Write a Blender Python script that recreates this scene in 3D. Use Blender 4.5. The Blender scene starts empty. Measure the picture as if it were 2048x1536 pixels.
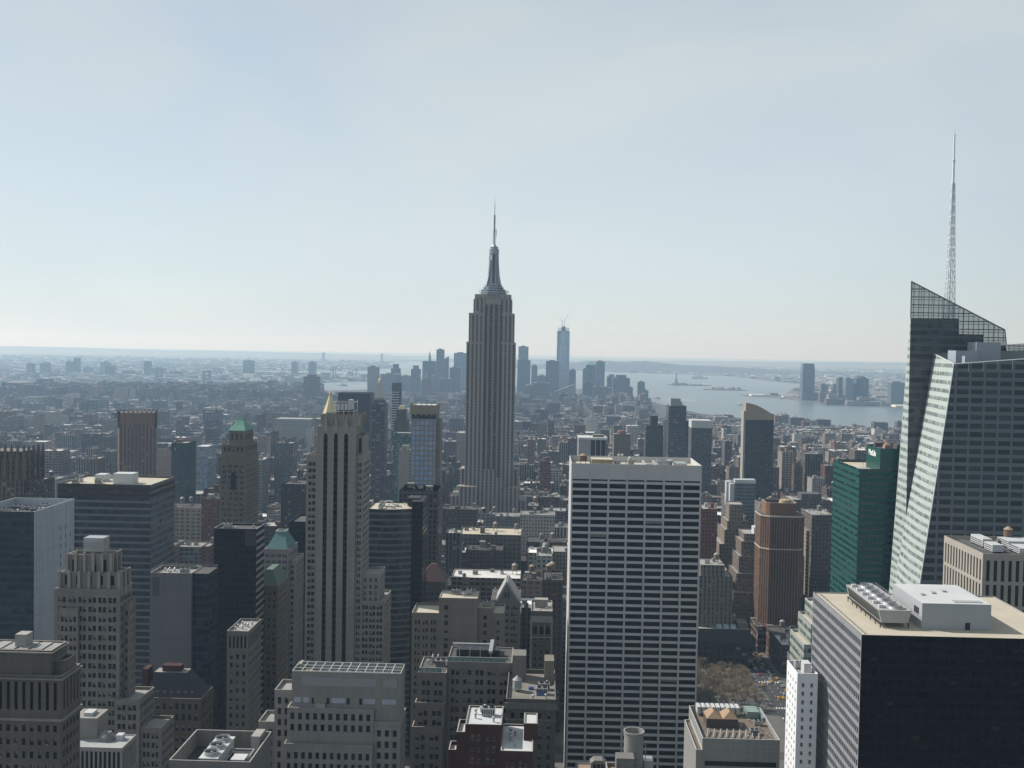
import bpy, math, random
import numpy as np
from mathutils import Vector, Matrix
from mathutils.bvhtree import BVHTree
R = math.radians
scene = bpy.context.scene
COL = scene.collection

# ------------------------------------------------------------------ camera
F, CX, CY, EYE = 2100.0, 1024.0, 768.0, 255.0          # focal length in pixels of the 2048 wide frame, eye height
YAW, PITCH, ROLL = R(1.53), R(1.96), R(1.0)
FWD = Vector((-math.sin(YAW)*math.cos(PITCH), math.cos(YAW)*math.cos(PITCH), -math.sin(PITCH)))
RT0 = Vector((math.cos(YAW), math.sin(YAW), 0)); UP0 = RT0.cross(FWD)
RT = RT0*math.cos(ROLL) + UP0*math.sin(ROLL); UP = UP0*math.cos(ROLL) - RT0*math.sin(ROLL)
cd = bpy.data.cameras.new('camera'); cam = bpy.data.objects.new('camera', cd); COL.objects.link(cam)
cam.matrix_world = Matrix(((RT.x, UP.x, -FWD.x, 0), (RT.y, UP.y, -FWD.y, 0), (RT.z, UP.z, -FWD.z, EYE), (0, 0, 0, 1)))
cd.sensor_width = 36; cd.lens = 36*F/2048; cd.clip_start = 1; cd.clip_end = 90000
scene.camera = cam

# ------------------------------------------------------------------ sky, sun, exposure
SUN_EL, SUN_AZ = R(41), R(-66)                          # azimuth from +Y (down the avenues) towards +X
SUN = Vector((math.sin(SUN_AZ)*math.cos(SUN_EL), math.cos(SUN_AZ)*math.cos(SUN_EL), math.sin(SUN_EL)))
w = bpy.data.worlds.new('World'); scene.world = w; w.use_nodes = True
nt = w.node_tree; nt.nodes.clear()
sky = nt.nodes.new('ShaderNodeTexSky'); sky.sky_type = 'NISHITA'; sky.sun_disc = False
sky.sun_elevation = SUN_EL; sky.sun_rotation = SUN_AZ
sky.altitude = 100; sky.air_density = 1.0; sky.dust_density = 0.15; sky.ozone_density = 2.0
tc = nt.nodes.new('ShaderNodeTexCoord'); mp = nt.nodes.new('ShaderNodeMapping'); mp.inputs['Scale'].default_value = (1.0, 1.0, 2.6)
mp.inputs['Rotation'].default_value = (R(8), R(14), R(20))
nz = nt.nodes.new('ShaderNodeTexNoise'); nz.inputs['Scale'].default_value = 2.3; nz.inputs['Detail'].default_value = 7; nz.inputs['Roughness'].default_value = .52
nz.inputs['Distortion'].default_value = .5
rp = nt.nodes.new('ShaderNodeMapRange'); rp.inputs['From Min'].default_value = .34; rp.inputs['From Max'].default_value = .68
rp.inputs['To Min'].default_value = .7; rp.inputs['To Max'].default_value = 1.0
mxs = nt.nodes.new('ShaderNodeMix'); mxs.data_type = 'RGBA'
mxs.inputs['B'].default_value = (6.2, 7.5, 7.95, 1)                        # thin high cloud
bg = nt.nodes.new('ShaderNodeBackground'); bg.inputs['Strength'].default_value = .1
wo = nt.nodes.new('ShaderNodeOutputWorld')
L = nt.links.new
L(tc.outputs['Generated'], mp.inputs['Vector']); L(mp.outputs[0], nz.inputs['Vector']); L(nz.outputs['Fac'], rp.inputs['Value'])
# high thin cloud scatters forward: brighter towards the sun, dim in the sky opposite
vd = nt.nodes.new('ShaderNodeVectorMath'); vd.operation = 'DOT_PRODUCT'; vd.inputs[1].default_value = SUN
ph = nt.nodes.new('ShaderNodeMapRange'); ph.interpolation_type = 'SMOOTHSTEP'
for k_, v_ in (('From Min', -.62), ('From Max', .25), ('To Min', .12), ('To Max', 1.0)): ph.inputs[k_].default_value = v_
sz = nt.nodes.new('ShaderNodeSeparateXYZ')
dm = nt.nodes.new('ShaderNodeMapRange')
for k_, v_ in (('From Min', .1), ('From Max', .9), ('To Min', 1.0), ('To Max', .5)): dm.inputs[k_].default_value = v_
pm_ = nt.nodes.new('ShaderNodeMath'); pm_.operation = 'MULTIPLY'
vs_ = nt.nodes.new('ShaderNodeVectorMath'); vs_.operation = 'SCALE'; vs_.inputs[0].default_value = (5.6, 6.3, 6.6)
L(tc.outputs['Generated'], vd.inputs[0]); L(vd.outputs['Value'], ph.inputs['Value']); L(tc.outputs['Generated'], sz.inputs[0]); L(sz.outputs[2], dm.inputs['Value'])
L(ph.outputs[0], pm_.inputs[0]); L(dm.outputs[0], pm_.inputs[1]); L(pm_.outputs[0], vs_.inputs['Scale']); L(vs_.outputs[0], mxs.inputs['B'])
L(rp.outputs[0], mxs.inputs['Factor']); L(sky.outputs[0], mxs.inputs['A']); L(mxs.outputs['Result'], bg.inputs['Color']); L(bg.outputs[0], wo.inputs['Surface'])
sl = bpy.data.lights.new('sun', 'SUN'); sl.energy = 4.2; sl.angle = R(.53); sl.color = (1, .95, .89)
so = bpy.data.objects.new('sun', sl); COL.objects.link(so); so.rotation_euler = (-SUN).to_track_quat('-Z', 'Y').to_euler(); so.location = (0, 0, 900)
scene.view_settings.view_transform = 'Standard'; scene.view_settings.look = 'None'; scene.view_settings.gamma = 1
scene.view_settings.exposure = 0.27
HAZE_DENSITY, HAZE_COLOR = 7.6e-5, (.47, .72, 1.0, 1)
cy = scene.cycles
cy.max_bounces = 5; cy.diffuse_bounces = 2; cy.glossy_bounces = 2; cy.transmission_bounces = 4; cy.volume_bounces = 3; cy.transparent_max_bounces = 6
cy.use_denoising = True; cy.sample_clamp_indirect = 6

# ------------------------------------------------------------------ picture <-> place
def ray(px, py): return FWD + RT*((px-CX)/F) - UP*((py-CY)/F)
def at(px, py, Y):
    d = ray(px, py); t = Y/d.y
    return d.x*t, EYE + d.z*t                            # X, Z on the plane Y
def ground_at(px, py):
    d = ray(px, py); t = -EYE/d.z
    return d.x*t, d.y*t
def proj(x, y, z):
    v = Vector((x, y, z-EYE)); k = v.dot(FWD)
    return CX + F*v.dot(RT)/k, CY - F*v.dot(UP)/k

# ------------------------------------------------------------------ materials
MATS = {}
class NT:
    def __init__(s, name):
        s.m = bpy.data.materials.new(name); s.m.use_nodes = True; s.t = s.m.node_tree
        s.b = s.t.nodes['Principled BSDF']; s.b.inputs['Specular IOR Level'].default_value = .3
    def n(s, typ, **kw):
        x = s.t.nodes.new(typ)
        for k, v in kw.items(): setattr(x, k, v)
        return x
    def set(s, sock, v):
        if hasattr(v, 'is_linked') or isinstance(v, bpy.types.NodeSocket): s.t.links.new(v, sock)
        else:
            if isinstance(v, (tuple, list)) and len(v) == 3 and sock.type == 'RGBA': v = (*v, 1)
            sock.default_value = v
    def M(s, op, a, b=None):
        x = s.n('ShaderNodeMath', operation=op); s.set(x.inputs[0], a)
        if b is not None: s.set(x.inputs[1], b)
        return x.outputs[0]
    def mix(s, f, a, b, mode='MIX'):
        x = s.n('ShaderNodeMix', data_type='RGBA', blend_type=mode); s.set(x.inputs['Factor'], f); s.set(x.inputs['A'], a); s.set(x.inputs['B'], b)
        return x.outputs['Result']
    def mixf(s, f, a, b):
        x = s.n('ShaderNodeMix', data_type='FLOAT'); s.set(x.inputs[0], f); s.set(x.inputs[2], a); s.set(x.inputs[3], b)
        return x.outputs[0]
    def noise(s, scale, detail=3, vec=None, sc=(1, 1, 1), w=None):
        x = s.n('ShaderNodeTexNoise'); x.inputs['Scale'].default_value = scale; x.inputs['Detail'].default_value = detail
        if vec is None: vec = s.n('ShaderNodeTexCoord').outputs['Object']
        mpn = s.n('ShaderNodeMapping'); mpn.inputs['Scale'].default_value = sc; s.set(mpn.inputs['Vector'], vec)
        s.set(x.inputs['Vector'], mpn.outputs[0])
        return x.outputs['Fac']
    def scale_col(s, col, f):
        x = s.n('ShaderNodeVectorMath', operation='SCALE'); s.set(x.inputs[0], col); s.set(x.inputs['Scale'], f)
        return x.outputs[0]
def col_in(T, col):
    """a plain colour, or 'attr' for the colour stored on the mesh"""
    if col == 'attr':
        a = T.n('ShaderNodeAttribute'); a.attribute_name = 'Col'; return a.outputs['Color']
    c = T.n('ShaderNodeRGB'); c.outputs[0].default_value = (*col, 1); return c.outputs[0]
MASONRY = ('brick', 'stone', 'ashlar', 'concrete', 'render', 'wall')
def plain(name, col, rough=.8, metal=0.0, var=.25, nscale=.15, spec=.3, grain=.0):
    if name in MATS: return MATS[name]
    if col != 'attr' and any(q in name for q in MASONRY): col = tuple(v*.64 for v in col)
    T = NT(name); c = col_in(T, col)
    f = T.noise(nscale, 5)
    k = T.M('ADD', T.M('MULTIPLY', f, var*2), 1-var)
    if col != 'attr' and any(q in name for q in MASONRY):            # rain streaks and courses
        k = T.M('MULTIPLY', k, T.M('ADD', T.M('MULTIPLY', T.noise(.55, 3, sc=(1, 1, .05)), .5), .75)); k = T.M('MULTIPLY', k, T.M('ADD', T.M('MULTIPLY', T.noise(1.1, 1, sc=(.02, .02, 1)), .3), .85))
    if grain:
        g = T.noise(nscale*14, 2); k = T.M('MULTIPLY', k, T.M('ADD', T.M('MULTIPLY', g, grain*2), 1-grain))
    T.set(T.b.inputs['Base Color'], T.scale_col(c, k))
    T.b.inputs['Roughness'].default_value = rough; T.b.inputs['Metallic'].default_value = metal; T.b.inputs['Specular IOR Level'].default_value = spec
    MATS[name] = T.m; return T.m
def facade(name, wall, glass=(.03, .035, .045), bay=3.2, floor=3.7, wf=.5, hf=.55, sp=None, blind=.14, blindcol=(.34, .34, .32), gloss=.12,
           gvar=.9, stain=.22, uo=0.0, vo=0.0, sub=0, subcol=(.02, .02, .025), metal=0.0, band=None, wrough=.85, grp=1, subw=.07, gspec=.4):
    """windows laid out in metres over the wall's own surface (UV)"""
    if name in MATS: return MATS[name]
    if wall != 'attr' and 'facet' not in name: wall = tuple(v*.68 for v in wall)
    if sp is not None: sp = tuple(v*.68 for v in sp)
    blindcol = tuple(v*.7 for v in blindcol)
    T = NT(name)
    uv = T.n('ShaderNodeUVMap'); sx = T.n('ShaderNodeSeparateXYZ'); T.set(sx.inputs[0], uv.outputs[0])
    u = T.M('DIVIDE', T.M('ADD', sx.outputs[0], uo), bay); v = T.M('DIVIDE', T.M('ADD', sx.outputs[1], vo), floor)
    fu, fv = T.M('FRACT', u), T.M('FRACT', v)
    if grp > 1: fw = T.M('FRACT', T.M('MULTIPLY', T.M('DIVIDE', T.M('SUBTRACT', fu, (1-wf)/2), wf), float(grp)))
    mu = T.M('LESS_THAN', T.M('ABSOLUTE', T.M('SUBTRACT', fu, .5)), wf/2)
    mu0 = mu
    if grp > 1: mu = T.M('MULTIPLY', mu, T.M('LESS_THAN', T.M('ABSOLUTE', T.M('SUBTRACT', fw, .5)), .36))
    mv = T.M('LESS_THAN', T.M('ABSOLUTE', T.M('SUBTRACT', fv, .5)), hf/2)
    win = T.M('MULTIPLY', mu, mv)
    cell = T.n('ShaderNodeCombineXYZ'); T.set(cell.inputs[0], T.M('FLOOR', u if grp == 1 else T.M('MULTIPLY', u, float(grp)))); T.set(cell.inputs[1], T.M('FLOOR', v))
    oi = T.n('ShaderNodeObjectInfo'); T.set(cell.inputs[2], T.M('MULTIPLY', oi.outputs['Random'], 91.7))
    wn = T.n('ShaderNodeTexWhiteNoise', noise_dimensions='3D'); T.set(wn.inputs['Vector'], cell.outputs[0])
    sc = T.n('ShaderNodeSeparateColor'); T.set(sc.inputs[0], wn.outputs['Color'])
    g = T.scale_col(col_in(T, glass), T.M('ADD', T.M('MULTIPLY', sc.outputs[0], gvar), 1-gvar*.5))
    isb = T.M('MULTIPLY', T.M('GREATER_THAN', sc.outputs[1], 1-blind), T.M('GREATER_THAN', fv, T.M('SUBTRACT', .5+hf/2, T.M('MULTIPLY', sc.outputs[2], hf))))
    g = T.mix(isb, g, blindcol)
    if sub:
        ln = T.M('LESS_THAN', T.M('FRACT', T.M('MULTIPLY', fu, float(sub))), subw*1.0)
        g = T.mix(ln, g, subcol)
    wc = col_in(T, wall)
    st = T.noise(.06, 5, sc=(1, 1, .35)); st2 = T.noise(.9, 2, sc=(1, 1, .2))
    k = T.M('ADD', T.M('MULTIPLY', T.M('ADD', T.M('MULTIPLY', st, .7), T.M('MULTIPLY', st2, .3)), stain*2), 1-stain)
    wc = T.scale_col(wc, k)
    if sp is not None: wc = T.mix(mu0, wc, sp)
    if band is not None:                                   # a thin line at each floor
        wc = T.mix(T.M('LESS_THAN', T.M('ABSOLUTE', T.M('SUBTRACT', fv, .5)), .5-band[0]), band[1], wc)
    T.set(T.b.inputs['Base Color'], T.mix(win, wc, g))
    T.set(T.b.inputs['Roughness'], T.mixf(T.M('MULTIPLY', win, T.M('SUBTRACT', 1.0, isb)), wrough, gloss))
    T.set(T.b.inputs['Specular IOR Level'], T.mixf(win, .2, gspec))
    if metal: T.set(T.b.inputs['Metallic'], T.M('MULTIPLY', win, metal))
    MATS[name] = T.m; return T.m

# ------------------------------------------------------------------ mesh builder
class MB:
    def __init__(s): s.v, s.f, s.m, s.c = [], [], [], []; s.col = None
    def face(s, pts, m=0):
        i = len(s.v); s.v.extend(pts); s.f.append(tuple(range(i, i+len(pts)))); s.m.append(m); s.c.append(s.col)
    def quad(s, a, b, c, d, m=0): s.face((a, b, c, d), m)
    def box(s, x0, x1, y0, y1, z0, z1, m=0, skip='', mt=None):
        q = s.face
        if 'F' not in skip: q(((x0, y0, z0), (x1, y0, z0), (x1, y0, z1), (x0, y0, z1)), m)
        if 'B' not in skip: q(((x1, y1, z0), (x0, y1, z0), (x0, y1, z1), (x1, y1, z1)), m)
        if 'L' not in skip: q(((x0, y1, z0), (x0, y0, z0), (x0, y0, z1), (x0, y1, z1)), m)
        if 'R' not in skip: q(((x1, y0, z0), (x1, y1, z0), (x1, y1, z1), (x1, y0, z1)), m)
        if 'T' not in skip: q(((x0, y0, z1), (x1, y0, z1), (x1, y1, z1), (x0, y1, z1)), m if mt is None else mt)
        if 'D' not in skip: q(((x0, y1, z0), (x1, y1, z0), (x1, y0, z0), (x0, y0, z0)), m)
    def loft(s, rings, m=0, caps=(True, True), mt=None):
        """rings of equal length, each counter-clockwise from above, bottom first"""
        for a, b in zip(rings[:-1], rings[1:]):
            n = len(a)
            for i in range(n):
                j = (i+1) % n; s.face((a[i], a[j], b[j], b[i]), m)
        if caps[1]: s.face(tuple(rings[-1]), m if mt is None else mt)
        if caps[0]: s.face(tuple(reversed(rings[0])), m)
    def ring(s, cx, cy, r, z, n=12, ph=0.0, ry=None):
        ry = r if ry is None else ry
        return [(cx+r*math.cos(ph+2*math.pi*i/n), cy+ry*math.sin(ph+2*math.pi*i/n), z) for i in range(n)]
    def lathe(s, cx, cy, prof, n=12, m=0, ph=0.0, caps=(True, True)):
        s.loft([s.ring(cx, cy, max(r, .001), z, n, ph) for r, z in prof], m, caps)
    def prism(s, pts, z0, z1, m=0, mt=None, caps=(False, True)):
        s.loft([[(x, y, z0) for x, y in pts], [(x, y, z1) for x, y in pts]], m, caps, mt)
    def tube(s, p, q, r, n=5, m=0, r2=None):
        p, q = Vector(p), Vector(q); d = (q-p)
        if d.length < 1e-6: return
        d.normalize(); a = d.orthogonal().normalized(); b = d.cross(a); r2 = r if r2 is None else r2
        A = [tuple(p+(a*math.cos(2*math.pi*i/n)+b*math.sin(2*math.pi*i/n))*r) for i in range(n)]
        B = [tuple(q+(a*math.cos(2*math.pi*i/n)+b*math.sin(2*math.pi*i/n))*r2) for i in range(n)]
        s.loft([A, B], m)
    def mesh(s, name, mats, smooth=False):
        me = bpy.data.meshes.new(name); me.from_pydata(s.v, [], s.f)
        for m in mats: me.materials.append(m)
        n = len(s.f)
        me.polygons.foreach_set('material_index', s.m)
        if smooth: me.polygons.foreach_set('use_smooth', [True]*n)
        me.update()
        tot = np.empty(n, np.int32); me.polygons.foreach_get('loop_total', tot)
        nor = np.empty(n*3, np.float32); me.polygons.foreach_get('normal', nor); nor = nor.reshape(-1, 3)
        li = np.empty(len(me.loops), np.int32); me.loops.foreach_get('vertex_index', li)
        co = np.array(s.v, np.float32)[li]; nn = np.repeat(nor, tot, axis=0)
        hl = np.hypot(nn[:, 0], nn[:, 1]); hl[hl < 1e-6] = 1
        uu = (-nn[:, 1]*co[:, 0] + nn[:, 0]*co[:, 1])/hl
        flat = np.abs(nn[:, 2]) > .8
        uv = np.stack([np.where(flat, co[:, 0], uu), np.where(flat, co[:, 1], co[:, 2])], 1).astype(np.float32)
        ul = me.uv_layers.new(name='UVMap'); ul.data.foreach_set('uv', uv.ravel())
        if any(c is not None for c in s.c):
            ca = me.color_attributes.new('Col', 'FLOAT_COLOR', 'CORNER')
            arr = np.array([(c if c is not None else (.3, .3, .3)) + (1.0,) for c in s.c], np.float32)
            ca.data.foreach_set('color', np.repeat(arr, tot, axis=0).ravel())
        return me
    def build(s, name, mats, parent=None, smooth=False):
        if not s.f: return None
        if not isinstance(mats, (list, tuple)): mats = [mats]
        o = bpy.data.objects.new(name, s.mesh(name, mats, smooth)); COL.objects.link(o)
        if parent is not None: o.parent = parent
        return o
def link(name, me, parent=None, loc=(0, 0, 0), rz=0.0):
    o = bpy.data.objects.new(name, me); COL.objects.link(o); o.location = loc
    if rz: o.rotation_euler = (0, 0, rz)
    if parent is not None: o.parent = parent
    return o
def tag(o, label=None, cat=None, group=None, kind=None):
    if label: o['label'] = label
    if cat: o['category'] = cat
    if group: o['group'] = group
    if kind: o['kind'] = kind
    return o
def thing(name, label, cat, loc=(0, 0, 0), group=None, rz=0.0):
    o = bpy.data.objects.new(name, None); COL.objects.link(o); o.location = loc; o.empty_display_size = 5
    if rz: o.rotation_euler = (0, 0, rz)
    return tag(o, label, cat, group)
def copy_tree(o, parent=None):
    c = o.copy(); COL.objects.link(c)
    if parent is not None: c.parent = parent
    for ch in list(o.children): copy_tree(ch, c)
    return c

# ------------------------------------------------------------------ the setting: water, land, roads, hills
def sheet(name, pts, z, mat, depth=0.0):
    b = MB(); b.prism(pts, z-depth, z, caps=(False, True)) if depth else b.face([(x, y, z) for x, y in pts])
    return tag(b.build(name, mat), kind='structure')
T = NT('harbour_water')
f1 = T.noise(.0016, 6, sc=(1, .35, 1)); f2 = T.noise(.02, 4, sc=(1, .4, 1))
T.set(T.b.inputs['Base Color'], T.scale_col(col_in(T, (.10, .135, .15)), T.M('ADD', T.M('MULTIPLY', f1, .7), .65)))
T.b.inputs['Roughness'].default_value = .33; T.b.inputs['Specular IOR Level'].default_value = .35
bm_ = T.n('ShaderNodeBump'); bm_.inputs['Strength'].default_value = .45; bm_.inputs['Distance'].default_value = 3; T.set(bm_.inputs['Height'], f2)
T.set(T.b.inputs['Normal'], bm_.outputs[0])
sheet('water', [(-42000, -4000), (42000, -4000), (42000, 40000), (-42000, 40000)], -2, T.m)
def land_mat(name, a, b_, sc):
    T = NT(name); n1 = T.noise(sc, 8); n2 = T.noise(sc*9, 4)
    r_ = T.n('ShaderNodeMapRange'); r_.inputs['From Min'].default_value = .38; r_.inputs['From Max'].default_value = .64; T.set(r_.inputs['Value'], T.M('ADD', T.M('MULTIPLY', n1, .6), T.M('MULTIPLY', n2, .4)))
    T.set(T.b.inputs['Base Color'], T.mix(r_.outputs[0], a, b_)); T.b.inputs['Roughness'].default_value = .9
    return T.m
M_CITY = land_mat('city_ground', (.05, .05, .05), (.11, .105, .1), .03)
M_FAR = land_mat('suburb_ground', (.05, .055, .05), (.20, .19, .18), .0022)
M_FAR2 = land_mat('marsh_ground', (.07, .065, .05), (.17, .15, .13), .0015)
MANH = [(-5200, -1200), (-4200, 2600), (-3200, 4500), (-2350, 5050), (-1650, 5350), (-1050, 6000), (-560, 6750), (-120, 7050), (260, 6750), (470, 6050), (560, 5250), (655, 4350), (868, 3880), (1065, 3600), (1230, 3480), (1800, 2300), (2600, -1200)]
sheet('ground', MANH, 0, M_CITY, 4)
BROOK = [(-24000, 2500), (-5000, 4900), (-3600, 5600), (-2200, 6100), (-1700, 6650), (-1330, 7300), (-980, 8000), (-1120, 8700), (-1900, 9050), (-2600, 9150), (-2750, 9700), (-1800, 10500), (-1650, 12300), (-2150, 14400), (-2600, 19000), (-2600, 27000), (-24000, 27000)]
sheet('brooklyn_land', BROOK, 0, M_FAR, 4)
NJ = [(6000, 2500), (3600, 3900), (2300, 4500), (1760, 5080), (1430, 5600), (1330, 6000), (1180, 6180), (1190, 6260), (1500, 6500), (1780, 7400), (2150, 8600), (2000, 10500), (1900, 11300), (1300, 11700), (600, 12300), (-250, 13900), (-1000, 15300), (-1500, 19000), (-1500, 27000), (24000, 27000), (24000, 2500)]
sheet('jersey_land', NJ, 0, M_FAR2, 4)
def blob(name, cx, cy, rx, ry, mat, seed, z=1.5, n=26, rot=0.0):
    rg = random.Random(seed); pts = []
    for i in range(n):
        a = 2*math.pi*i/n; k = 1+rg.uniform(-.16, .16); x, y = rx*k*math.cos(a), ry*k*math.sin(a)
        pts.append((cx+x*math.cos(rot)-y*math.sin(rot), cy+x*math.sin(rot)+y*math.cos(rot)))
    return sheet(name, pts, z, mat, 5)
M_ISLE = land_mat('island_ground', (.05, .055, .04), (.13, .12, .09), .01)
blob('statue_island', 1130, 7930, 165, 95, M_ISLE, 3)
blob('long_island_pier', 1240, 7130, 145, 110, M_ISLE, 4)
blob('governors_island', -820, 7750, 300, 250, M_ISLE, 6)
# hills beyond the harbour and on the horizon
def ridge(name, pts, width, mat, seed, n=90):
    """pts: (X, Y, height) along the crest"""
    rg = random.Random(seed); b = MB(); rows = []
    P = np.array(pts, float); t = np.linspace(0, len(P)-1, n)
    for k in t:
        i = min(int(k), len(P)-2); q = P[i]+(P[i+1]-P[i])*(k-i)
        h = q[2]*(1+.10*math.sin(k*5.1)+.05*rg.uniform(-1, 1))
        rows.append([(q[0], q[1]+d*width, -3+(h+3)*e) for d, e in ((-1, 0), (-.6, .45), (-.25, .86), (0, 1), (.3, .8), (1, 0))])
    for a, c in zip(rows[:-1], rows[1:]):
        for i in range(5): b.quad(a[i], c[i], c[i+1], a[i+1])
    return tag(b.build(name, mat, smooth=True), kind='structure')
M_HILL = land_mat('hill_woods', (.03, .034, .03), (.075, .075, .065), .004)
ridge('harbour_hills', [(-1000, 14700, 6), (300, 13800, 70), (900, 13400, 122), (1500, 13300, 100), (2300, 13300, 62), (3300, 13400, 36), (5200, 13600, 16)], 900, M_HILL, 1)
ridge('horizon_hills', [(-13000, 24500, 90), (-9000, 25000, 70), (-5000, 25500, 40), (-2600, 25500, 6)], 1500, M_HILL, 2)
ridge('jersey_hills', [(2500, 25500, 8), (6000, 25000, 45), (10000, 24500, 80), (16000, 24000, 90)], 1500, M_HILL, 5)
ridge('bay_bluff', [(-2600, 17800, 4), (-1900, 18600, 40), (-900, 19000, 46), (200, 19500, 50)], 900, M_HILL, 7)

# avenues, cross streets and pavements of the nearer blocks
AVES = [-2400, -2150, -1900, -1640, -1380, -1160, -960, -760, -580, -430, -285, -135, 182, 460, 740, 1020, 1300]
AW, SW = 26.0, 16.0
STREETS = [k*80.0+12 for k in range(0, 64)]                         # lower edge of each cross street
M_ROAD = plain('asphalt', (.055, .055, .058), .9, nscale=.05)
M_PAVE = plain('pavement_concrete', (.2, .195, .185), .9, nscale=.08)
b = MB()
for x in AVES: b.face([(x-AW/2, 150, .02), (x+AW/2, 150, .02), (x+AW/2, 3400, .02), (x-AW/2, 3400, .02)])
tag(b.build('road', M_ROAD), kind='structure')
b = MB()
for i in range(len(AVES)-1):
    for y in STREETS:
        if y > 2600: continue
        b.box(AVES[i]+AW/2-4, AVES[i+1]-AW/2+4, y+SW-2, y+80+2, 0, .15, skip='D')
tag(b.build('pavement', M_PAVE), kind='structure')
M_PAINT = plain('road_paint', (.75, .75, .72), .7)
b = MB()
for k in (-9, -3, 3, 9):
    for y in range(560, 1500, 9): b.face([(182+k-.09, y, .03), (182+k+.09, y, .03), (182+k+.09, y+3, .03), (182+k-.09, y+3, .03)])
for y in STREETS:
    if 500 < y < 1300:
        for yy in (y-4, y+SW+1):
            for k in range(-12, 13, 2): b.face([(182+k-.4, yy, .03), (182+k+.4, yy, .03), (182+k+.4, yy+3, .03), (182+k-.4, yy+3, .03)])
tag(b.build('road_markings', M_PAINT), kind='structure')

# ------------------------------------------------------------------ building kit
HEROES = []                                                          # footprints the smaller blocks keep clear of: x0,x1,y0,y1,z1
WINS = []                                                            # windows waiting to be made: building, centre, normal, width, height, style
rng = random.Random(11)
M_DARKROOF = plain('tar_roof', (.09, .088, .085), .95, nscale=.12, var=.45, grain=.25)
M_GREYROOF = plain('grey_roof', (.30, .295, .28), .95, nscale=.1, var=.4, grain=.2)
M_CREAMROOF = plain('cream_gravel_roof', (.46, .42, .335), .95, nscale=.09, var=.16, grain=.12)
M_WHITEROOF = plain('white_membrane_roof', (.50, .52, .52), .8, nscale=.1, var=.16)
M_STEEL = plain('galvanised_steel', (.42, .43, .44), .45, .6, nscale=.4)
M_WHITE = plain('white_painted_metal', (.52, .54, .55), .5, nscale=.3, var=.12)
M_DUCT = plain('grey_ductwork', (.33, .34, .35), .6, nscale=.5)
M_BLACK = plain('black_steel', (.025, .026, .028), .5, nscale=.3)
M_WOOD = plain('tank_wood', (.17, .12, .085), .85, nscale=1.2)
M_TANKROOF = plain('tank_roof_felt', (.34, .25, .17), .8, nscale=.6)
M_COPPER = plain('green_copper', (.13, .30, .235), .7, nscale=.3, var=.3)
M_GOLD = plain('gold_leaf', (.70, .57, .30), .45, .3, nscale=.3, var=.1)
M_GLASS = plain('dark_window_glass', (.014, .016, .02), .12, nscale=.5, spec=.5)
M_GLASS2 = plain('grey_window_glass', (.05, .06, .07), .15, nscale=.5, spec=.5)
M_BLIND = plain('window_blind', (.20, .195, .185), .8, nscale=.5)
M_SASH = plain('dark_sash', (.05, .048, .045), .6, nscale=.5)
M_SASHL = plain('pale_sash', (.3, .3, .29), .6, nscale=.5)
M_CURTAIN = plain('pale_blind', (.5, .5, .48), .8, nscale=.5)

class B:
    """one building: an Empty at its base whose children are its parts. Local x runs along the front, y away from the viewer."""
    def __init__(s, name, label, cat, px0, px1, pyt, Y, depth, group=None, bottom=0.0):
        s.X0, z = at(px0, pyt, Y); s.X1, _ = at(px1, pyt, Y); s.Y = Y; s.W = s.X1-s.X0; s.D = depth
        s.H = at((px0+px1)/2, pyt, Y)[1]
        s.root = thing(name, label, cat, (s.X0, Y, 0), group); s.wall = MB(); s.tops = []
        HEROES.append((s.X0, s.X1, Y, Y+depth, s.H))
    def lx(s, px, py=None, dy=0.0):                                   # local x / z of a pixel on the plane dy behind the front
        return at(px, 1000 if py is None else py, s.Y+dy)[0]-s.X0
    def lz(s, px, py, dy=0.0): return at(px, py, s.Y+dy)[1]
    def tier(s, x0, x1, y0, y1, z0, z1, win=None, faces='FLR', par=1.1, zwin=None, wm=0, roof=True, holes=None, blank='', cap=True):
        """a block with windows cut into the named faces, a parapet and a roof behind it"""
        W = s.wall
        zw = z0 if zwin is None else max(z0, zwin)
        for f, (o, u, n, wd) in (('F', ((x0, y0), (1, 0), (0, -1), x1-x0)), ('L', ((x0, y1), (0, -1), (-1, 0), y1-y0)),
                                 ('R', ((x1, y0), (0, 1), (1, 0), y1-y0)), ('B', ((x1, y1), (-1, 0), (0, 1), x1-x0))):
            P = lambda a, z, d=0.0: (o[0]+u[0]*a-n[0]*d, o[1]+u[1]*a-n[1]*d, z)
            wf_ = wm.get(f, 0) if isinstance(wm, dict) else wm
            if win is None or f not in faces or f in blank:
                W.quad(P(0, z0), P(wd, z0), P(wd, z1), P(0, z1), wf_); continue
            facade_cut(s, W, P, n, wd, z0, zw, z1, win, wf_, f, holes)
        if roof:
            t = .35; zr = z1-par; tr, rf = MB(), MB(); s.tops.append((tr, rf))
            if par > 0:
                A = [(x0, y0), (x1, y0), (x1, y1), (x0, y1)]; I = [(x0+t, y0+t), (x1-t, y0+t), (x1-t, y1-t), (x0+t, y1-t)]
                for i in range(4):
                    j = (i+1) % 4
                    tr.quad((*A[i], z1), (*A[j], z1), (*I[j], z1), (*I[i], z1))
                    s.wall.quad((*I[i], z1), (*I[j], z1), (*I[j], zr), (*I[i], zr), wm if isinstance(wm, int) else 0)
                rf.face([(x, y, zr) for x, y in I])
            else: rf.face([(x0, y0, z1), (x1, y0, z1), (x1, y1, z1), (x0, y1, z1)])
    def done(s, wallmat, roofmat=None, trimmat=None, wname='wall'):
        s.wall.build(wname, wallmat, s.root); 
        for tr, rf in s.tops:
            o = rf.build('roof', roofmat or M_DARKROOF, s.root); tr.build('coping', trimmat or (wallmat if not isinstance(wallmat, (list, tuple)) else wallmat[0]), o)
        return s
    def part(s, name, mb, mat, smooth=False): return mb.build(name, mat, s.root, smooth)
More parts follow.
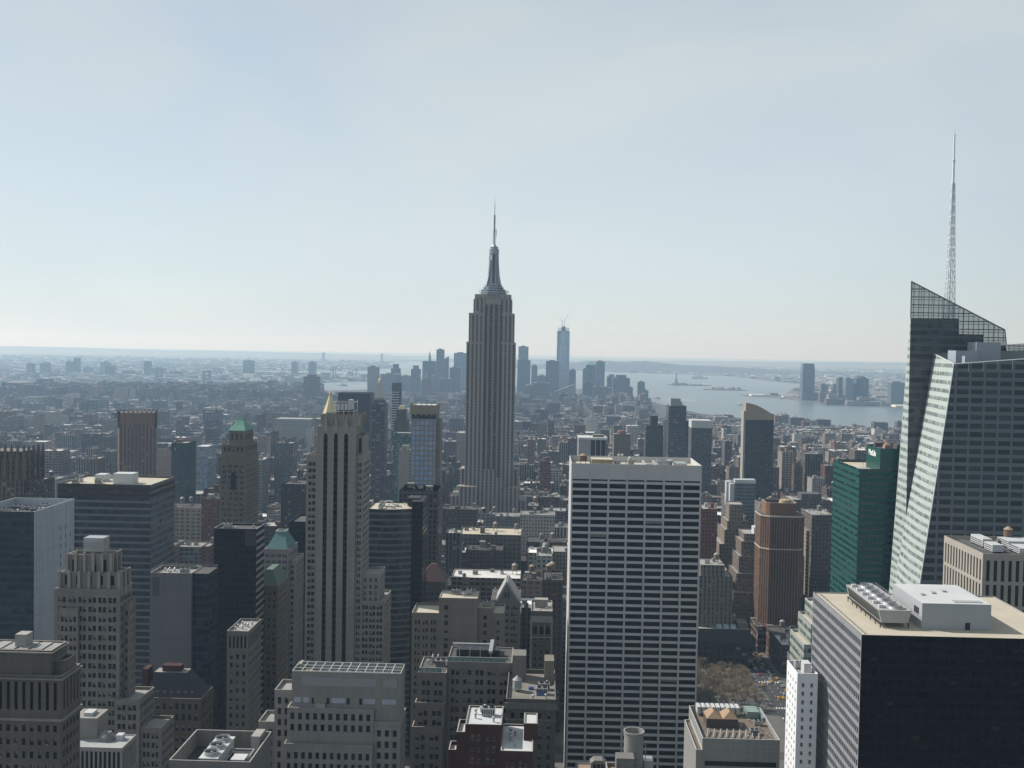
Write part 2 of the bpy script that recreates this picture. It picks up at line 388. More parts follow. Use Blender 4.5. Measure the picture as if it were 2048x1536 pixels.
def facade_cut(s, W, P, n, wd, z0, zw, z1, win, wm, f, holes):
    bay, fl, wf, hf = win['bay'], win['floor'], win['wf'], win['hf']; g = win.get('grp', 1); mg = win.get('margin', .8); top = win.get('top', 2.2)
    rec = win.get('rec', .35); nb = max(1, round((wd-2*mg)/bay)); bw = (wd-2*mg)/nb
    if wd < 2*mg+1: W.quad(P(0, z0), P(wd, z0), P(wd, z1), P(0, z1), wm); return
    xs = []
    for i in range(nb):
        a = mg+bw*i+bw*(1-wf)/2; ww = bw*wf
        if g == 1: xs.append((a, a+ww))
        else:
            gap = win.get('gap', .35); one = (ww-gap*(g-1))/g
            for k in range(g): xs.append((a+k*(one+gap), a+k*(one+gap)+one))
    nf = int((z1-top-zw)/fl); zs = []
    for k in range(nf):
        zt = z1-top-k*fl-(1-hf)*fl*.35; zs.append((zt-fl*hf, zt))
    zs.reverse()
    ul = sorted({0.0, wd, *[v for p in xs for v in p]}); zl = sorted({z0, z1, *[v for p in zs for v in p]})
    X, Z = {a: b for a, b in xs}, {a: b for a, b in zs}
    sp = win.get('sp'); wj = win.get('skip', 0)
    for zi in range(len(zl)-1):
        za, zb = zl[zi], zl[zi+1]; iz = za in Z
        if not iz and not sp:
            W.quad(P(0, za), P(wd, za), P(wd, zb), P(0, zb), wm); continue
        run = None
        for ui in range(len(ul)-1):
            ua, ub = ul[ui], ul[ui+1]
            hole = iz and ua in X and not (holes and holes(f, (ua+ub)/2, (za+zb)/2))
            if hole:
                if run is not None: W.quad(P(run, za), P(ua, za), P(ua, zb), P(run, zb), wm); run = None
                W.quad(P(ua, za), P(ub, za), P(ub, za, rec), P(ua, za, rec), wm)
                W.quad(P(ua, zb, rec), P(ub, zb, rec), P(ub, zb), P(ua, zb), wm)
                W.quad(P(ua, za), P(ua, za, rec), P(ua, zb, rec), P(ua, zb), wm)
                W.quad(P(ub, za, rec), P(ub, za), P(ub, zb), P(ub, zb, rec), wm)
                c = P((ua+ub)/2, (za+zb)/2, rec)
                WINS.append((s.root, c, n, ub-ua, zb-za, win.get('style', 'sash')))
            elif sp and not iz and ua in X and za > z0 and zb < z1:      # a recessed spandrel of its own colour
                if run is not None: W.quad(P(run, za), P(ua, za), P(ua, zb), P(run, zb), wm); run = None
                W.quad(P(ua, za, .2), P(ub, za, .2), P(ub, zb, .2), P(ua, zb, .2), sp)
                W.quad(P(ua, za), P(ua, za, .2), P(ua, zb, .2), P(ua, zb), wm); W.quad(P(ub, za, .2), P(ub, za), P(ub, zb), P(ub, zb, .2), wm)
            elif run is None: run = ua
        if run is not None: W.quad(P(run, za), P(wd, za), P(wd, zb), P(run, zb), wm)

# windows: a few variants of each size; the hundred of a building that show largest are parts, the rest one mesh
WMESH = {}
STYLES = {'black': (plain('black_glass', (.007, .007, .008), .2, nscale=.5, spec=.2), M_BLACK, .012), 'sash': (M_GLASS, M_SASH, .42), 'light': (M_GLASS2, M_SASHL, .3), 'fixed': (M_GLASS, M_BLACK, .06), 'none': (M_GLASS, M_BLACK, .0), 'office': (M_GLASS2, M_SASH, .2)}
def window_faces(w_, h_, style, var):
    """faces in the window's own frame: x along the wall, -y outward, z up; slots 0 glass 1 sash 2 blind"""
    b = MB(); x, z = w_/2, h_/2; rg = random.Random(var*7+3)
    b.quad((-x, 0, -z), (x, 0, -z), (x, 0, z), (-x, 0, z), 0)
    fr = min(.09, w_*.06)
    def bar(x0, x1, z0, z1, d=.06): b.box(x0, x1, -d, -.004, z0, z1, 1, skip='B')
    if style != 'none':
        bar(-x, -x+fr, -z, z); bar(x-fr, x, -z, z); bar(-x+fr, x-fr, z-fr, z); bar(-x+fr, x-fr, -z, -z+fr)
    if style in ('sash', 'light') and h_ < 4:
        bar(-x+fr, x-fr, -.04, .04, .08); b.box(-x-.08, x+.08, -.46, -.36, -z-.16, -z, 2)
        if var == 5 and w_ > .9: b.box(-.36, .36, -.55, -.09, -z+.04, -z+.5, 2)
    if style == 'office' or (style in ('fixed', 'black') and w_ > 3):
        k = max(2, int(w_/1.5))
        for i in range(1, k): bar(-x+w_*i/k-.035, -x+w_*i/k+.035, -z+fr, z-fr)
    if var >= 3:
        d = h_*(.3, .45, .6, .5)[var-3]
        b.quad((-x+fr, -.02, z-fr-d), (x-fr, -.02, z-fr-d), (x-fr, -.02, z-fr), (-x+fr, -.02, z-fr), 2)
    return b
def make_windows():
    bpy.context.view_layer.update(); dg = bpy.context.evaluated_depsgraph_get()
    eye = Vector((0, 0, EYE)); rg = random.Random(5); by = {}
    for rec in WINS: by.setdefault(rec[0].name, []).append(rec)
    for rn, recs in by.items():
        root = recs[0][0]; L0 = Vector(root.location); rz = root.rotation_euler.z; sc = []
        for i, (r_, c, n, ww, wh, st) in enumerate(recs):
            p = Matrix.Rotation(rz, 3, 'Z') @ Vector(c) + L0; nn = Matrix.Rotation(rz, 3, 'Z') @ Vector((*n, 0)); d = p-eye; D = d.length
            face = -nn.dot(d)/D; q = proj(*p)
            a = ww*wh*face/D**2 if face > .01 and 0 < q[0] < 2048 and 0 < q[1] < 1536 else 0
            sc.append((a, i, p, D))
        sc.sort(reverse=True, key=lambda t: t[0]); own = set()
        for a, i, p, D in sc:
            if a <= 0 or len(own) >= 100: break
            hit, loc, *_ = scene.ray_cast(dg, eye, (p-eye).normalized(), distance=D-1.2)
            if not hit: own.add(i)
        rest = MB(); st0 = 'sash'
        for i, (r_, c, n, ww, wh, st) in enumerate(recs):
            pb = STYLES[st][2]; var = rg.randrange(3) if rg.random() > pb else 3+rg.randrange(4)
            ang = math.atan2(n[0], -n[1]); st0 = st
            if i in own:
                key = (round(ww, 2), round(wh, 2), st, 0 if var < 3 else var)
                if key not in WMESH:
                    g = plain
                    WMESH[key] = window_faces(ww, wh, st, key[3]).mesh('window', [STYLES[st][0], STYLES[st][1], M_BLIND])
                link('window', WMESH[key], root, c, ang)
            else:
                bb = window_faces(ww, wh, 'none' if wh < 4 else st, var if var >= 3 else 0); ca, sa = math.cos(ang), math.sin(ang)
                for f_, m_ in zip(bb.f, bb.m):
                    rest.face([(c[0]+bb.v[k][0]*ca-bb.v[k][1]*sa, c[1]+bb.v[k][0]*sa+bb.v[k][1]*ca, c[2]+bb.v[k][2]) for k in f_], m_)
        if rest.f: tag(rest.build('windows', [STYLES[st0][0], STYLES[st0][1], M_BLIND], root), kind='stuff')

# roof equipment shared by many buildings
def me_tank(wood, cap):
    b = MB()
    for sx in (-1, 1):
        for sy in (-1, 1): b.tube((sx*1.5, sy*1.5, 0), (sx*1.5, sy*1.5, 3.2), .14, 4, 0)
    b.box(-1.9, 1.9, -1.9, 1.9, 3.0, 3.25, 0)
    b.lathe(0, 0, [(2.15, 3.25), (2.1, 7.2)], 14, 1); b.lathe(0, 0, [(2.3, 7.2), (1.2, 8.1), (.05, 8.8)], 14, 2)
    for z in (4.0, 5.2, 6.4): b.lathe(0, 0, [(2.2, z), (2.2, z+.09)], 14, 0)
    return b.mesh('water_tank', [M_BLACK, wood, cap])
def me_unit():
    b = MB(); b.box(-2, 2, -1.2, 1.2, .3, 2.3); b.box(-2.1, 2.1, -1.3, 1.3, 2.3, 2.42)
    for x in (-1, 1): b.lathe(x, 0, [(.8, 2.42), (.8, 2.75), (.6, 2.75), (.55, 2.5)], 12, 1)
    for x in (-1.8, 1.6): b.box(x, x+.2, -1.1, 1.1, 0, .3, 1)
    for k in range(6): b.box(-1.9+k*.64, -1.5+k*.64, -1.24, -1.2, .6, 2.0, 1)
    return b.mesh('cooling_unit', [M_STEEL, M_BLACK])
def me_fan():
    b = MB(); b.lathe(0, 0, [(2.0, 0), (1.75, .7), (1.9, 1.3), (1.75, 1.3), (1.6, .5)], 20, 0, caps=(False, False)); b.lathe(0, 0, [(1.62, .45), (1.62, .5)], 20, 1); b.lathe(0, 0, [(.3, .5), (.3, .9)], 8, 0)
    for k in range(6):
        a = k*math.pi/3; b.face([(.3*math.cos(a), .3*math.sin(a), .7), (1.5*math.cos(a-.15), 1.5*math.sin(a-.15), .62), (1.5*math.cos(a+.2), 1.5*math.sin(a+.2), .8)], 1)
    return b.mesh('fan', [M_STEEL, M_BLACK])
def me_vent():
    b = MB(); b.lathe(0, 0, [(.3, 0), (.3, 1.2)], 8); b.lathe(0, 0, [(.55, 1.2), (.55, 1.5), (.1, 1.75)], 8); return b.mesh('vent', [M_STEEL])
def me_duct():
    b = MB(); b.box(-3, 3, -.5, .5, .6, 1.5); b.box(2, 3, -.5, .5, 0, .6); b.box(-3, -2.1, -.5, .5, 0, .6); b.box(-.4, .4, -.5, 2.5, .62, 1.46); return b.mesh('duct', [M_STEEL])
def me_box(name, w_, d_, h_, mat, cap):
    b = MB(); b.box(-w_/2, w_/2, -d_/2, d_/2, 0, h_, skip='D'); b.box(-w_/2-.15, w_/2+.15, -d_/2-.15, d_/2+.15, h_, h_+.25, 1)
    b.box(-.5, .5, -d_/2-.05, -d_/2+.1, 0, 2.1, 2); return b.mesh(name, [mat, cap, M_BLACK])
ME_TANK, ME_UNIT, ME_FAN, ME_VENT, ME_DUCT = me_tank(M_WOOD, M_TANKROOF), me_unit(), me_fan(), me_vent(), me_duct()
TANKS = [ME_TANK, me_tank(plain('silver_tank_wood', (.23, .215, .2), .85, nscale=1.2), plain('grey_felt', (.2, .2, .2), .8)), me_tank(plain('black_tank_wood', (.06, .05, .045), .85, nscale=1.2), plain('pale_tin', (.5, .5, .48), .5)), me_tank(plain('pale_tank_wood', (.25, .2, .15), .85, nscale=1.2), plain('tin_cap', (.36, .35, .33), .6))]
M_BULK = plain('bulkhead_brick', (.30, .26, .22), .9, nscale=.4)
ME_BULK = [me_box('bulkhead', 5, 4, 3.4, M_BULK, M_GREYROOF), me_box('bulkhead', 7.5, 5, 4.6, plain('bulkhead_render', (.42, .4, .37), .9, nscale=.4), M_GREYROOF), me_box('bulkhead', 4, 6, 5.5, plain('bulkhead_dark', (.16, .13, .11), .9, nscale=.4), M_DARKROOF)]
def clutter(root, x0, x1, y0, y1, z, n, rg, tank=.35, big=True):
    """tanks, bulkheads, fans and vents set out on a roof without touching"""
    put = []
    for _ in range(n*6):
        if len(put) >= n: break
        k = rg.random()
        if k < tank: nm, me, r_ = 'water_tank', rg.choice(TANKS), 2.6
        elif k < tank+.22 and big: nm, me, r_ = 'bulkhead', rg.choice(ME_BULK), 4.2
        elif k < tank+.5: nm, me, r_ = 'cooling_unit', ME_UNIT, 2.6
        elif k < tank+.58: nm, me, r_ = 'duct', ME_DUCT, 3.4
        else: nm, me, r_ = 'vent', ME_VENT, .8
        if x1-x0 < 2*r_+.6 or y1-y0 < 2*r_+.6: continue
        x, y = rg.uniform(x0+r_+.3, x1-r_-.3), rg.uniform(y0+r_+.3, y1-r_-.3)
        if any((x-a)**2+(y-c)**2 < (r_+d)**2 for a, c, d in put): continue
        put.append((x, y, r_)); link(nm, me, root, (x, y, z), rg.choice((0, 0, math.pi/2, math.pi)))
def railing(mb, pts, z, h=1.1, m=0, step=3.0):
    for (xa, ya), (xb, yb) in zip(pts[:-1], pts[1:]):
        mb.tube((xa, ya, z+h), (xb, yb, z+h), .05, 4, m); mb.tube((xa, ya, z+h*.5), (xb, yb, z+h*.5), .04, 4, m)
        k = max(1, int(math.hypot(xb-xa, yb-ya)/step))
        for i in range(k+1): t = i/k; mb.tube((xa+(xb-xa)*t, ya+(yb-ya)*t, z), (xa+(xb-xa)*t, ya+(yb-ya)*t, z+h), .05, 4, m)

# ------------------------------------------------------------------ towers on the Sixth Avenue side
def on(px, py, z):                                                    # point of a pixel on the level z
    d = ray(px, py); t = (z-EYE)/d.z
    return d.x*t, d.y*t
def P3(px, py, Y): X, Z = at(px, py, Y); return Vector((X, Y, Z))
def low(p, q, z): p, q = Vector(p), Vector(q); return p+(q-p)*((z-p.z)/(q.z-p.z))

# the black slab with the lit gravel roof, nearest on this side
M_ALU = plain('weathered_aluminium', (.34, .35, .37), .5, .3, nscale=.2, var=.2)
M_BLKGL = facade('black_curtain_wall', (.009, .008, .008), (.004, .004, .005), bay=3.0, floor=3.8, wf=.7, hf=.5, blind=.12, blindcol=(.045, .042, .038), gloss=.22, gspec=.15, gvar=1.6)
h = B('office_slab', 'black glass office slab whose sunlit gravel roof carries a white penthouse and a row of fans', 'office tower', 1723, 2150, 1275, 360, 64)
W_, D_, H_ = h.W, h.D, h.H
h.tier(0, W_, 0, D_, 0, H_, dict(bay=2.1, floor=3.8, wf=.76, hf=.62, margin=.5, top=1.6, rec=.45, style='fixed'), faces='L', wm={'F': 1, 'R': 1}, par=.5, zwin=70)
h.done([M_ALU, M_BLKGL], M_CREAMROOF, plain('dark_coping', (.12, .11, .1), .7))
zr = H_-.5
def lp(px, py, z=zr): x, y = on(px, py, z); return x-h.X0, y-h.Y
x0, y0 = lp(1843, 1258); x1, _ = lp(1979, 1260); y1 = y0+31
b = MB(); b.box(x0, x1, y0, y1, zr, zr+9.2, skip='D', mt=1); b.box(x1-12, x1-2, y0+2, y0+5, zr+9.21, zr+9.4, 2)
for k in range(3): b.box(x0+4+k*5, x0+5.5+k*5, y0+12+k*3, y0+14+k*3, zr+9.21, zr+9.7, 2)
ph = h.part('penthouse', b, [plain('penthouse_panel', (.36, .38, .4), .6, nscale=.2, var=.1), M_WHITEROOF, M_DUCT])
b = MB(); b.box(x0+15.2, x0+16.9, y0-.12, y0-.003, zr, zr+2.6); b.build('door', M_BLACK, ph)
b = MB()
for k in range(3): b.box(x0-.12, x0-.003, y0+3+k*1.7, y0+4.2+k*1.7, zr+4.5, zr+6.8)
b.build('louvre', M_BLACK, ph)
xa, ya = lp(1759, 1256); xb, _ = lp(1818, 1256); yb = ya+40
b = MB()
for y in np.linspace(ya+.5, yb-.5, 8):
    for x in (xa+.4, xb-.4): b.box(x-.15, x+.15, y-.15, y+.15, zr, zr+1.4)
for x in (xa+.4, xb-.4): b.box(x-.25, x+.25, ya, yb, zr+1.4, zr+1.8)
ct = h.part('cooling_tower', b, M_BLACK)
b = MB(); zb, zt = zr+1.85, zr+6.4
b.loft([[(xa+.7, ya+.3, zb), (xb-.7, ya+.3, zb), (xb-.7, yb-.3, zb), (xa+.7, yb-.3, zb)], [(xa-.4, ya, zt), (xb+.4, ya, zt), (xb+.4, yb, zt), (xa-.4, yb, zt)]])
b.build('casing', plain('cooling_casing', (.38, .38, .37), .7, nscale=.3), ct)
b = MB()
for k in range(26):
    y = ya+1+k*(yb-ya-2)/26; b.face([(xa-.34, y, zt-.4), (xa-.34, y+1.1, zt-.4), (xa+.5, y+1.1, zb+.5), (xa+.5, y, zb+.5)][::-1])
b.build('intake_louvre', plain('intake_dark', (.045, .045, .04), .8), ct)
for k in range(6):
    y = ya+3.6+k*6.5; o = link('fan', ME_FAN, ct, ((xa+xb)/2+1.2, y, zt)); o.scale = (1.35, 1.35, 1)
    bb = MB(); bb.box(xa+.6, xa+2.2, y-.6, y+.6, zt, zt+1.1); bb.box(xa+2.2, xa+3.2, y-.4, y+.4, zt, zt+.8); bb.build('fan_motor', M_WHITE, ct)
b = MB(); railing(b, [(xb+.3, ya), (xb+.3, yb)], zt); b.build('railing', M_STEEL, ct)
b = MB(); b.box(2.2, 2.3, 3, D_-3, zr, zr+.25)
for k in range(30): b.box(1.9, 2.7, 3+k*2, 3.2+k*2, zr, zr+.3)
h.part('roof_track', b, M_STEEL)

# white narrow tower half hidden by the black slab
h = B('hotel_tower', 'narrow white painted tower with small windows beside the black glass slab', 'hotel', 1595, 1636, 1347, 402, 17)
wn = dict(bay=3.6, floor=3.3, wf=.3, hf=.42, margin=.6, top=3.2, style='light')
h.tier(0, h.W, 0, h.D, 0, h.H, wn, par=2.0, zwin=55)
h.done(plain('white_stucco', (.74, .76, .78), .85, nscale=.2, var=.08), M_GREYROOF)
b = MB(); b.box(3.5, 6.2, 4, 9, h.H-2, h.H+2.6); h.part('stair_head', b, M_WHITE); b = MB(); b.lathe(2.2, 12, [(.6, h.H-2), (.6, h.H+1.6)], 10); h.part('flue', b, M_WHITE)
clutter(h.root, 0.6, h.W-.6, 10, h.D-.5, h.H-2, 2, rng, 0, False)
# pale glass setbacks behind it
h = B('setback_offices', 'pale green glass office block stepping down in three terraces behind the narrow white tower', 'office block', 1608, 1700, 1290, 436, 24)
gm = facade('pale_green_bands', (.42, .46, .42), (.09, .12, .115), bay=1.6, floor=3.7, wf=.9, hf=.48, blind=.2, gloss=.2)
z2, z3 = h.H+8, h.H+14
h.tier(0, h.W, 0, h.D, 0, h.H); h.tier(3.2, h.W, 2, h.D, h.H-1, z2); h.tier(6, h.W, 4, h.D, z2-1, z3); h.done(gm, M_CREAMROOF, M_WHITE)

# the pale slab with deep pier windows at the frame's edge
h = B('pier_office_block', 'limestone office block with tall slot windows between piers and white plant on its roof', 'office block', 1966, 2240, 1110, 480, 46)
M_TRAV = plain('travertine', (.36, .335, .29), .85, nscale=.1, var=.14)
h.tier(0, h.W, 0, h.D, 0, h.H, dict(bay=3.3, floor=11.2, wf=.5, hf=.86, margin=.9, top=2.6, rec=.8, style='fixed'), par=1.6, zwin=70)
h.done(M_TRAV, M_DARKROOF)
zr = h.H-1.6
for x, y, w2, d2, hh in ((8, 9, 5, 9, 4), (9, 22, 4.5, 14, 4.4), (19, 6, 9, 12, 3.2), (21, 22, 12, 12, 3.6)):
    b = MB(); b.box(x, x+w2, y, y+d2, zr+.8, zr+hh)
    for k in range(3): b.box(x-.05, x+.05, y+.5, y+d2-.5, zr+1.2+k*.9, zr+1.6+k*.9, 1)
    for q in (x+.2, x+w2-.5): b.box(q, q+.3, y+.2, y+d2-.2, zr, zr+.8, 1)
    h.part('cooling_unit', b, [M_WHITE, M_BLACK])
b = MB(); railing(b, [(6, 3), (6, h.D-3), (40, h.D-3)], zr); h.part('railing', b, M_STEEL)
clutter(h.root, 14, 44, 4, h.D-3, zr, 10, rng, .08, False)

# the faceted glass tower with the lattice spire
M_FACET = facade('lit_glass_facet', (.40, .455, .43), (.20, .235, .23), bay=3.0, floor=4.75, wf=.97, hf=.46, blind=.25, blindcol=(.38, .43, .42), gloss=.2, sub=2, subcol=(.36, .42, .4), subw=.1, gspec=.3, stain=.08)  # sunward facets: sunlight put into a paler glass colour
M_FGLASS = facade('slate_glass_wall', (.22, .26, .275), (.038, .046, .05), bay=7.9, floor=4.75, wf=.84, hf=.58, blind=.22, blindcol=(.07, .085, .10), gloss=.12, sub=5, subcol=(.045, .055, .06), subw=.12, gspec=.35, stain=.1)  # front of the same tower: shade put into darker glass colours
M_FGLASS2 = facade('slate_glass_plain', (.14, .155, .16), (.06, .07, .075), bay=3.2, floor=4.75, wf=.95, hf=.62, blind=.3, blindcol=(.045, .055, .065), gloss=.15, gspec=.3, stain=.12)
T = NT('glass_screen'); uv = T.n('ShaderNodeUVMap'); sx = T.n('ShaderNodeSeparateXYZ'); T.set(sx.inputs[0], uv.outputs[0])
g1 = T.M('LESS_THAN', T.M('FRACT', T.M('DIVIDE', sx.outputs[0], 3.0)), .12); g2 = T.M('LESS_THAN', T.M('FRACT', T.M('DIVIDE', sx.outputs[1], 4.75)), .12)
g3 = T.M('LESS_THAN', T.M('FRACT', T.M('DIVIDE', T.M('ADD', sx.outputs[1], 1.5), 4.75)), .06)
gr = T.M('MAXIMUM', T.M('MAXIMUM', g1, g2), g3)
T.set(T.b.inputs['Base Color'], T.mix(gr, (.34, .41, .40), (.06, .075, .08))); T.b.inputs['Roughness'].default_value = .3
T.set(T.b.inputs['Alpha'], T.mixf(gr, .72, 1.0)); M_SCREEN = T.m
root = thing('glass_skyscraper', 'faceted glass skyscraper with a slanted crown and a white lattice spire', 'skyscraper', tuple(P3(1908, 1769, 590).xy) + (0,))
ox, oy = root.location.x, root.location.y
HEROES.append((200, 300, 588, 692, 255))
def LV(p): return (p[0]-ox, p[1]-oy, p[2])
Yf, Yb, Yz = 590, 640, 694
flt, flb = P3(1908, 728, Yf), low(P3(1908, 728, Yf), P3(1838, 1180, Yf), 0); blt, blb = P3(1868, 708, Yb), low(P3(1868, 708, Yb), P3(1787, 1180, Yb), 0)
frt, brt = P3(2260, 703, Yf), P3(2260, 690, Yb); frb, brb = Vector((frt.x+4, Yf, 0)), Vector((brt.x+4, Yb, 0))
b = MB(); q = lambda *p, m=0: b.face([LV(v) for v in p], m)
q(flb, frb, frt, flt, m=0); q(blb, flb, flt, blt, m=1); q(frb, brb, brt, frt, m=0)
rim = [flt, frt, brt, blt]; cen = sum(rim, Vector())/4; tin = [v+((cen-v)*Vector((1, 1, 0))).normalized()*1.4 for v in rim]
rin = [v+Vector((0, 0, -7)) for v in tin]; q(*rin, m=2)
for i in range(4): j = (i+1) % 4; q(tin[j], tin[i], rin[i], rin[j], m=3); q(rim[i], rim[j], tin[j], tin[i], m=3)
b.build('wall', [M_FGLASS, M_FACET, M_DARKROOF, plain('inner_glass_screen', (.24, .28, .28), .4)], root)
b = MB()
for a, c in ((flt, frt), (flt, blt)):
    b.tube(LV(a), LV(c), .35, 6)
    for k in range(1, 12):
        p = a.lerp(c, k/12); b.tube(LV(p), LV(p+Vector((0, 0, -5.2))), .16, 4)
b.tube(LV(flt), LV(flb), .3, 6); b.build('edge_trim', plain('pale_glass_edge', (.6, .66, .64), .4), root)
for (xa, xc, yt, Ya, Yc, yb_) in ((1912, 1956, 701, 612, 624, 726), (1953, 2002, 684, 624, 637, 735), (1930, 1948, 712, 602, 606, 728)):
    a = P3(xa, yt, Ya); c = P3(xc, yt, Ya); zb = P3(xa, yb_, Ya).z
    b = MB(); b.box(a.x-ox, c.x-ox, Ya-oy, Yc-oy, zb, a.z); b.build('plant_room', plain('plant_panel_blue', (.33, .37, .42), .6, nscale=.2, var=.1), root)
rg = random.Random(4)
for k in range(12):
    b = MB(); x = flt.x+4+k*4.6-ox; y = rg.uniform(594, 601)-oy; s_ = rg.uniform(.8, 2); b.box(x, x+s_*2, y, y+s_, rin[0].z, rin[0].z+6.5+rg.uniform(0, 1.6), rg.randrange(2)); b.build('roof_equipment', [M_STEEL, plain('rust_equipment', (.2, .13, .1), .8)], root)
# rear volume: solid below, glass screen above
tl, tlb = P3(1823, 563, Yb), low(P3(1823, 563, Yb), P3(1813, 985, Yb), 0)
zl1 = P3(1821, 634, Yb); prof = [(1821.2, 636), (1918, 637), (1918, 668), (1967, 669), (1967, 690), (2013, 691), (2016, 740)]
pf = [P3(x, y, Yb) for x, y in prof]
bk = [P3(1823, 600, Yz), P3(1800, 860, Yz)]; bkb = low(bk[0], P3(1778, 1180, Yz), 0)
dy = Vector((0, Yz-Yb, 0))
b = MB(); q = lambda *p, m=0: b.face([LV(v) for v in p], m)
edge_l = low(tl, tlb, pf[0].z)
q(tlb, Vector((pf[-1].x, Yb, 0)), pf[-1], pf[-2], pf[-3], pf[-4], pf[-5], pf[-6], edge_l, m=0)
bkt = low(bk[0], bkb, pf[0].z)
q(bkb, tlb, edge_l, bkt, m=1)
q(Vector((pf[-1].x, Yb, 0)), Vector((pf[-1].x, Yz, 0)), pf[-1]+dy, pf[-1], m=0)
q(Vector((pf[-1].x, Yz, 0)), bkb, bkt, pf[1]+dy, pf[2]+dy, pf[3]+dy, pf[4]+dy, pf[5]+dy, pf[6]+dy, m=0)
q(edge_l, pf[1], pf[1]+dy, bkt, m=2); q(pf[1], pf[2], pf[2]+dy, pf[1]+dy, m=2); q(pf[2], pf[3], pf[3]+dy, pf[2]+dy, m=2); q(pf[3], pf[4], pf[4]+dy, pf[3]+dy, m=2); q(pf[4], pf[5], pf[5]+dy, pf[4]+dy, m=2)
b.build('rear_wall', [M_FGLASS2, M_FACET, M_DARKROOF], root)
b = MB(); tr = P3(2010, 660, Yb); tr2 = P3(2013, 691, Yb)
def slab(pts, d):
    b.face([LV(v) for v in pts]); 
slab([edge_l+Vector((0, -.05, 0)), pf[1]+Vector((0, -.05, 0)), pf[2]+Vector((0, -.05, 0)), pf[3]+Vector((0, -.05, 0)), pf[4]+Vector((0, -.05, 0)), tr2, tr, tl], .3)
btl = low(bk[0], bkb, tl.z-2); 
slab([btl, edge_l+Vector((0, .3, 0)), tl][::-1] if False else [bkt, edge_l, tl, btl], .3)
b.face([LV(v) for v in (P3(2014, 705, Yb-1), P3(2260, 690, Yb-1), P3(2260, 672, Yb-1), P3(2014, 689, Yb-1))])
b.build('glass_screen', M_SCREEN, root)
b = MB(); b.tube(LV(tl), LV(tr), .4, 6); b.tube(LV(tl), LV(edge_l), .35, 6); b.tube(LV(tr), LV(tr2), .3, 6); b.tube(LV(tl), LV(btl), .3, 6)
for k in range(1, 9): p = tl.lerp(tr, k/9); b.tube(LV(p), LV(Vector((p.x, p.y+.4, max(pf[1].z-26, pf[3].z-8)))), .18, 4)
b.build('crown_frame', plain('crown_steel', (.16, .18, .19), .5), root)
# spire
Ys = 664; s0, s1 = P3(1898.5, 610, Ys), P3(1904.5, 258, Ys); bx = s0.x-ox; by = Ys-oy; zb, zt = s0.z-12, s1.z
M_SPIRE = plain('white_spire_steel', (.78, .84, .86), .4, nscale=.3, var=.08)
b = MB(); zc = zb+(zt-zb)*.72
def rad(z): return 2.7-(2.7-.75)*(z-zb)/(zc-zb)
ns = 13; prev = None
for k in range(ns+1):
    z = zb+(zc-zb)*k/ns; r_ = rad(z); pts = [(bx+sx*r_, by+sy*r_, z) for sx, sy in ((-1, -1), (1, -1), (1, 1), (-1, 1))]
    for i in range(4): b.tube(pts[i], pts[(i+1) % 4], .24, 4)
    if prev:
        for i in range(4):
            b.tube(prev[i], pts[i], .4, 5); m_ = tuple((a+c)/2 for a, c in zip(pts[i], pts[(i+1) % 4]))
            b.tube(prev[i], m_, .15, 4); b.tube(prev[(i+1) % 4], m_, .15, 4)
    prev = pts
b.tube((bx, by, zb), (bx, by, zc), .7, 8, 0, .5)
sp = b.build('spire', M_SPIRE, root)
b = MB(); b.lathe(bx, by, [(1.2, zc), (1.2, zc+1), (.8, zc+1.1), (.75, zc+14), (1.1, zc+14.1), (1.1, zc+15), (.62, zc+15.2), (.5, zt-4), (.6, zt-3.9), (.6, zt-3.2), (.2, zt-3), (.16, zt)], 8); b.build('spire_pole', M_SPIRE, sp)

# green glass tower with a sign on its penthouse
M_GRN = facade('green_glass_wall', (.013, .098, .082), (.005, .026, .025), bay=1.6, floor=4.4, wf=.96, hf=.42, blind=.25, blindcol=(.02, .10, .075), gloss=.12, gspec=.45, stain=.12, gvar=.8)
M_GRNP = plain('green_panel', (.007, .06, .048), .35, nscale=.1, var=.08)
h = B('green_office_tower', 'dark green glass tower with white lettering on its penthouse', 'office tower', 1719, 1835, 938.6, 700, 62)
h.tier(0, h.W, 0, h.D, 0, h.H, par=2.0); h.done(M_GRN, M_CREAMROOF, plain('green_coping', (.03, .12, .09), .5))
px0 = h.lx(1760, 937); zp = h.lz(1760, 897)
b = MB(); b.box(px0, h.W-.3, .3, 30, h.H-2, zp, skip='TD'); b.box(px0+.4, h.W-.7, .7, 29.6, zp-1.2, zp-1.0, 1)
ph = h.part('penthouse', b, [M_GRNP, M_DARKROOF])
fc = bpy.data.curves.new('sign_lettering', 'FONT'); fc.body = 'MetLife'; fc.size = 5.4; fc.extrude = .12; fc.offset = .09; fc.space_character = .95; fc.align_x = 'CENTER'
tmp = bpy.data.objects.new('sign_lettering_outline', fc); COL.objects.link(tmp); bpy.context.view_layer.update()
me = bpy.data.meshes.new_from_object(tmp.evaluated_get(bpy.context.evaluated_depsgraph_get())); bpy.data.objects.remove(tmp); me.materials.clear(); me.materials.append(plain('white_letters', (.86, .87, .86), .5, var=.02))
fo = link('sign_lettering', me, ph)
fo.matrix_local = Matrix(((0, 0, -1, px0-.16), (-1, 0, 0, 16.5), (0, 1, 0, h.lz(1735, 915)), (0, 0, 0, 1)))
b = MB(); b.lathe(px0+9, 14, [(3.6, zp-1), (3.2, zp+1.2), (.2, zp+3)], 4, 0, .78); b.box(px0+14, px0+19, 10, 18, zp-1, zp+2, 1); b.box(px0+4, px0+24, 24, 28, zp-1, zp+1.6, 1); h.part('roof_plant', b, [plain('tan_plant_roof', (.28, .21, .15), .8), M_DARKROOF])
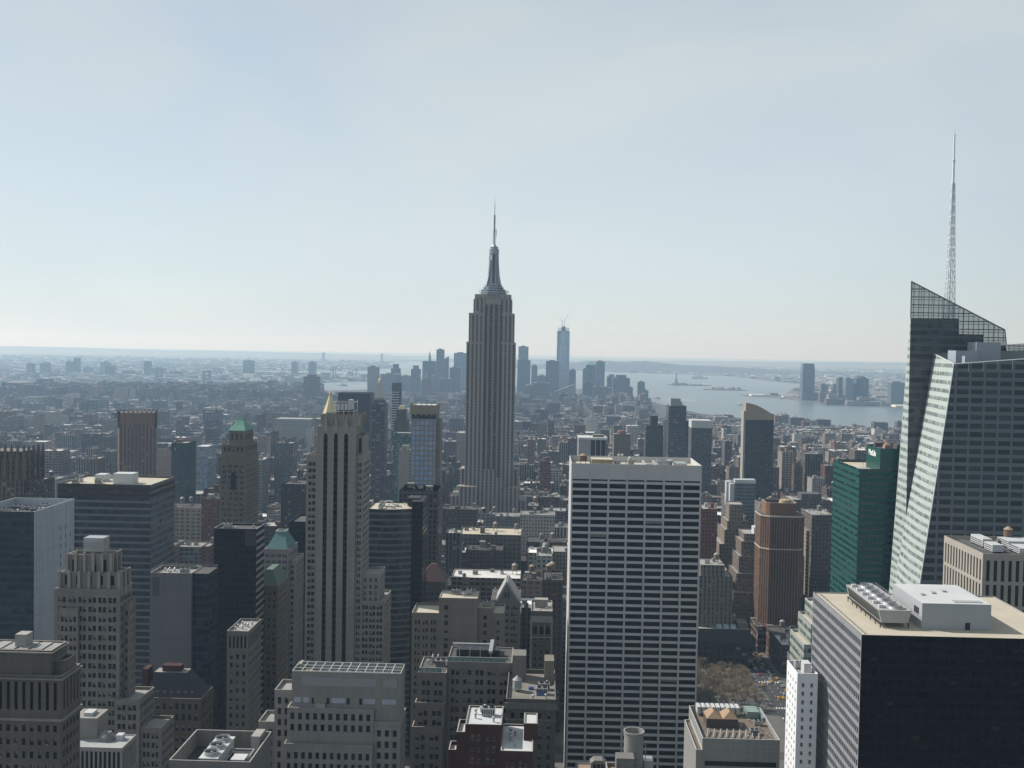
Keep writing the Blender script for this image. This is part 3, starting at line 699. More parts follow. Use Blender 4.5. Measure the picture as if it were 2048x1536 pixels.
b = MB(); b.box(4, 8, 5, 14, h.H-2, h.H-.4); b.tube((6, 12, h.H-.4), (6, 12, h.H+4), .12, 5); b.tube((5, 12, h.H+2.6), (8, 12, h.H+3.4), .1, 4); h.part('window_washing_rig', b, M_DUCT)

# white framed slab with black window bands
M_GRACE = plain('white_travertine', (.50, .50, .50), .75, nscale=.08, var=.12)
h = B('white_grid_tower', 'white stone slab tower with seven columns of wide black windows', 'office tower', 1143, 1404, 929, 600, 44)
wn = dict(bay=10.6, floor=4.16, wf=.895, hf=.66, margin=.35, top=10.9, rec=.7, style='black')
h.tier(0, h.W, 0, h.D, 0, h.H, wn, faces='F', par=3.4, zwin=12)
h.done(M_GRACE, M_CREAMROOF)
b = MB()
for k in range(1, 7): x = .35+k*(h.W-.7)/7; b.box(x-.14, x+.14, -.22, -.003, 10, h.H-.4)
h.part('joint_fin', b, M_GRACE)
b = MB()
for k in range(7): x = .35+(k+.5)*(h.W-.7)/7; b.box(x-4.7, x+4.7, -.03, -.012, h.H-9.9, h.H-8.9)
h.part('vent_slot', b, M_BLACK)
zr = h.H-3.4
b = MB(); b.box(12, 24.5, 12, 24, zr, zr+4.6, skip='D', mt=1); h.part('plant_room', b, [plain('cream_brick', (.42, .37, .27), .9, nscale=.4), M_CREAMROOF])
b = MB(); b.box(33, 36.5, 8, 12, zr, zr+5.2, skip='D'); b.lathe(34.2, 10, [(.9, zr+5.2), (1.1, zr+6), (.3, zr+7)], 8, 1); h.part('stair_head', b, [M_GREYROOF, M_WHITE])
o = link('water_tank', ME_TANK, h.root, (7.5, 22, zr)); o.scale = (1.05, 1.05, .8)
b = MB()
for cx_ in (54.5,):
    b.lathe(cx_, 14, [(4.6, zr), (4.6, zr+3.8), (5.1, zr+4.2), (5.1, zr+5), (4.5, zr+5), (4.2, zr+3.6)], 24, 0, caps=(False, False)); b.lathe(cx_, 14, [(4.3, zr+3.7), (4.3, zr+3.8)], 24, 1)
b.box(60.5, 67, 8, 20, zr, zr+3.6); h.part('cooling_tower', b, [M_STEEL, M_DUCT])
b = MB(); b.box(44, 49, 6, 30, zr+.02, zr+.8, 1); b.box(44, 49, 6, 7, zr, zr+2.8); b.box(49, 50, 6, 30, zr, zr+3.0); b.box(43, 44, 6, 30, zr, zr+3.0); h.part('fan_pit', b, [M_DUCT, M_BLACK])
clutter(h.root, 2, h.W-8, 2, h.D-2, zr, 9, rng, 0, False)
for x in (28.5, 30.5, 40):
    b = MB(); b.tube((x, 20, zr), (x, 20, zr+7), .1, 5); b.lathe(x, 20, [(.9, zr+6.4), (.6, zr+7.2), (.1, zr+7.4)], 8); h.part('antenna', b, M_WHITE)

# copper brown octagonal tower on the avenue
M_COPPERB = facade('bronze_pier_wall', (.30, .165, .095), (.05, .045, .045), bay=2.35, floor=3.5, wf=.56, hf=.8, sp=(.10, .075, .06), blind=.12, blindcol=(.14, .12, .10), gloss=.18, stain=.12)
M_BRNP = plain('bronze_brick', (.33, .18, .105), .8, nscale=.2, var=.12)
h = B('bronze_tower', 'orange brown octagonal tower with bronze piers and a lower crown on the avenue', 'residential tower', 1538, 1612, 1033, 900, 36)
c = 5.0; Wd, Dp = h.W, h.D
oc = [(c-4, 0), (Wd-c, 0), (Wd, c), (Wd, Dp-c), (Wd-c, Dp), (c-4, Dp), (-5.5, Dp-c-2), (-5.5, c+2)]
b = MB(); zk = h.lz(1525, 1098); zg = 22
b.prism(oc, zg, zk-.5, 0, caps=(False, False)); b.prism(oc, zk+.5, h.H-.8, 0, caps=(False, False))
for z in (zk, h.H-.4): b.prism([(x+(.4 if x > Wd/2 else -.4), y+(.4 if y > Dp/2 else -.4)) for x, y in oc], z-.5, z+.5, 1, caps=(True, True))
h.part('wall', b, [M_COPPERB, plain('pale_band', (.5, .42, .34), .7)])
b = MB(); b.prism([(x, y) for x, y in oc], h.H+.1, h.H+.12); h.part('roof', b, M_DARKROOF)
b = MB(); zc = h.lz(1560, 1006, 6); cr = [(6-4, 6), (Wd-9, 6), (Wd-6, 9), (Wd-6, Dp-9), (Wd-9, Dp-6), (2, Dp-6), (-1, Dp-9), (-1, 9)]
b.prism(cr, h.H, zc, 0, caps=(False, False)); ci = [(x+(-.7 if x > Wd/2 else .7), y+(-.7 if y > Dp/2 else .7)) for x, y in cr]
for i in range(8):
    j = (i+1) % 8; b.quad((*cr[i], zc), (*cr[j], zc), (*ci[j], zc), (*ci[i], zc), 1); b.quad((*ci[i], zc), (*ci[j], zc), (*ci[j], zc-5), (*ci[i], zc-5), 2)
b.face([(x, y, zc-5) for x, y in ci], 2)
h.part('crown', b, [M_BRNP, plain('pale_band', (.5, .42, .34), .7), M_DARKROOF])
b = MB(); b.lathe(Wd*.55, Dp*.5, [(6, zc-5), (4.5, zc+1.2), (.3, zc+2.2)], 14); h.part('dome', b, plain('tan_dome', (.42, .32, .2), .8))
b = MB(); b.box(-9, Wd+6, -9, Dp+4, 0, zg); h.part('podium', b, facade('podium_wall', (.20, .15, .12), (.03, .03, .03), bay=5, floor=5.5, wf=.8, hf=.6, blind=.2))

# ------------------------------------------------------------------ towers on the Fifth Avenue side
def tower(name, label, cat, px0, px1, pyt, Y, depth, mat, roof=None, par=1.2, n=3, tank=.2, trim=None, group=None, big=True):
    h = B(name, label, cat, px0, px1, pyt, Y, depth, group)
    h.tier(0, h.W, 0, depth, 0, h.H, par=par); h.done(mat, roof, trim)
    if n: clutter(h.root, 1, h.W-1, 1, depth-1, h.H-par, n, rng, tank, big)
    return h
M_LIME = plain('grey_limestone', (.42, .40, .365), .85, nscale=.06, var=.14, grain=.05)
M_LIMEL = plain('pale_limestone', (.50, .465, .405), .85, nscale=.06, var=.14, grain=.05)
M_SP = plain('dark_spandrel', (.05, .048, .045), .6)
M_TANB = plain('tan_brick', (.30, .265, .215), .9, nscale=.08, var=.18, grain=.08)
M_GREYB = plain('grey_brick', (.27, .255, .235), .9, nscale=.08, var=.18, grain=.08)
M_REDB = plain('dark_red_brick', (.105, .05, .042), .9, nscale=.1, var=.2, grain=.1)
M_PALE = plain('pale_stone_trim', (.52, .5, .46), .8, nscale=.2, var=.1)

# grey limestone tower with three black slots
h = B('striped_tower', 'tall grey limestone tower with three black vertical slots and scaffolded plant on its crown', 'skyscraper', 612, 726, 912, 520, 22)
sx0, sx1 = h.lx(634.6, 900), h.lx(712, 900); zsh = h.lz(676, 852); zc = h.lz(680, 830); zr0 = h.lz(730, 912)
wn = dict(bay=5.1, floor=3.27, wf=.78, hf=.58, grp=2, gap=.35, margin=.55, top=3.2, style='sash')
def nohole(f, u, z): return f == 'F' and sx0-.5 < u < sx1+.5
h.tier(0, sx0, 1.2, h.D, 0, zr0, wn, zwin=20); h.tier(sx1, h.W, 1.2, h.D, 0, zr0, wn, zwin=20)
zu = h.lz(730, 872); wu = dict(bay=4.2, floor=8, wf=.5, hf=.9, margin=.3, top=1.2, rec=.6, style='black')
h.tier(sx0-1.8, sx0, 2.6, h.D-3, zr0-1.1, zu, None); h.tier(sx1, sx1+3.2, 2.6, h.D-3, zr0-1.1, zu, wu, faces='F')
# shaft with slots
sl_ = [h.lx(x, 900) for x in (651, 671.5, 692)]; sw = 2.0; zs_ = h.lz(670, 868)
W = h.wall; edges = [sx0]+[v for x in sl_ for v in (x-sw/2, x+sw/2)]+[sx1]
for i in range(0, 8, 2): W.quad((edges[i], 0, 0), (edges[i+1], 0, 0), (edges[i+1], 0, zsh), (edges[i], 0, zsh))
for x in sl_:
    a, c = x-sw/2, x+sw/2
    W.face([(a, 0, zs_-.9), (x, 0, zs_+.6), (c, 0, zs_-.9), (c, 0, zsh), (a, 0, zsh)])
    W.quad((a, 0, 0), (a, .9, 0), (a, .9, zs_+.6), (a, 0, zs_+.6)); W.quad((c, .9, 0), (c, 0, 0), (c, 0, zs_+.6), (c, .9, zs_+.6))
W.box(sx0, sx1, .95, h.D-2, 0, zsh, skip='DF'); W.box(sx0, sx0+.01, 0, .95, 0, zsh, skip='TDBRF'); W.quad((sx1, 0, 0), (sx1, .95, 0), (sx1, .95, zsh), (sx1, 0, zsh))
W.quad((sx0, 0, zsh), (sx1, 0, zsh), (sx1, .95, zsh), (sx0, .95, zsh))
for i, x in enumerate(sl_):
    b = MB(); b.quad((x-sw/2, .9, 0), (x+sw/2, .9, 0), (x+sw/2, .9, zs_+.6), (x-sw/2, .9, zs_+.6), 0)
    for k in range(int(zs_/3.27)): z = zs_-1-k*3.27; b.box(x-sw/2, x+sw/2, .84, .895, z-1.5, z, 1, skip='BLR')
    h.part('window_slot', b, [plain('black_glass', (0, 0, 0)), plain('slot_spandrel', (.018, .018, .018), .6)])
    b = MB(); b.loft([[(x-1.0, -.3, zsh-3), (x+1.0, -.3, zsh-3), (x+1.0, .1, zsh-3), (x-1.0, .1, zsh-3)], [(x-.7, -.35, zsh+2.5), (x+.7, -.35, zsh+2.5), (x+.7, .1, zsh+2.5), (x-.7, .1, zsh+2.5)], [(x-.1, -.1, zsh+5), (x+.1, -.1, zsh+5), (x+.1, .1, zsh+5), (x-.1, .1, zsh+5)]]); h.part('finial', b, M_LIMEL)
# crown
cx0, cx1 = sx0+1.2, sx1-.2
b = MB(); b.box(cx0, cx1+2.2, 1.4, h.D-4, zsh, zc, skip='TD')
for k in range(13): x = cx0+.3+k*(cx1-cx0-.6)/12; b.box(x-.28, x+.28, 1.0, 1.39, zsh, zc+.7, skip='D')
for k in range(6): y = 3+k*2.6; b.box(cx1+2.21, cx1+2.6, y-.28, y+.28, zsh, zc+.7, skip='D')
b.box(cx0+.5, cx1+1.7, 1.9, h.D-4.5, zc-1.6, zc-1.5, 1)
cr_ = h.part('crown', b, [M_LIMEL, M_DARKROOF])
zz = zc-1.5; b = MB(); p0, p1 = h.lx(668, 820), h.lx(702, 820)
b.box(p0, p1-1, 7, 13, zz, zz+7.2, 1)
for k in range(4): b.box(p0+.2+k*1.9, p0+1.7+k*1.9, 6.6, 6.99, zz+3.6, zz+6.8, 0)
for zq in (zz+3, zz+7.6):
    for y in (5, 15): b.tube((p0-1.2, y, zq), (p1+.6, y, zq), .16, 5)
    for x in (p0-1.2, p1+.6): b.tube((x, 5, zq), (x, 15, zq), .16, 5)
for k in range(5):
    x = p0-1.2+k*(p1-p0+1.8)/4
    for y in (5, 15): b.tube((x, y, zz), (x, y, zz+(8.6 if k > 2 else 4)), .16, 5)
b.box(p1-2.2, p1-.2, 5, 9, zz+4, zz+9); b.box(cx0+.2, cx0+2.2, 3, 6, zz, zz+1.8)
h.part('roof_plant', b, [M_WHITE, plain('plant_dark', (.06, .06, .06), .7)])
# lower wings towards the avenue
q0, q1, q2 = h.lx(737, 1200), h.lx(758, 1150), h.lx(768, 1200); za, zb_ = h.lz(755, 1150), h.lz(765, 1203)
h.tier(h.W-.4, q1, 2.2, 20, 60, za, dict(bay=3.2, floor=3.27, wf=.5, hf=.6, margin=.5, top=1.8, style='light'), zwin=100)
h.tier(h.W-.4, q2, .6, 25, 0, zb_, dict(bay=4.2, floor=3.27, wf=.8, hf=.6, grp=2, margin=.5, top=1.8, style='sash'), zwin=20)
h.done(M_LIME, M_GREYROOF, M_LIMEL)
HEROES.append((h.X0, h.X0+q2, h.Y, h.Y+40, zb_))

# foreground grey stepped block with an open roof frame
h = B('stepped_office_block', 'grey stone office block with setbacks and an open white frame over its roof plant', 'office block', 568, 800, 1420, 330, 15)
wn = dict(bay=2.35, floor=3.62, wf=.5, hf=.6, margin=.5, top=2.2, rec=.45, style='fixed')
z2 = h.lz(690, 1350); x2a, x2b = h.lx(580, 1350), h.lx(801, 1350)
h.tier(0, h.W-8.6, 0, h.D, 0, h.lz(690, 1490), wn, zwin=85, par=.6); h.tier(h.W-8.6, h.W, 1.4, h.D, 0, h.H-4, wn, faces='FR', zwin=85, par=.4)
h.tier(.7, h.W-8.6, 1.2, h.D, h.lz(690, 1490)-.6, h.H, dict(wn, top=1.2), par=.5)
h.tier(x2a, h.W-.2, 2.6, h.D-2, h.H-4.4, z2, None, par=2.6)
h.tier(-5.6, 0, 10, h.D+6, 0, h.lz(560, 1400), dict(wn, top=2), zwin=85); h.tier(-11.5, -5.6, 12, h.D+8, 0, h.lz(530, 1470), dict(wn, top=2), zwin=85)
h.done(plain('grey_ashlar', (.40, .39, .37), .85, nscale=.08, var=.14, grain=.05), M_GREYROOF, M_LIMEL)
for a, c, lab in ((h.lx(600, 1380), h.lx(750, 1380), 0), (h.lx(764, 1380), h.lx(792, 1380), 0)):
    b = MB(); zl = h.lz(690, 1378); b.box(a, c, 2.45, 2.59, zl, zl+2.6)
    for k in range(9): b.box(a, c, 2.38, 2.449, zl+.1+k*.28, zl+.2+k*.28, 1)
    h.part('louvre', b, [M_DUCT, M_STEEL])
for a, c in ((h.lx(585, 1410), h.lx(598, 1410)), (h.lx(603, 1410), h.lx(614, 1410)), (h.lx(660, 1405), h.lx(688, 1405)), (h.lx(725, 1405), h.lx(748, 1405)), (h.lx(762, 1405), h.lx(790, 1405))):
    b = MB(); zl = h.lz(690, 1412); b.box(a, c, 2.42, 2.59, zl, zl+1.6); h.part('skylight_panel', b, plain('pale_blue_panel', (.40, .43, .48), .5))
for a, c in ((h.lx(620, 1408), h.lx(624, 1408)), (h.lx(650, 1405), h.lx(655, 1405)), (h.lx(691, 1405), h.lx(696, 1405)), (h.lx(716, 1405), h.lx(721, 1405))):
    b = MB(); zl = h.lz(690, 1414); b.box(a, c, 2.42, 2.59, zl, zl+1.9); h.part('doorway', b, M_BLACK)
b = MB(); b.box(h.lx(628, 1410), h.lx(648, 1410), 1.4, 2.5, h.H-.3, h.H+1.2); h.part('vent_box', b, M_DUCT)
zt = z2+.1; b = MB(); xs = np.linspace(x2a+.2, h.W-.4, 13)
for i in range(12):
    b.tube((xs[i], 2.9, zt), (xs[i], h.D-2.3, zt), .12, 4)
    b.tube((xs[i], 2.9, zt), ((xs[i]+xs[i+1])/2, 6, zt-2.2), .1, 4); b.tube(((xs[i]+xs[i+1])/2, 6, zt-2.2), (xs[i+1], 2.9, zt), .1, 4)
for y in (2.9, 6, 9, h.D-2.3): b.tube((xs[0], y, zt), (xs[-1], y, zt), .14, 4)
h.part('roof_frame', b, M_WHITE)
for k in range(7):
    o = link('fan', ME_FAN, h.root, (x2a+10+k*3.4, 8.2, z2-2.6)); o.scale = (.85, .85, .8)
o = link('water_tank', ME_TANK, h.root, (x2a+4, 8, z2-6)); o.scale = (1, 1, .6)
b = MB(); b.box(x2a+1, x2a+1.8, 8, 12, z2-2.6, z2+.8); h.part('bulkhead', b, M_LIMEL)

# white roof with three big fans, bottom of the frame
h = B('fan_roof_building', 'concrete office building whose walled roof holds a white cooling tower with three large fans', 'office building', 338, 500, 1522, 280, 23)
h.tier(0, h.W, 0, h.D, 0, h.H, None, par=5.0)
h.done(plain('stained_concrete', (.30, .29, .265), .9, nscale=.12, var=.25, grain=.1), plain('wet_roof', (.06, .06, .06), .8, var=.4, nscale=.2), M_PALE)
zr = h.H-5
b = MB(); b.box(7.5, 12.3, 3, 19, zr+.4, zr+4.4); b.box(7.2, 12.6, 2.7, 19.3, zr+4.4, zr+4.6); ct = h.part('cooling_tower', b, M_WHITE)
for k in range(3): o = link('fan', ME_FAN, ct, (9.9, 5.8+k*5.2, zr+4.6)); o.scale = (1.1, 1.1, .8)
b = MB(); b.box(15, 18.5, 7, 11, zr+.3, zr+2.6); b.box(14.8, 18.7, 6.8, 11.2, zr+2.6, zr+2.8); h.part('cooling_unit', b, M_WHITE)
b = MB(); b.box(18.2, 20.8, 15.5, 21.5, zr, zr+6.2); h.part('stair_head', b, M_PALE)
b = MB(); b.tube((13.2, 14, zr+3), (19.6, 14, zr+3), .3, 6); b.tube((19.6, 14, zr+3), (19.6, 9, zr+3), .3, 6); b.tube((19.6, 9, zr+3), (18.6, 9, zr+1.6), .3, 6); b.tube((13.2, 14, zr+3), (12.5, 14, zr+1.4), .3, 6); b.tube((19.6, 9, zr+3), (19.6, 9, zr), .25, 6); h.part('pipework', b, M_DUCT)

# stone block at the corner of the frame
h = B('corner_stone_block', 'weathered stone office block with a square penthouse and tall arcaded top floors', 'office block', -90, 123, 1350, 262, 11)
wn = dict(bay=2.1, floor=3.45, wf=.45, hf=.52, margin=.6, top=12.5, rec=.4, style='sash'); wt = dict(bay=2.1, floor=8, wf=.42, hf=.9, margin=.6, top=1.4, rec=.6, style='fixed')
h.tier(0, h.W, 0, h.D, 0, h.H, None, par=1.6, faces='', roof=True) if False else None
h.tier(0, h.W, 0, h.D, 0, h.H-11, dict(wn, top=1.2), zwin=85, roof=False); h.tier(0, h.W, 0, h.D, h.H-11, h.H, wt, par=1.3)
zp = h.lz(50, 1300, 1.6); h.tier(2, h.W-3.4, 1.6, h.D-.6, h.H-1.3, zp, dict(bay=2.1, floor=5, wf=.36, hf=.62, margin=.8, top=2.4, rec=.3, style='fixed'), par=.4)
h.tier(h.W-3.4, h.W-.6, 3.5, h.D-1.5, h.H-1.3, h.H+3, None)
h.done(plain('soot_stone', (.215, .195, .165), .9, nscale=.09, var=.24, grain=.08), M_GREYROOF, M_LIMEL)
b = MB()
for z in (h.H-.35, h.H-11): b.box(-.5, h.W+.5, -.5, h.D+.5, z-.6, z-.35 if z > h.H-2 else z)
for z in (zp,): b.box(1.5, h.W-2.9, 1.1, h.D-.1, z-.7, z-.42)
h.part('cornice', b, M_LIME)
b = MB()
for k in range(5): b.box(4+k*3.6, 6.6+k*3.6, 2.6, h.D-1.6, zp-.39, zp-.1)
h.part('roof_panel', b, M_GREYROOF); b = MB(); b.box(13, 16, 5, 8.5, zp-.4, zp+3.0); h.part('stair_head', b, M_PALE)

# tan brick deco tower
h = B('deco_tower', 'brown brick art deco tower with buttressed crown and boxed tank on its roof', 'office tower', 110, 239, 1178, 380, 12)
wn = dict(bay=3.7, floor=3.5, wf=.76, hf=.58, grp=2, gap=.4, margin=.8, top=2.6, style='sash', sp=0)
zt1, zt2, zt3 = h.lz(180, 1178), h.lz(180, 1150), h.lz(180, 1112)
h.tier(0, h.W, 0, h.D, 0, zt1, wn, zwin=60); h.tier(-1.6, 3, 3, h.D-1, 0, zt1-1.2, wn, zwin=60)
wt = dict(bay=3.9, floor=4.2, wf=.4, hf=.85, margin=.6, top=.9, rec=.6, style='fixed')
h.tier(1.2, h.W-.6, 1.2, h.D-1, zt1-1.1, zt2+.6, wt, par=.6); h.tier(3.4, h.W-4.2, 2.6, h.D-1, zt2-.2, zt3, dict(wt, bay=3.4, floor=5, top=1.7), par=1.4)
zs1, zs2 = h.lz(250, 1397), h.lz(290, 1455); wa, wb = h.lx(281, 1400), h.lx(323, 1460)
h.tier(h.W-1.4, wa, -1, h.D+2, 0, zs1, dict(wn, top=1.6), zwin=60); h.tier(wa-.2, wb, 0, h.D+1, 0, zs2, dict(wn, top=1.6), zwin=55)
h.tier(h.W, h.W+2.2, 4, h.D-2, zs1-2, h.lz(255, 1210), dict(wn, bay=2.2, grp=1, wf=.4, margin=.2), faces='FR')
h.tier(2, 9.2, -1.2, 1, 60, h.lz(150, 1215), dict(wn, margin=.4), faces='F', zwin=64)
h.done(plain('brown_grey_brick', (.33, .31, .28), .9, nscale=.08, var=.18, grain=.08), M_GREYROOF, M_LIMEL)
HEROES.append((h.X0, h.X0+wb, h.Y-2, h.Y+h.D+3, zs2))
b = MB()
for k in range(7):                                                    # buttress piers of the two crown storeys
    x = 1.2+k*(h.W-1.8)/6; b.box(x-.55, x+.55, .5, 1.19, zt1-2.4, zt2+.9); b.box(x-.35, x+.35, .7, 1.18, zt2+.9, zt2+1.3)
for k in range(6):
    x = 3.4+k*(h.W-7.6)/5; b.box(x-.5, x+.5, 1.9, 2.59, zt2, zt3+.3); b.box(x-.3, x+.3, 2.1, 2.58, zt3+.3, zt3+.8)
for k in range(3):
    y = 2+k*4; b.box(h.W-.59, h.W+.1, y-.5, y+.5, zt1-2.4, zt2+1.0); b.box(h.W-4.19, h.W-3.5, 3+k*3.6-.4, 3+k*3.6+.4, zt2, zt3+.6)
h.part('buttress', b, M_LIMEL)
b = MB(); xa, xb = h.lx(167, 1095, 4), h.lx(207, 1095, 4); zb = h.lz(187, 1100, 4); b.box(xa, xb, 4, 9.5, zb-.6, h.lz(187, 1076, 4)); 
for k in range(3): b.box(xa+.3+k*2.4, xa+2.3+k*2.4, 3.9, 3.99, zb+.4, zb+3, 1)
for x in (xa+.3, xb-.6): b.box(x, x+.3, 5, 9, zt3-1.4, zb-.6, 1)
h.part('boxed_tank', b, [M_STEEL, M_DUCT])

# low grey roof in front of it
h = B('low_grey_building', 'low building with a bare grey roof and a domed vent below the brown deco tower', 'office building', 140, 244, 1495, 330, 12)
h.tier(0, h.W, 0, h.D, 0, h.H, dict(bay=1.5, floor=9, wf=.6, hf=.9, margin=.4, top=1, rec=.5, style='fixed'), zwin=95, par=.3); h.done(plain('grey_mullions', (.30, .30, .295), .8, nscale=.2), plain('grey_gravel', (.34, .36, .36), .9, nscale=.1, var=.2, grain=.1), M_LIMEL)
b = MB(); b.lathe(9, 7.6, [(2.6, h.H-.3), (2.4, h.H+1.2), (1.4, h.H+2.4), (.1, h.H+2.8)], 14); h.part('domed_vent', b, plain('soft_grey', (.22, .22, .22), .8), True)
b = MB(); b.box(12, 14.2, 7, 9.5, h.H-.3, h.H+1.5); h.part('cooling_unit', b, M_WHITE)
b = MB(); b.box(-3, 5.4, 8, h.D+5, 60, h.H+6.5); b.box(0, 3, 10, 14, h.H+6.5, h.H+7.6, 1); h.part('rear_wing', b, [M_LIME, M_WHITE])

# glass and concrete towers
M_BLUEG = facade('blue_black_glass', (.055, .075, .09), (.016, .026, .036), bay=3.0, floor=3.9, wf=.97, hf=.62, blind=.2, blindcol=(.05, .07, .085), gloss=.14, gspec=.4, stain=.12)
M_CONC = plain('blue_grey_concrete', (.66, .71, .78), .85, nscale=.05, var=.12)
h = B('white_side_tower', 'glass fronted tower with a long blank pale grey side wall and a sunken roof', 'office tower', -60, 68, 1022, 500, 44)
h.tier(0, h.W, 0, h.D, 0, h.H, wm={'F': 1}, par=4.2); h.done([M_CONC, M_BLUEG], M_DARKROOF, M_WHITE)
clutter(h.root, 2, h.W-2, 2, h.D-2, h.H-4.2, 12, rng, 0, False)
b = MB()
for k in range(14):
    for j in range(3): b.box(h.W+.003, h.W+.04, 28+j*5.4, 28.8+j*5.4, h.H-12-k*4.6, h.H-14.4-k*4.6) if j < 2 or k % 2 else None
bb = MB(); bb.f, bb.v, bb.m, bb.c = b.f, b.v, b.m, b.c; h.part('window_slits', bb, M_BLACK); h.root.children[-1]['kind'] = 'stuff'
M_BANDS = facade('dark_ribbon_glass', (.23, .235, .24), (.020, .030, .042), bay=3.0, floor=3.95, wf=1.0, hf=.66, blind=.2, blindcol=(.06, .075, .09), gloss=.14, sub=2, subcol=(.05, .055, .06), subw=.1, gspec=.35, stain=.15)
h = B('ribbon_window_slab', 'broad dark office slab with white ribbon bands and a white box on its pale roof', 'office slab', 115, 301, 968, 600, 40)
h.tier(0, h.W, 0, h.D, 0, h.H-7.5, roof=False); h.tier(0, h.W, 0, h.D, h.H-7.5, h.H, par=1.0, wm=1)
h.done([M_BANDS, facade('dark_top_band', (.075, .062, .052), (.04, .035, .03), bay=3, floor=3.6, wf=1, hf=.5, blind=0)], M_CREAMROOF, M_PALE)
for (a, c, y, d, t) in ((190, 209, 16, 8, 949), (226, 265, 8, 9, 947)):
    b = MB(); b.box(h.lx(a, 960, y), h.lx(c, 960, y), y, y+d, h.H-1, h.lz(a, t, y)); h.part('plant_room', b, M_WHITE)
clutter(h.root, 3, 26, 4, h.D-3, h.H-1, 9, rng, 0, False)
h = B('concrete_core_tower', 'grey tower with a blank concrete front and dark glass on its flank', 'office tower', 300, 383, 1146, 470, 16)
h.tier(0, h.W, 0, h.D, 0, h.H, par=1.4); h.done(plain('flank_concrete', (.23, .235, .24), .9, nscale=.05, var=.1), M_GREYROOF, M_LIMEL)
b = MB(); b.box(h.W, h.W+7.2, 2, h.D, 0, h.H-.4, mt=1); h.part('glass_wing', b, [M_BLUEG, M_DARKROOF]); HEROES.append((h.X0, h.X0+h.W+7.2, 470, 508, h.H))
b = MB(); b.box(1.2, 4.4, -.04, -.003, h.H-10.5, h.H-2); h.part('louvre', b, plain('louvre_grey', (.085, .085, .088), .8))
b = MB(); railing(b, [(.3, .3), (h.W+7, .3), (h.W+7, h.D-.3), (.3, h.D-.3), (.3, .3)], h.H); h.part('railing', b, M_STEEL)
clutter(h.root, 2, h.W-1, 3, h.D-3, h.H-1.4, 8, rng, 0, False)
M_NIGHT = facade('brown_black_glass', (.030, .026, .024), (.014, .013, .013), bay=1.5, floor=3.7, wf=.8, hf=.6, blind=.1, blindcol=(.035, .03, .028), gloss=.2, gspec=.25, stain=.08)
h = B('black_tower', 'plain black office tower with a striped flank behind the grey concrete tower', 'office tower', 428, 513, 1057, 540, 16)
h.tier(0, h.W, 0, h.D, 0, h.H, wm={'R': 1}, par=1.0); h.done([M_NIGHT, facade('black_white_flank', (.42, .42, .42), (.02, .02, .02), bay=40, floor=3.7, wf=1, hf=.6, blind=0)], M_DARKROOF, M_STEEL)
b = MB(); b.box(h.W-6, h.W-.02, -.05, -.004, h.H-9, h.H-1); h.part('louvre', b, plain('louvre_black', (.06, .055, .05), .8)); clutter(h.root, 1, h.W-1, 1, h.D-1, h.H-1, 3, rng, 0, False)

# green pyramid tower
h = B('green_pyramid_tower', 'stone tower crowned by a green copper pyramid with arched top windows', 'office tower', 440, 492, 912, 750, 34)
wn = dict(bay=4.3, floor=3.9, wf=.6, hf=.55, grp=2, gap=.5, margin=.9, top=6, style='sash')
za = h.lz(478, 912); zb = h.lz(478, 888); zc = h.lz(480, 862); zt = h.lz(481, 835)
h.tier(0, h.W, 0, h.D, 0, za, wn, zwin=30); h.tier(.8, h.W-.8, .8, h.D-.8, za-1, zb, dict(bay=2.9, floor=6, wf=.4, hf=.5, margin=1, top=1.5, style='fixed'), par=.8)
x0, x1 = h.lx(455, 870), h.lx(492, 870)-1.6
h.tier(x0, x1, 3, h.D-9, zb-.8, zc, dict(bay=2.9, floor=7, wf=.42, hf=.66, margin=1, top=1.6, style='fixed'), par=0)
h.done(plain('tan_stone', (.27, .235, .18), .9, nscale=.07, var=.16, grain=.05), M_GREYROOF, M_TANB)
pm, py_ = (x0+x1)/2, (h.D-6)/2
b = MB(); b.loft([[(x0-.3, 2.7, zc), (x1+.3, 2.7, zc), (x1+.3, h.D-8.7, zc), (x0-.3, h.D-8.7, zc)], [(pm-2, py_-2, zt-3), (pm+2, py_-2, zt-3), (pm+2, py_+2, zt-3), (pm-2, py_+2, zt-3)], [(pm-.3, py_-.3, zt), (pm+.3, py_-.3, zt), (pm+.3, py_+.3, zt), (pm-.3, py_+.3, zt)]])
rf = h.part('pyramid_roof', b, M_COPPER)
b = MB()
for k in range(7): x = x0+1+k*(x1-x0-2)/6; b.tube((x, 2.9, zc+.2), (pm+(x-pm)*.26, py_-2.05, zt-3), .14, 4)
b.build('standing_seam', M_COPPER, rf)
b = MB()
for z in (za-.2, zb-.2): b.box(-.6, h.W+.6, -.6, h.D+.6, z-1.1, z-.7); 
for k in range(6): b.box(.5+k*3.1, 1.6+k*3.1, -.5, -.01, za-2.2, za-1.31)
h.part('cornice', b, M_TANB)
b = MB(); xm = h.lx(467, 960); zA = h.lz(470, 950)
pts = [(xm-2.1+4.2*i/10, zA+2.1*math.sin(math.pi*i/10)) for i in range(11)]
b.face([(xm-2.1, -.06, zA-11), (xm+2.1, -.06, zA-11)]+[(x, -.06, z) for x, z in reversed(pts)]); h.part('arched_window', b, M_GLASS)

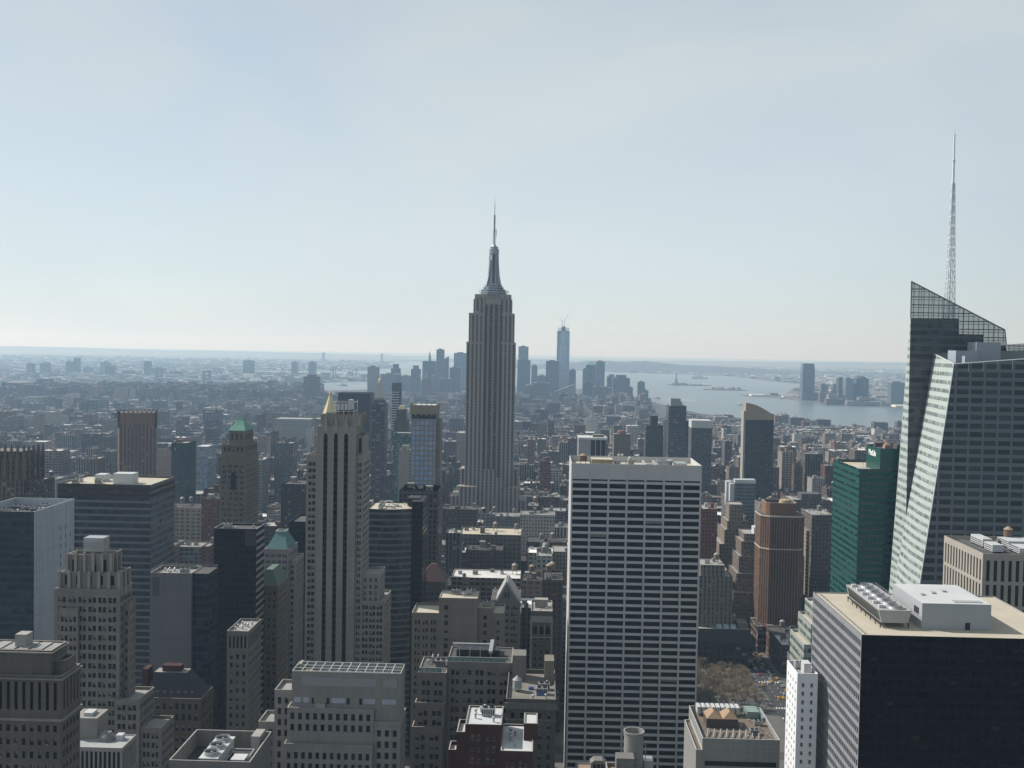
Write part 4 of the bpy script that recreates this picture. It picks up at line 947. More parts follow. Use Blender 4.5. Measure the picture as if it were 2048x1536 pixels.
# brown ribbed tower turned to the grid
root_label = 'reddish brown tower with deep vertical ribs standing cornerwise to the other blocks'
h = B('ribbed_tower', root_label, 'office tower', 216, 303, 850, 1290, 45)
M_RIB = facade('brown_rib_wall', (.34, .19, .115), (.035, .035, .042), bay=4.4, floor=3.7, wf=.5, hf=.7, sp=(.12, .08, .06), blind=.08, gloss=.2, stain=.1)
M_RIBP = plain('brown_brick', (.36, .20, .12), .85, nscale=.1, var=.12)
c0, c1, c2 = h.lx(216, 900), h.lx(238, 900), h.lx(302, 900); pts = [(c1, 0), (c2, 16), (c2-12, 52), (c0+3, 42), (c0, 30)]
zt = h.H; ztop = h.lz(260, 825)
b = MB(); b.prism(pts, 0, zt); h.part('wall', b, M_RIB)
cp = [(x*.985+.3, y*.985+.3) for x, y in pts]; b = MB(); b.prism(cp, zt, ztop-1, caps=(False, True), mt=1)
for (a, c) in zip(pts, pts[1:]+pts[:1]):
    k = max(2, int(math.hypot(c[0]-a[0], c[1]-a[1])/5))
    for i in range(k+1):
        x, y = a[0]+(c[0]-a[0])*i/k, a[1]+(c[1]-a[1])*i/k; b.box(x-.8, x+.8, y-.8, y+.8, zt-4, ztop+1.2)
h.part('crown', b, [M_RIBP, M_DARKROOF])

# curved green glass slab with a black end
h = B('curved_glass_slab', 'gently curved office slab with green glass bands and a black end wall', 'office slab', 735, 822, 1018, 640, 30)
b = MB(); n = 14; arc = [(h.W*i/n, 2.2*math.sin(math.pi*i/n)*-1+(i/n)**2*3.2) for i in range(n+1)]
b.prism([*arc, (h.W, h.D), (0, h.D)], 0, h.H, 0, caps=(False, False)); h.part('wall', b, facade('green_ribbon_glass', (.20, .20, .19), (.022, .036, .036), bay=1.7, floor=3.9, wf=1, hf=.64, blind=.25, blindcol=(.07, .11, .10), gloss=.15, sub=1, subcol=(.06, .07, .07), subw=.08))
b = MB(); b.face([(x, y, h.H-.8) for x, y in [*arc, (h.W, h.D), (0, h.D)]]); h.part('roof', b, M_CREAMROOF)
b = MB(); x1 = h.lx(846, 1005, 4); b.box(h.W+.02, x1, 4, h.D, 0, h.lz(835, 1003, 4)); h.part('end_wall', b, M_NIGHT); HEROES.append((h.X0, h.X0+x1, 640, 672, h.H))
b = MB(); b.box(h.W-4, x1-3, 14, 26, h.H, h.lz(825, 996, 14)); h.part('plant_room', b, M_BLACK)
clutter(h.root, 2, h.W-5, 4, h.D-3, h.H-.8, 9, rng, 0, False)

h = tower('brown_grid_block', 'brown stone block with tall top floor windows behind the curved glass slab', 'office block', 798, 877, 981, 760, 34, facade('brown_grid', (.125, .11, .098), (.018, .020, .026), bay=3.1, floor=3.8, wf=.58, hf=.68, blind=.12, gloss=.2), M_GREYROOF, n=6, tank=0)
b = MB(); b.box(-.5, h.W+.5, -.5, h.D+.5, h.H-1.6, h.H-1.2); b.box(-.3, h.W+.3, -.3, h.D+.3, h.H-13, h.H-12.4); h.part('cornice', b, M_GREYB)
M_BLUEW = facade('bright_blue_windows', (.33, .30, .27), (.235, .33, .49), bay=3.75, floor=4.35, wf=.70, hf=.74, blind=.2, blindcol=(.3, .38, .5), gloss=.25, gvar=.35, sub=2, subcol=(.30, .36, .45), subw=.1, stain=.08)
h = B('blue_window_tower', 'beige framed tower with columns of bright blue windows and a notched stone crown', 'residential tower', 823, 872, 838, 900, 24)
zt = h.lz(848, 810); h.tier(0, h.W, 0, h.D, 0, h.H, roof=False); 
b = MB(); b.prism([(0, 0), (h.W, 0), (h.W, h.D), (0, h.D)], h.H, h.H+4, 1); b.loft([[(0, 0, h.H+4), (h.W, 0, h.H+4), (h.W, h.D, h.H+4), (0, h.D, h.H+4)], [(-1, -1, zt), (h.W+1.6, -1, zt), (h.W+1.6, h.D+1, zt), (-1, h.D+1, zt)]], 0, (False, False))
for k in range(6): x = -.8+k*(h.W+1.6)/5; b.box(x-.5, x+.5, -1.2, -.6, h.H+3, zt+.6)
b.box(1, h.W-1, 1, h.D-1, zt-2, zt-.3, 2); h.part('crown', b, [plain('beige_crown', (.30, .255, .2), .85), M_BLACK, M_WHITEROOF])
b = MB(); b.box(h.W, h.W+3.6, 3, h.D, 0, h.H-.5); h.part('stone_flank', b, plain('beige_flank', (.20, .18, .16), .85)); h.done(M_BLUEW)
M_AQUA = facade('aqua_glass', (.13, .20, .20), (.07, .13, .145), bay=2.4, floor=3.3, wf=.9, hf=.7, blind=.25, blindcol=(.35, .38, .37), gloss=.15)
tower('aqua_tower', 'slender aqua glass tower with a blank white party wall in front of it', 'residential tower', 787, 822, 866, 1150, 26, M_AQUA, M_GREYROOF, n=0)
b_ = tower('blank_white_block', 'blank white rendered wall tower with one column of windows by the bright blue windows', 'apartment tower', 797, 824, 900, 1040, 22, plain('white_render', (.44, .43, .41), .85, nscale=.05, var=.1), M_GREYROOF, n=3)
b = MB()
for k in range(24): z = b_.H-3-k*3.4; b.box(b_.W-2.6, b_.W-1.6, -.04, -.003, z-1.8, z)
h = b_.part('window_column', b, M_GLASS)
tower('dark_brown_tower', 'slim dark brown apartment tower with striped balconies left of the aqua glass tower', 'residential tower', 743, 770, 808, 1350, 26, facade('brown_balconies', (.115, .085, .078), (.035, .05, .07), bay=6, floor=3.2, wf=.7, hf=.5, blind=.2), M_DARKROOF, n=2)
tower('broad_black_slab', 'broad black glass slab behind the striped limestone tower', 'office slab', 676, 741, 786, 1700, 40, facade('slate_slab', (.035, .037, .045), (.022, .024, .032), bay=1.6, floor=3.8, wf=.7, hf=.6, blind=.05), M_DARKROOF, n=0)

# ------------------------------------------------------------------ the tall stone skyscraper in the middle
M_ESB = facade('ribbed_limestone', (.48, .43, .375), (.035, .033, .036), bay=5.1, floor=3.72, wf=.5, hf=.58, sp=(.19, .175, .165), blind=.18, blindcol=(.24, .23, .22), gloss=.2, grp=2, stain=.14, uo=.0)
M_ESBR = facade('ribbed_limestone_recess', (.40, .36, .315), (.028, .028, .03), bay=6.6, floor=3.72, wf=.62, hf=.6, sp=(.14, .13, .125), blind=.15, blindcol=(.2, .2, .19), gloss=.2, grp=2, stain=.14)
M_ESBP = plain('limestone_plain', (.47, .42, .365), .85, nscale=.06, var=.12)
M_MAST = plain('mast_aluminium', (.36, .39, .42), .45, .5, nscale=.2, var=.15)
M_MASTD = plain('mast_glazing', (.05, .055, .065), .3)
h = B('art_deco_skyscraper', 'tallest grey limestone art deco skyscraper with a stepped shaft and antenna mast', 'skyscraper', 933, 1030.5, 686, 1300, 42)
xw = h.W; X = lambda px, py: h.lx(px, py); Zp = lambda py: h.lz(985, py)
def body(x0, x1, y0, y1, z0, z1, r0=None, r1=None, rz=None, m=0, d=3.0):
    """shaft block with a recessed middle bay from r0 to r1 up to rz"""
    W = h.wall
    if r0 is None: W.box(x0, x1, y0, y1, z0, z1, m, skip='D', mt=2); return
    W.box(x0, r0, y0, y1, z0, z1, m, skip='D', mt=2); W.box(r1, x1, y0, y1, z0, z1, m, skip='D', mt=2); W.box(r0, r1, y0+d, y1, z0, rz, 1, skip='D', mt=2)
c0, c1 = X(966.5, 800), X(1000, 800)
z81, z72, z86 = Zp(627), Zp(685), Zp(588)
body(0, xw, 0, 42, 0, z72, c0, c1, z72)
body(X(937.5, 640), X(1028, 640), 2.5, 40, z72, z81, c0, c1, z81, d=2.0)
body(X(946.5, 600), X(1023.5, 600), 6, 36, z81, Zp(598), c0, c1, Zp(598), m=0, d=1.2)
W = h.wall; W.box(X(949, 590), X(1021.5, 590), 7, 35, Zp(598), z86, 2, skip='D'); W.box(c0+.6, c1-.6, 6.6, 7, Zp(608), Zp(598)+.2, 2)
# low shoulders
body(X(916, 1000)+1.2, X(1037.5, 1000), -9, 46, 0, Zp(972), X(955, 1000), X(1003, 1000), 0, d=4); body(X(951, 1000), X(1008, 1000), -6, 0, 0, Zp(940)-9)
body(X(957, 960), X(993, 960), -3.2, .0, 0, Zp(939))
body(X(897, 1000)+2, X(917, 1000)+1.2, -2, 46, 0, Zp(993)); body(X(1036, 1000), X(1051, 1000)+1, 0, 46, 0, Zp(1000)); body(X(919, 950), 0, 8, 38, 0, Zp(940)); body(xw, X(1038, 940), 8, 38, 0, Zp(940))
o = h.wall.build('wall', [M_ESB, M_ESBR, M_ESBP], h.root)
b = MB()
for (xa, xb, y0, z) in ((0, c0, 0, z72), (c1, xw, 0, z72), (X(937.5, 640), c0, 2.5, z81), (c1, X(1028, 640), 2.5, z81)):
    b.box(xa-.25, xb+.25, y0-.3, y0+.5, z-2.2, z+.5)
for px in (969, 979, 988, 997): x = X(px, 620); b.box(x-1, x+1, 6.3, 7.19, Zp(612), Zp(603))
h.part('coping', b, M_ESBP)
b = MB()
for k in range(8): x = X(951, 592)+k*(X(1019, 592)-X(951, 592))/7; b.box(x-.5, x+.5, 6.9, 6.995, Zp(597), Zp(594))
h.part('observatory_windows', b, M_GLASS); h.root.children[-1]['kind'] = 'stuff'
mx, my = X(985.5, 580), 20
b = MB(); zz = [Zp(588), Zp(583), Zp(578), Zp(573), Zp(568.5)]; rr = [15.6, 14.8, 12.4, 10.6, 9.6]
for i in range(4):
    d = zz[i+1]-zz[i]; b.loft([b.ring(mx, my, rr[i]*1.06, zz[i], 8, math.pi/8), b.ring(mx, my, rr[i]*1.06, zz[i+1]-.9, 8, math.pi/8)], 1); b.loft([b.ring(mx, my, rr[i]*1.13, zz[i+1]-.9, 8, math.pi/8), b.ring(mx, my, rr[i]*1.13, zz[i+1], 8, math.pi/8)], 0)
    b.loft([b.ring(mx, my, rr[i]*1.1, zz[i], 8, math.pi/8), b.ring(mx, my, rr[i]*1.1, zz[i]+d*.35, 8, math.pi/8)], 0)
h.part('mast_base', b, [M_MAST, M_MASTD])
zt = Zp(505); zb = Zp(569); b = MB()
pr = [(9.6, zb), (8.2, zb+5), (7.4, zb+12), (6.5, zb+20), (5.9, zb+28), (5.6, zt)]
b.loft([b.ring(mx, my, r_, z, 8, math.pi/8) for r_, z in pr]); ms = h.part('mast', b, M_MAST)
b = MB()
for k in range(4):
    a = -math.pi/2+k*math.pi/2; ca, sa = math.cos(a), math.sin(a)
    b.loft([[(mx+ca*r0-sa*w_, my+sa*r0+ca*w_, z) for r0, w_ in ((r_*.95+.4, -1.5), (r_*.95+.4, 1.5), (r_*.5, 1.5), (r_*.5, -1.5))] for r_, z in ((9.6, zb+2), (7.3, zb+12), (6.0, zb+28), (5.7, zt-1))])
b.build('mast_window', M_MASTD, ms)
b = MB()
for k in range(4):
    a = -math.pi/4+k*math.pi/2; ca, sa = math.cos(a), math.sin(a)
    b.loft([[(mx+ca*r1-sa*w_, my+sa*r1+ca*w_, z) for r1, w_ in ((r_+1.6, -.7), (r_+1.6, .7), (r_*.6, .7), (r_*.6, -.7))] for r_, z in ((11.4, zb-1), (7.6, zb+12), (5.5, zb+27), (5.2, zb+32))])
b.build('wing', M_MAST, ms)
b = MB(); b.lathe(mx, my, [(5.6, zt), (6.5, zt+.3), (6.5, zt+1.6), (6, zt+1.7), (6, zt+4.4), (6.6, zt+4.6), (6.6, zt+5.4), (4.8, zt+5.6), (4.7, Zp(493)), (5.2, Zp(492.5)), (5.2, Zp(491)), (3.4, Zp(490)), (1.6, Zp(486)), (1.0, Zp(484.5))], 16); h.part('dome', b, M_MAST)
b = MB(); za = Zp(486)
def lat(z0, z1, r0, r1, n):
    pv = None
    for k in range(n+1):
        z = z0+(z1-z0)*k/n; r_ = r0+(r1-r0)*k/n; p = [(mx+sx*r_, my+sy*r_, z) for sx, sy in ((-1, -1), (1, -1), (1, 1), (-1, 1))]
        for i in range(4): b.tube(p[i], p[(i+1) % 4], .12, 4)
        if pv:
            for i in range(4): b.tube(pv[i], p[i], .2, 4); b.tube(pv[i], p[(i+1) % 4], .1, 4)
        pv = p
lat(za, Zp(455), 1.5, 1.1, 10); lat(Zp(455), Zp(427), .9, .7, 9)
b.tube((mx, my, za), (mx, my, Zp(427)), .5, 6); b.tube((mx, my, Zp(427)), (mx, my, Zp(402)), .42, 6, 0, .3); b.tube((mx, my, Zp(402)), (mx, my, Zp(388)), .2, 5, 0, .1)
for z in (Zp(428), Zp(434), Zp(441), Zp(456), Zp(461)): b.lathe(mx, my, [(1.5, z), (1.5, z+.7)], 10)
b.tube((mx+2.4, my, Zp(470)), (mx+2.4, my, Zp(454)), .35, 5); b.tube((mx, my, Zp(469)), (mx+2.4, my, Zp(469)), .15, 4); b.tube((mx, my, Zp(456)), (mx+2.4, my, Zp(456)), .15, 4)
h.part('antenna', b, plain('antenna_steel', (.2, .205, .21), .5, .4))
rg = random.Random(8)
for i in range(14):
    a = rg.uniform(0, 2*math.pi); b = MB(); x, y = mx+15*math.cos(a)*1.25, my+11*math.sin(a); z0 = Zp(584); b.tube((x, y, z0-3), (x, y, z0+rg.uniform(2, 7)), .16, 4); b.lathe(x, y, [(.5, z0+1), (.6, z0+2.2)], 6); h.part('aerial', b, M_STEEL)
for px, py in ((1012, 627), (1018, 627), (1008, 627), (952, 627), (956, 627)):
    b = MB(); x = X(px, py); b.lathe(x, 4, [(.2, z81), (.9, z81+1.2), (1, z81+2.2), (.3, z81+2.3)], 8); h.part('dish', b, M_WHITE)
HEROES.append((h.X0-30, h.X0+h.W+22, 1290, 1350, 100))

# ------------------------------------------------------------------ stone blocks below it, in the middle foreground
h = B('cream_roof_hotel', 'tan brick block with stepped wings and a cream sunlit roof on its windowless middle', 'office block', 823, 1008, 1228, 480, 20)
wn = dict(bay=4.4, floor=3.6, wf=.62, hf=.55, grp=2, gap=.6, margin=.8, top=3, style='sash'); W2 = dict(wn)
xm0, xm1, xm2 = h.lx(878, 1210), h.lx(955, 1210), h.lx(985, 1225); zm = h.lz(915, 1196)
h.tier(0, xm0, 1, h.D, 0, h.H, wn, zwin=45, par=1.2); h.tier(xm0, xm1, 0, h.D-4, 0, zm, dict(bay=5.6, floor=3.6, wf=.34, hf=.6, margin=.6, top=3, style='sash'), zwin=45, par=.4, holes=lambda f, u, z: f == 'F' and (7 < u < 15.5 or z < 112))
h.tier(xm1, xm2, 2, h.D-2, 0, h.lz(970, 1218), dict(wn, bay=5, wf=.3, grp=1), zwin=45); h.tier(xm2, h.W, 1, h.D-1, 0, h.H+.6, dict(wn, bay=5.4, wf=.26, grp=1, margin=.2), zwin=45)
h.done(M_TANB, M_CREAMROOF, M_PALE)
clutter(h.root, xm0+1, xm1-1, 4, h.D-5, zm-.4, 4, rng, 0, False); clutter(h.root, xm1+.3, xm2, 4, 16, h.lz(970, 1218)-1.1, 2, rng, 0, False)

h = B('railed_roof_block', 'brown grey brick block with greenish glass rails and black ducts on its roof', 'office block', 836, 1024, 1326, 390, 22)
wn = dict(bay=4.6, floor=3.55, wf=.66, hf=.55, grp=2, gap=.5, margin=.8, top=2.6, style='sash'); xa = h.lx(893, 1360)
h.tier(xa, h.W, 1.5, h.D, 0, h.H, wn, zwin=75, par=.5); h.tier(0, xa, 0, h.D-2, 0, h.lz(865, 1345), wn, zwin=75, par=.5)
h.tier(-1.6, xa-.8, -3.5, 3, 0, h.lz(860, 1455, -4), dict(wn, margin=.5), zwin=75, par=.6); h.tier(-.8, xa-.3, -1.7, 3, 0, h.lz(860, 1402), dict(wn, margin=.5), zwin=75, par=.6)
h.done(M_GREYB, M_DARKROOF, M_LIMEL)
b = MB(); zr = h.H
for (xa_, xb_, y, z) in ((xa+.2, h.W-.2, 1.7, zr), (.2, xa-.2, .2, h.lz(865, 1345))):
    for k in range(int((xb_-xa_)/2.2)): b.box(xa_+k*2.2, xa_+k*2.2+2.05, y, y+.05, z+.05, z+1.7)
    b.box(xa_, xb_, y-.05, y+.1, z+1.72, z+1.85, 1)
h.part('glass_rail', b, [plain('greenish_glass', (.16, .24, .22), .15, spec=.5), M_WHITE])
b = MB(); zr -= .5; b.box(xa+3, h.W-5, 8, 14, zr+.6, zr+3.2, 0); b.box(xa+6, xa+9, 14, 19, zr+.6, zr+2.6, 0); b.box(h.W-9, h.W-7.6, 4, 20, zr+3.21, zr+4.1, 1); b.box(xa+1, h.W-9, 15, 16.2, zr+2.7, zr+3.6, 1)
for k in range(4): b.box(xa+4+k*4, xa+4.3+k*4, 7.4, 7.9, zr, zr+4.2, 1)
h.part('ductwork', b, [M_BLACK, M_STEEL])
clutter(h.root, 1, xa, 3, h.D-3, h.lz(865, 1345)-.5, 3, rng, 0, False)

h = B('red_brick_block', 'dark red brick block with white copings and machinery on two flat roofs', 'apartment block', 912, 1075, 1452, 300, 17)
wn = dict(bay=4.1, floor=3.35, wf=.6, hf=.5, grp=2, gap=.9, margin=.9, top=2.4, style='light'); xa, xb = h.lx(930, 1450), h.lx(1003, 1450)
h.tier(xa, xb, 1, h.D, 0, h.H, wn, zwin=95, par=.5); h.tier(0, xa, 2.5, h.D-4, 0, h.lz(920, 1470), wn, zwin=95); h.tier(-2.4, 0, 4, h.D-6, 0, h.lz(910, 1510), None)
h.tier(xb, h.W-1.2, -4.5, h.D, 0, h.lz(1030, 1490), wn, zwin=95, par=.5); h.tier(h.W-4, h.W, 5, h.D-3, h.lz(1030, 1490)-.5, h.lz(1065, 1447, 5), None, par=.4)
h.done(M_REDB, M_WHITEROOF, M_PALE)
clutter(h.root, xa+.5, xb-.5, 3, h.D-1, h.H-.5, 6, rng, 0, False); clutter(h.root, xb+.5, h.W-5, -3, h.D-4, h.lz(1030, 1490)-.5, 5, rng, 0, False)

h = B('cornice_block', 'grey brick block with a heavy cornice and a crowded roof of tanks and tarpaulins', 'office block', 1012, 1112, 1398, 360, 34)
wn = dict(bay=3.4, floor=3.6, wf=.36, hf=.55, margin=.8, top=4.4, style='sash')
h.tier(0, h.W, 0, h.D, 0, h.H, wn, zwin=85, par=1.5); h.done(plain('soot_grey_brick', (.19, .178, .16), .9, nscale=.1, var=.2), plain('dusty_roof', (.2, .19, .165), .95, nscale=.2, var=.4), M_GREYB)
b = MB(); b.box(-.8, h.W+.8, -.8, .0, h.H-3.4, h.H-2.6); b.box(-.5, h.W+.5, -.5, -.003, h.H-2.6, h.H-1.4); b.box(-.3, h.W+.3, -.3, -.003, h.H-7.6, h.H-7.0)
for k in range(14): x = .3+k*(h.W-.8)/13.5; b.box(x, x+.5, -.7, -.01, h.H-4.2, h.H-3.41)
h.part('cornice', b, M_GREYB)
zr = h.H-1.5
b = MB(); b.box(h.W-4, h.W-.5, 22, 30, zr, h.lz(1100, 1322, 22)); h.part('bulkhead', b, plain('tan_render', (.3, .27, .22), .9))
b = MB(); b.box(1.5, 6.5, 24, 32, zr, zr+9.5); h.part('lift_house', b, M_GREYB)
for (x, y, w_, d_) in ((10.5, 8, 3.2, 2.4), (7.6, 14, 2, 1.6)): b = MB(); b.loft([[(x, y, zr), (x+w_, y, zr), (x+w_, y+d_, zr), (x, y+d_, zr)], [(x+.2, y+.1, zr+.9), (x+w_-.1, y+.3, zr+1.2), (x+w_-.3, y+d_-.1, zr+.8), (x+.1, y+d_, zr+1.1)]]); h.part('tarpaulin', b, plain('blue_tarpaulin', (.07, .14, .30), .7))
b = MB(); b.lathe(3.6, 13, [(1.7, zr+1), (1.6, zr+4), (1.8, zr+4), (.1, zr+5.6)], 12); 
for a in range(4): b.tube((3.6+math.cos(a*1.57+.8)*1.3, 13+math.sin(a*1.57+.8)*1.3, zr), (3.6+math.cos(a*1.57+.8)*1.3, 13+math.sin(a*1.57+.8)*1.3, zr+1), .14, 4)
h.part('water_tank', b, M_DUCT); clutter(h.root, 7, h.W-1, 2, 22, zr, 8, rng, .1, False)

h = B('gabled_block', 'grey brick block whose front rises to a steep pale gable', 'office block', 982, 1040, 1200, 570, 26)
wn = dict(bay=5.2, floor=3.7, wf=.72, hf=.55, grp=3, gap=.35, margin=.6, top=2.6, style='sash')
h.tier(0, h.W, 0, h.D, 0, h.H, wn, zwin=20, par=.1)
h.done(M_GREYB, M_DARKROOF)
zt = h.lz(1014, 1163); xm = h.lx(1014, 1165)
b = MB(); g0, g1 = h.lx(993, 1198), h.W-.2
b.loft([[(g0, -.1, h.H-.5), (g1, -.1, h.H-.5), (g1, h.D*.7, h.H-.5), (g0, h.D*.7, h.H-.5)], [(xm-.1, -.1, zt-.8), (xm+.1, -.1, zt-.8), (xm+.1, h.D*.7, zt-.8), (xm-.1, h.D*.7, zt-.8)]], 0)
gb = h.part('gable', b, M_GREYB); b = MB()
for s_, e in ((g0-.6, xm), (g1+.6, xm)): b.loft([[(s_, -.5, h.H-.8), (s_+(1.3 if e > s_ else -1.3), -.5, h.H-.8), (s_+(1.3 if e > s_ else -1.3), h.D*.7, h.H-.8), (s_, h.D*.7, h.H-.8)][::1 if e > s_ else -1], [(e-(0.5 if e > s_ else -.5), -.5, zt), (e+(.1 if e > s_ else -.1), -.5, zt-1), (e+(.1 if e > s_ else -.1), h.D*.7, zt-1), (e-(.5 if e > s_ else -.5), h.D*.7, zt)][::1 if e > s_ else -1]])
b.build('gable_coping', plain('slate_pale', (.36, .36, .35), .7), gb)
b = MB()
for k in (-1.3, .5): b.box(xm+k, xm+k+.9, -.14, -.103, h.H+1.2, h.H+4.2)
b.build('gable_window', M_GLASS, gb)
clutter(h.root, 0, 2.8, 3, h.D-1, h.H, 2, rng, 0, False)

h = B('ornate_loft', 'narrow ornate stone loft building with three arched windows near the top', 'loft building', 1062, 1105, 1222, 600, 26)
wn = dict(bay=3.6, floor=3.9, wf=.42, hf=.5, margin=.9, top=14.5, style='sash')
h.tier(0, h.W, 0, h.D, 0, h.H, wn, zwin=10, par=1); h.done(plain('soft_brown_stone', (.2, .175, .15), .9, nscale=.12, var=.16), M_GREYROOF, M_PALE)
b = MB(); xs = [.9+(h.W-1.8)*(k+.5)/3 for k in range(3)]
for x in xs: b.face([(x-1.3, -.04, h.H-13.4), (x+1.3, -.04, h.H-13.4)]+[(x+1.3*math.cos(a), -.04, h.H-10.4+1.5*math.sin(a)) for a in np.linspace(0, math.pi, 9)])
h.part('arched_window', b, M_GLASS)
b = MB(); b.box(-.5, h.W+.5, -.7, -.003, h.H-6.6, h.H-5.4); b.box(-.2, h.W+.2, -.3, -.003, h.H-5.4, h.H-3); b.box(-.2, h.W+.2, -.25, -.003, h.H-15.6, h.H-15)
for x in (.2, h.W-.2): b.box(x-.5, x+.5, -.25, -.002, 0, h.H-6.6)
for x in xs[:2]: b.box(x+1.55, x+1.95, -.2, -.002, h.H-14, h.H-8)
h.part('stone_trim', b, M_PALE); clutter(h.root, .4, h.W-.4, 1, h.D-1, h.H-1, 5, rng, .1, True)

h = tower('plain_brown_block', 'plain brown brick block close beside the white grid tower', 'loft building', 1084, 1126, 1160, 690, 30, facade('brown_punched', (.105, .085, .07), (.02, .02, .022), bay=3.4, floor=3.6, wf=.36, hf=.5), M_DARKROOF, n=4, tank=.3)
h = B('hip_roof_block', 'brown stone block under a dark red hipped roof', 'office block', 836, 890, 1163, 690, 20)
h.tier(0, h.W, 0, h.D, 0, h.H, dict(bay=3.4, floor=3.6, wf=.6, hf=.55, grp=2, margin=.7, top=3, style='sash'), zwin=20, par=.3); h.done(plain('brown_stone', (.19, .165, .14), .9, nscale=.1), M_DARKROOF, M_GREYB)
zt = h.lz(862, 1128, 8); b = MB(); b.loft([[(-.5, -.5, h.H), (h.W+.5, -.5, h.H), (h.W+.5, h.D+.5, h.H), (-.5, h.D+.5, h.H)], [(h.W*.42, 8, zt), (h.W*.62, 8, zt), (h.W*.62, 12, zt), (h.W*.42, 12, zt)]]); h.part('hip_roof', b, plain('dark_red_tile', (.085, .05, .042), .8, nscale=.4))
h = tower('flat_cream_block', 'broad low block with a pale gravel roof in front of the tallest skyscraper', 'loft building', 918, 1042, 1069, 940, 40, facade('grey_loft', (.21, .2, .18), (.03, .03, .035), bay=4, floor=4, wf=.6, hf=.55, grp=2), M_CREAMROOF, n=8, tank=.3, trim=M_PALE)
h = tower('blue_grey_block', 'slim blue grey pier block beside the broad pale gravel roof', 'office block', 891, 921, 1066, 860, 24, facade('blue_piers', (.17, .175, .18), (.03, .035, .045), bay=3, floor=3.8, wf=.5, hf=.8, sp=(.07, .075, .085)), M_GREYROOF, n=3, tank=0)
h = tower('white_loft', 'white painted loft block with a water tank between brown blocks', 'loft building', 1073, 1104, 1112, 830, 30, facade('white_paint_loft', (.46, .48, .49), (.03, .035, .045), bay=4, floor=4, wf=.5, hf=.5), M_GREYROOF, n=3, tank=.6)

# round white tank and the roofs below it at the frame's foot
h = B('round_tank_building', 'building at the frame edge that carries a tall round open concrete tank', 'office building', 1215, 1300, 1552, 290, 9.5)
h.tier(0, h.W, 0, h.D, 0, h.H, None); h.done(plain('tan_wall', (.25, .22, .18), .9), plain('tan_roof', (.26, .2, .15), .9), M_PALE)
x0 = h.lx(1267, 1500, 6); zt = h.lz(1267, 1461, 6); b = MB()
b.lathe(x0, 6, [(2.75, h.H-2), (2.75, zt-.5), (3.0, zt-.5), (3.0, zt), (2.6, zt), (2.55, zt-2.6)], 32, 0, caps=(True, False)); b.lathe(x0, 6, [(2.56, zt-2.5), (2.56, zt-2.45)], 32, 1)
tk = h.part('round_tank', b, [plain('pale_concrete', (.40, .40, .38), .8, nscale=.4, var=.12), M_DUCT], True)
for p in tk.data.polygons: p.use_smooth = abs(p.normal.z) < .3
b = MB()
for x in (2.6, 3.6): b.tube((x0+x-.3, 5, h.H), (x0+x-.3, 5, zt-3.5), .12, 5); b.tube((x0+2.3, 5, zt-3.5), (x0+3.3, 5, zt-3.5), .12, 5)
b.box(x0+2.9, x0+5.6, 5, 9, h.H-1, h.H+2.4); h.part('pipework', b, M_STEEL)
b = MB(); b.box(h.lx(1232, 1520), h.lx(1268, 1520), -1.5, 3, h.H-12, h.lz(1250, 1513)); h.part('stair_head', b, M_GREYB)
h = B('mansard_house', 'small stone building with a dormer in its tan roof below the white grid tower', 'building', 1152, 1231, 1540, 300, 5)
h.tier(0, h.W, 0, h.D, 0, h.H, None, par=.3); h.done(M_GREYB, plain('tan_roof', (.26, .2, .15), .9))
b = MB(); xm = h.lx(1197, 1520); b.prism([(xm-2.2, -.4), (xm+2.2, -.4), (xm+2.2, 3), (xm-2.2, 3)], h.H-.3, h.H+2); b.loft([[(xm-2.4, -.5, h.H+2), (xm+2.4, -.5, h.H+2), (xm+2.4, 3, h.H+2), (xm-2.4, 3, h.H+2)], [(xm-1.2, -.4, h.H+2.9), (xm+1.2, -.4, h.H+2.9), (xm+1.2, 3, h.H+2.9), (xm-1.2, 3, h.H+2.9)]]); dm = h.part('dormer', b, M_GREYB)
b = MB()
for k in (-1.1, 0, 1.1): b.box(xm+k-.4, xm+k+.4, -.44, -.41, h.H+.2, h.H+1.8)
b.build('dormer_window', M_GLASS, dm)

h = B('white_roofed_museum', 'low pale grey building with a patterned parapet and timber sheds on its roof', 'office building', 1405, 1560, 1478, 480, 44)
h.tier(0, h.W, 0, h.D, 0, h.H, dict(bay=30, floor=7, wf=.96, hf=.34, margin=.6, top=9, rec=.5, style='black'), zwin=40, par=2.4); h.tier(-3, 0, -1, h.D-6, 0, h.H-5, None, par=1); h.done(plain('pale_render', (.42, .42, .40), .85, nscale=.15, var=.12), plain('brown_roof', (.16, .13, .1), .95, nscale=.3, var=.5), M_WHITE)
zr = h.H-2.4; b = MB(); b.box(5, 20, 20, 30, zr, zr+4.5)
for k in range(2): x = 5+k*7.7; b.loft([[(x, 19.5, zr+4.5), (x+7.2, 19.5, zr+4.5), (x+7.2, 30, zr+4.5), (x, 30, zr+4.5)], [(x+3.4, 22, zr+7.4), (x+3.8, 22, zr+7.4), (x+3.8, 28, zr+7.4), (x+3.4, 28, zr+7.4)]], 1)
h.part('roof_shed', b, [plain('dark_shed', (.1, .075, .06), .9), plain('tan_felt', (.33, .23, .15), .8)])
b = MB()
for k in range(9): x = 3+k*3; b.tube((x, 6, zr+.6), (x+2, 15, zr+1.4), .3, 5)
h.part('pipework', b, M_DUCT)
b = MB()
for k in range(9): b.box(3+k*2.4, 4.6+k*2.4, 36, 42, zr+1, zr+4.6)
h.part('white_plant', b, M_WHITE); h.root.children[-1]['kind'] = 'stuff'
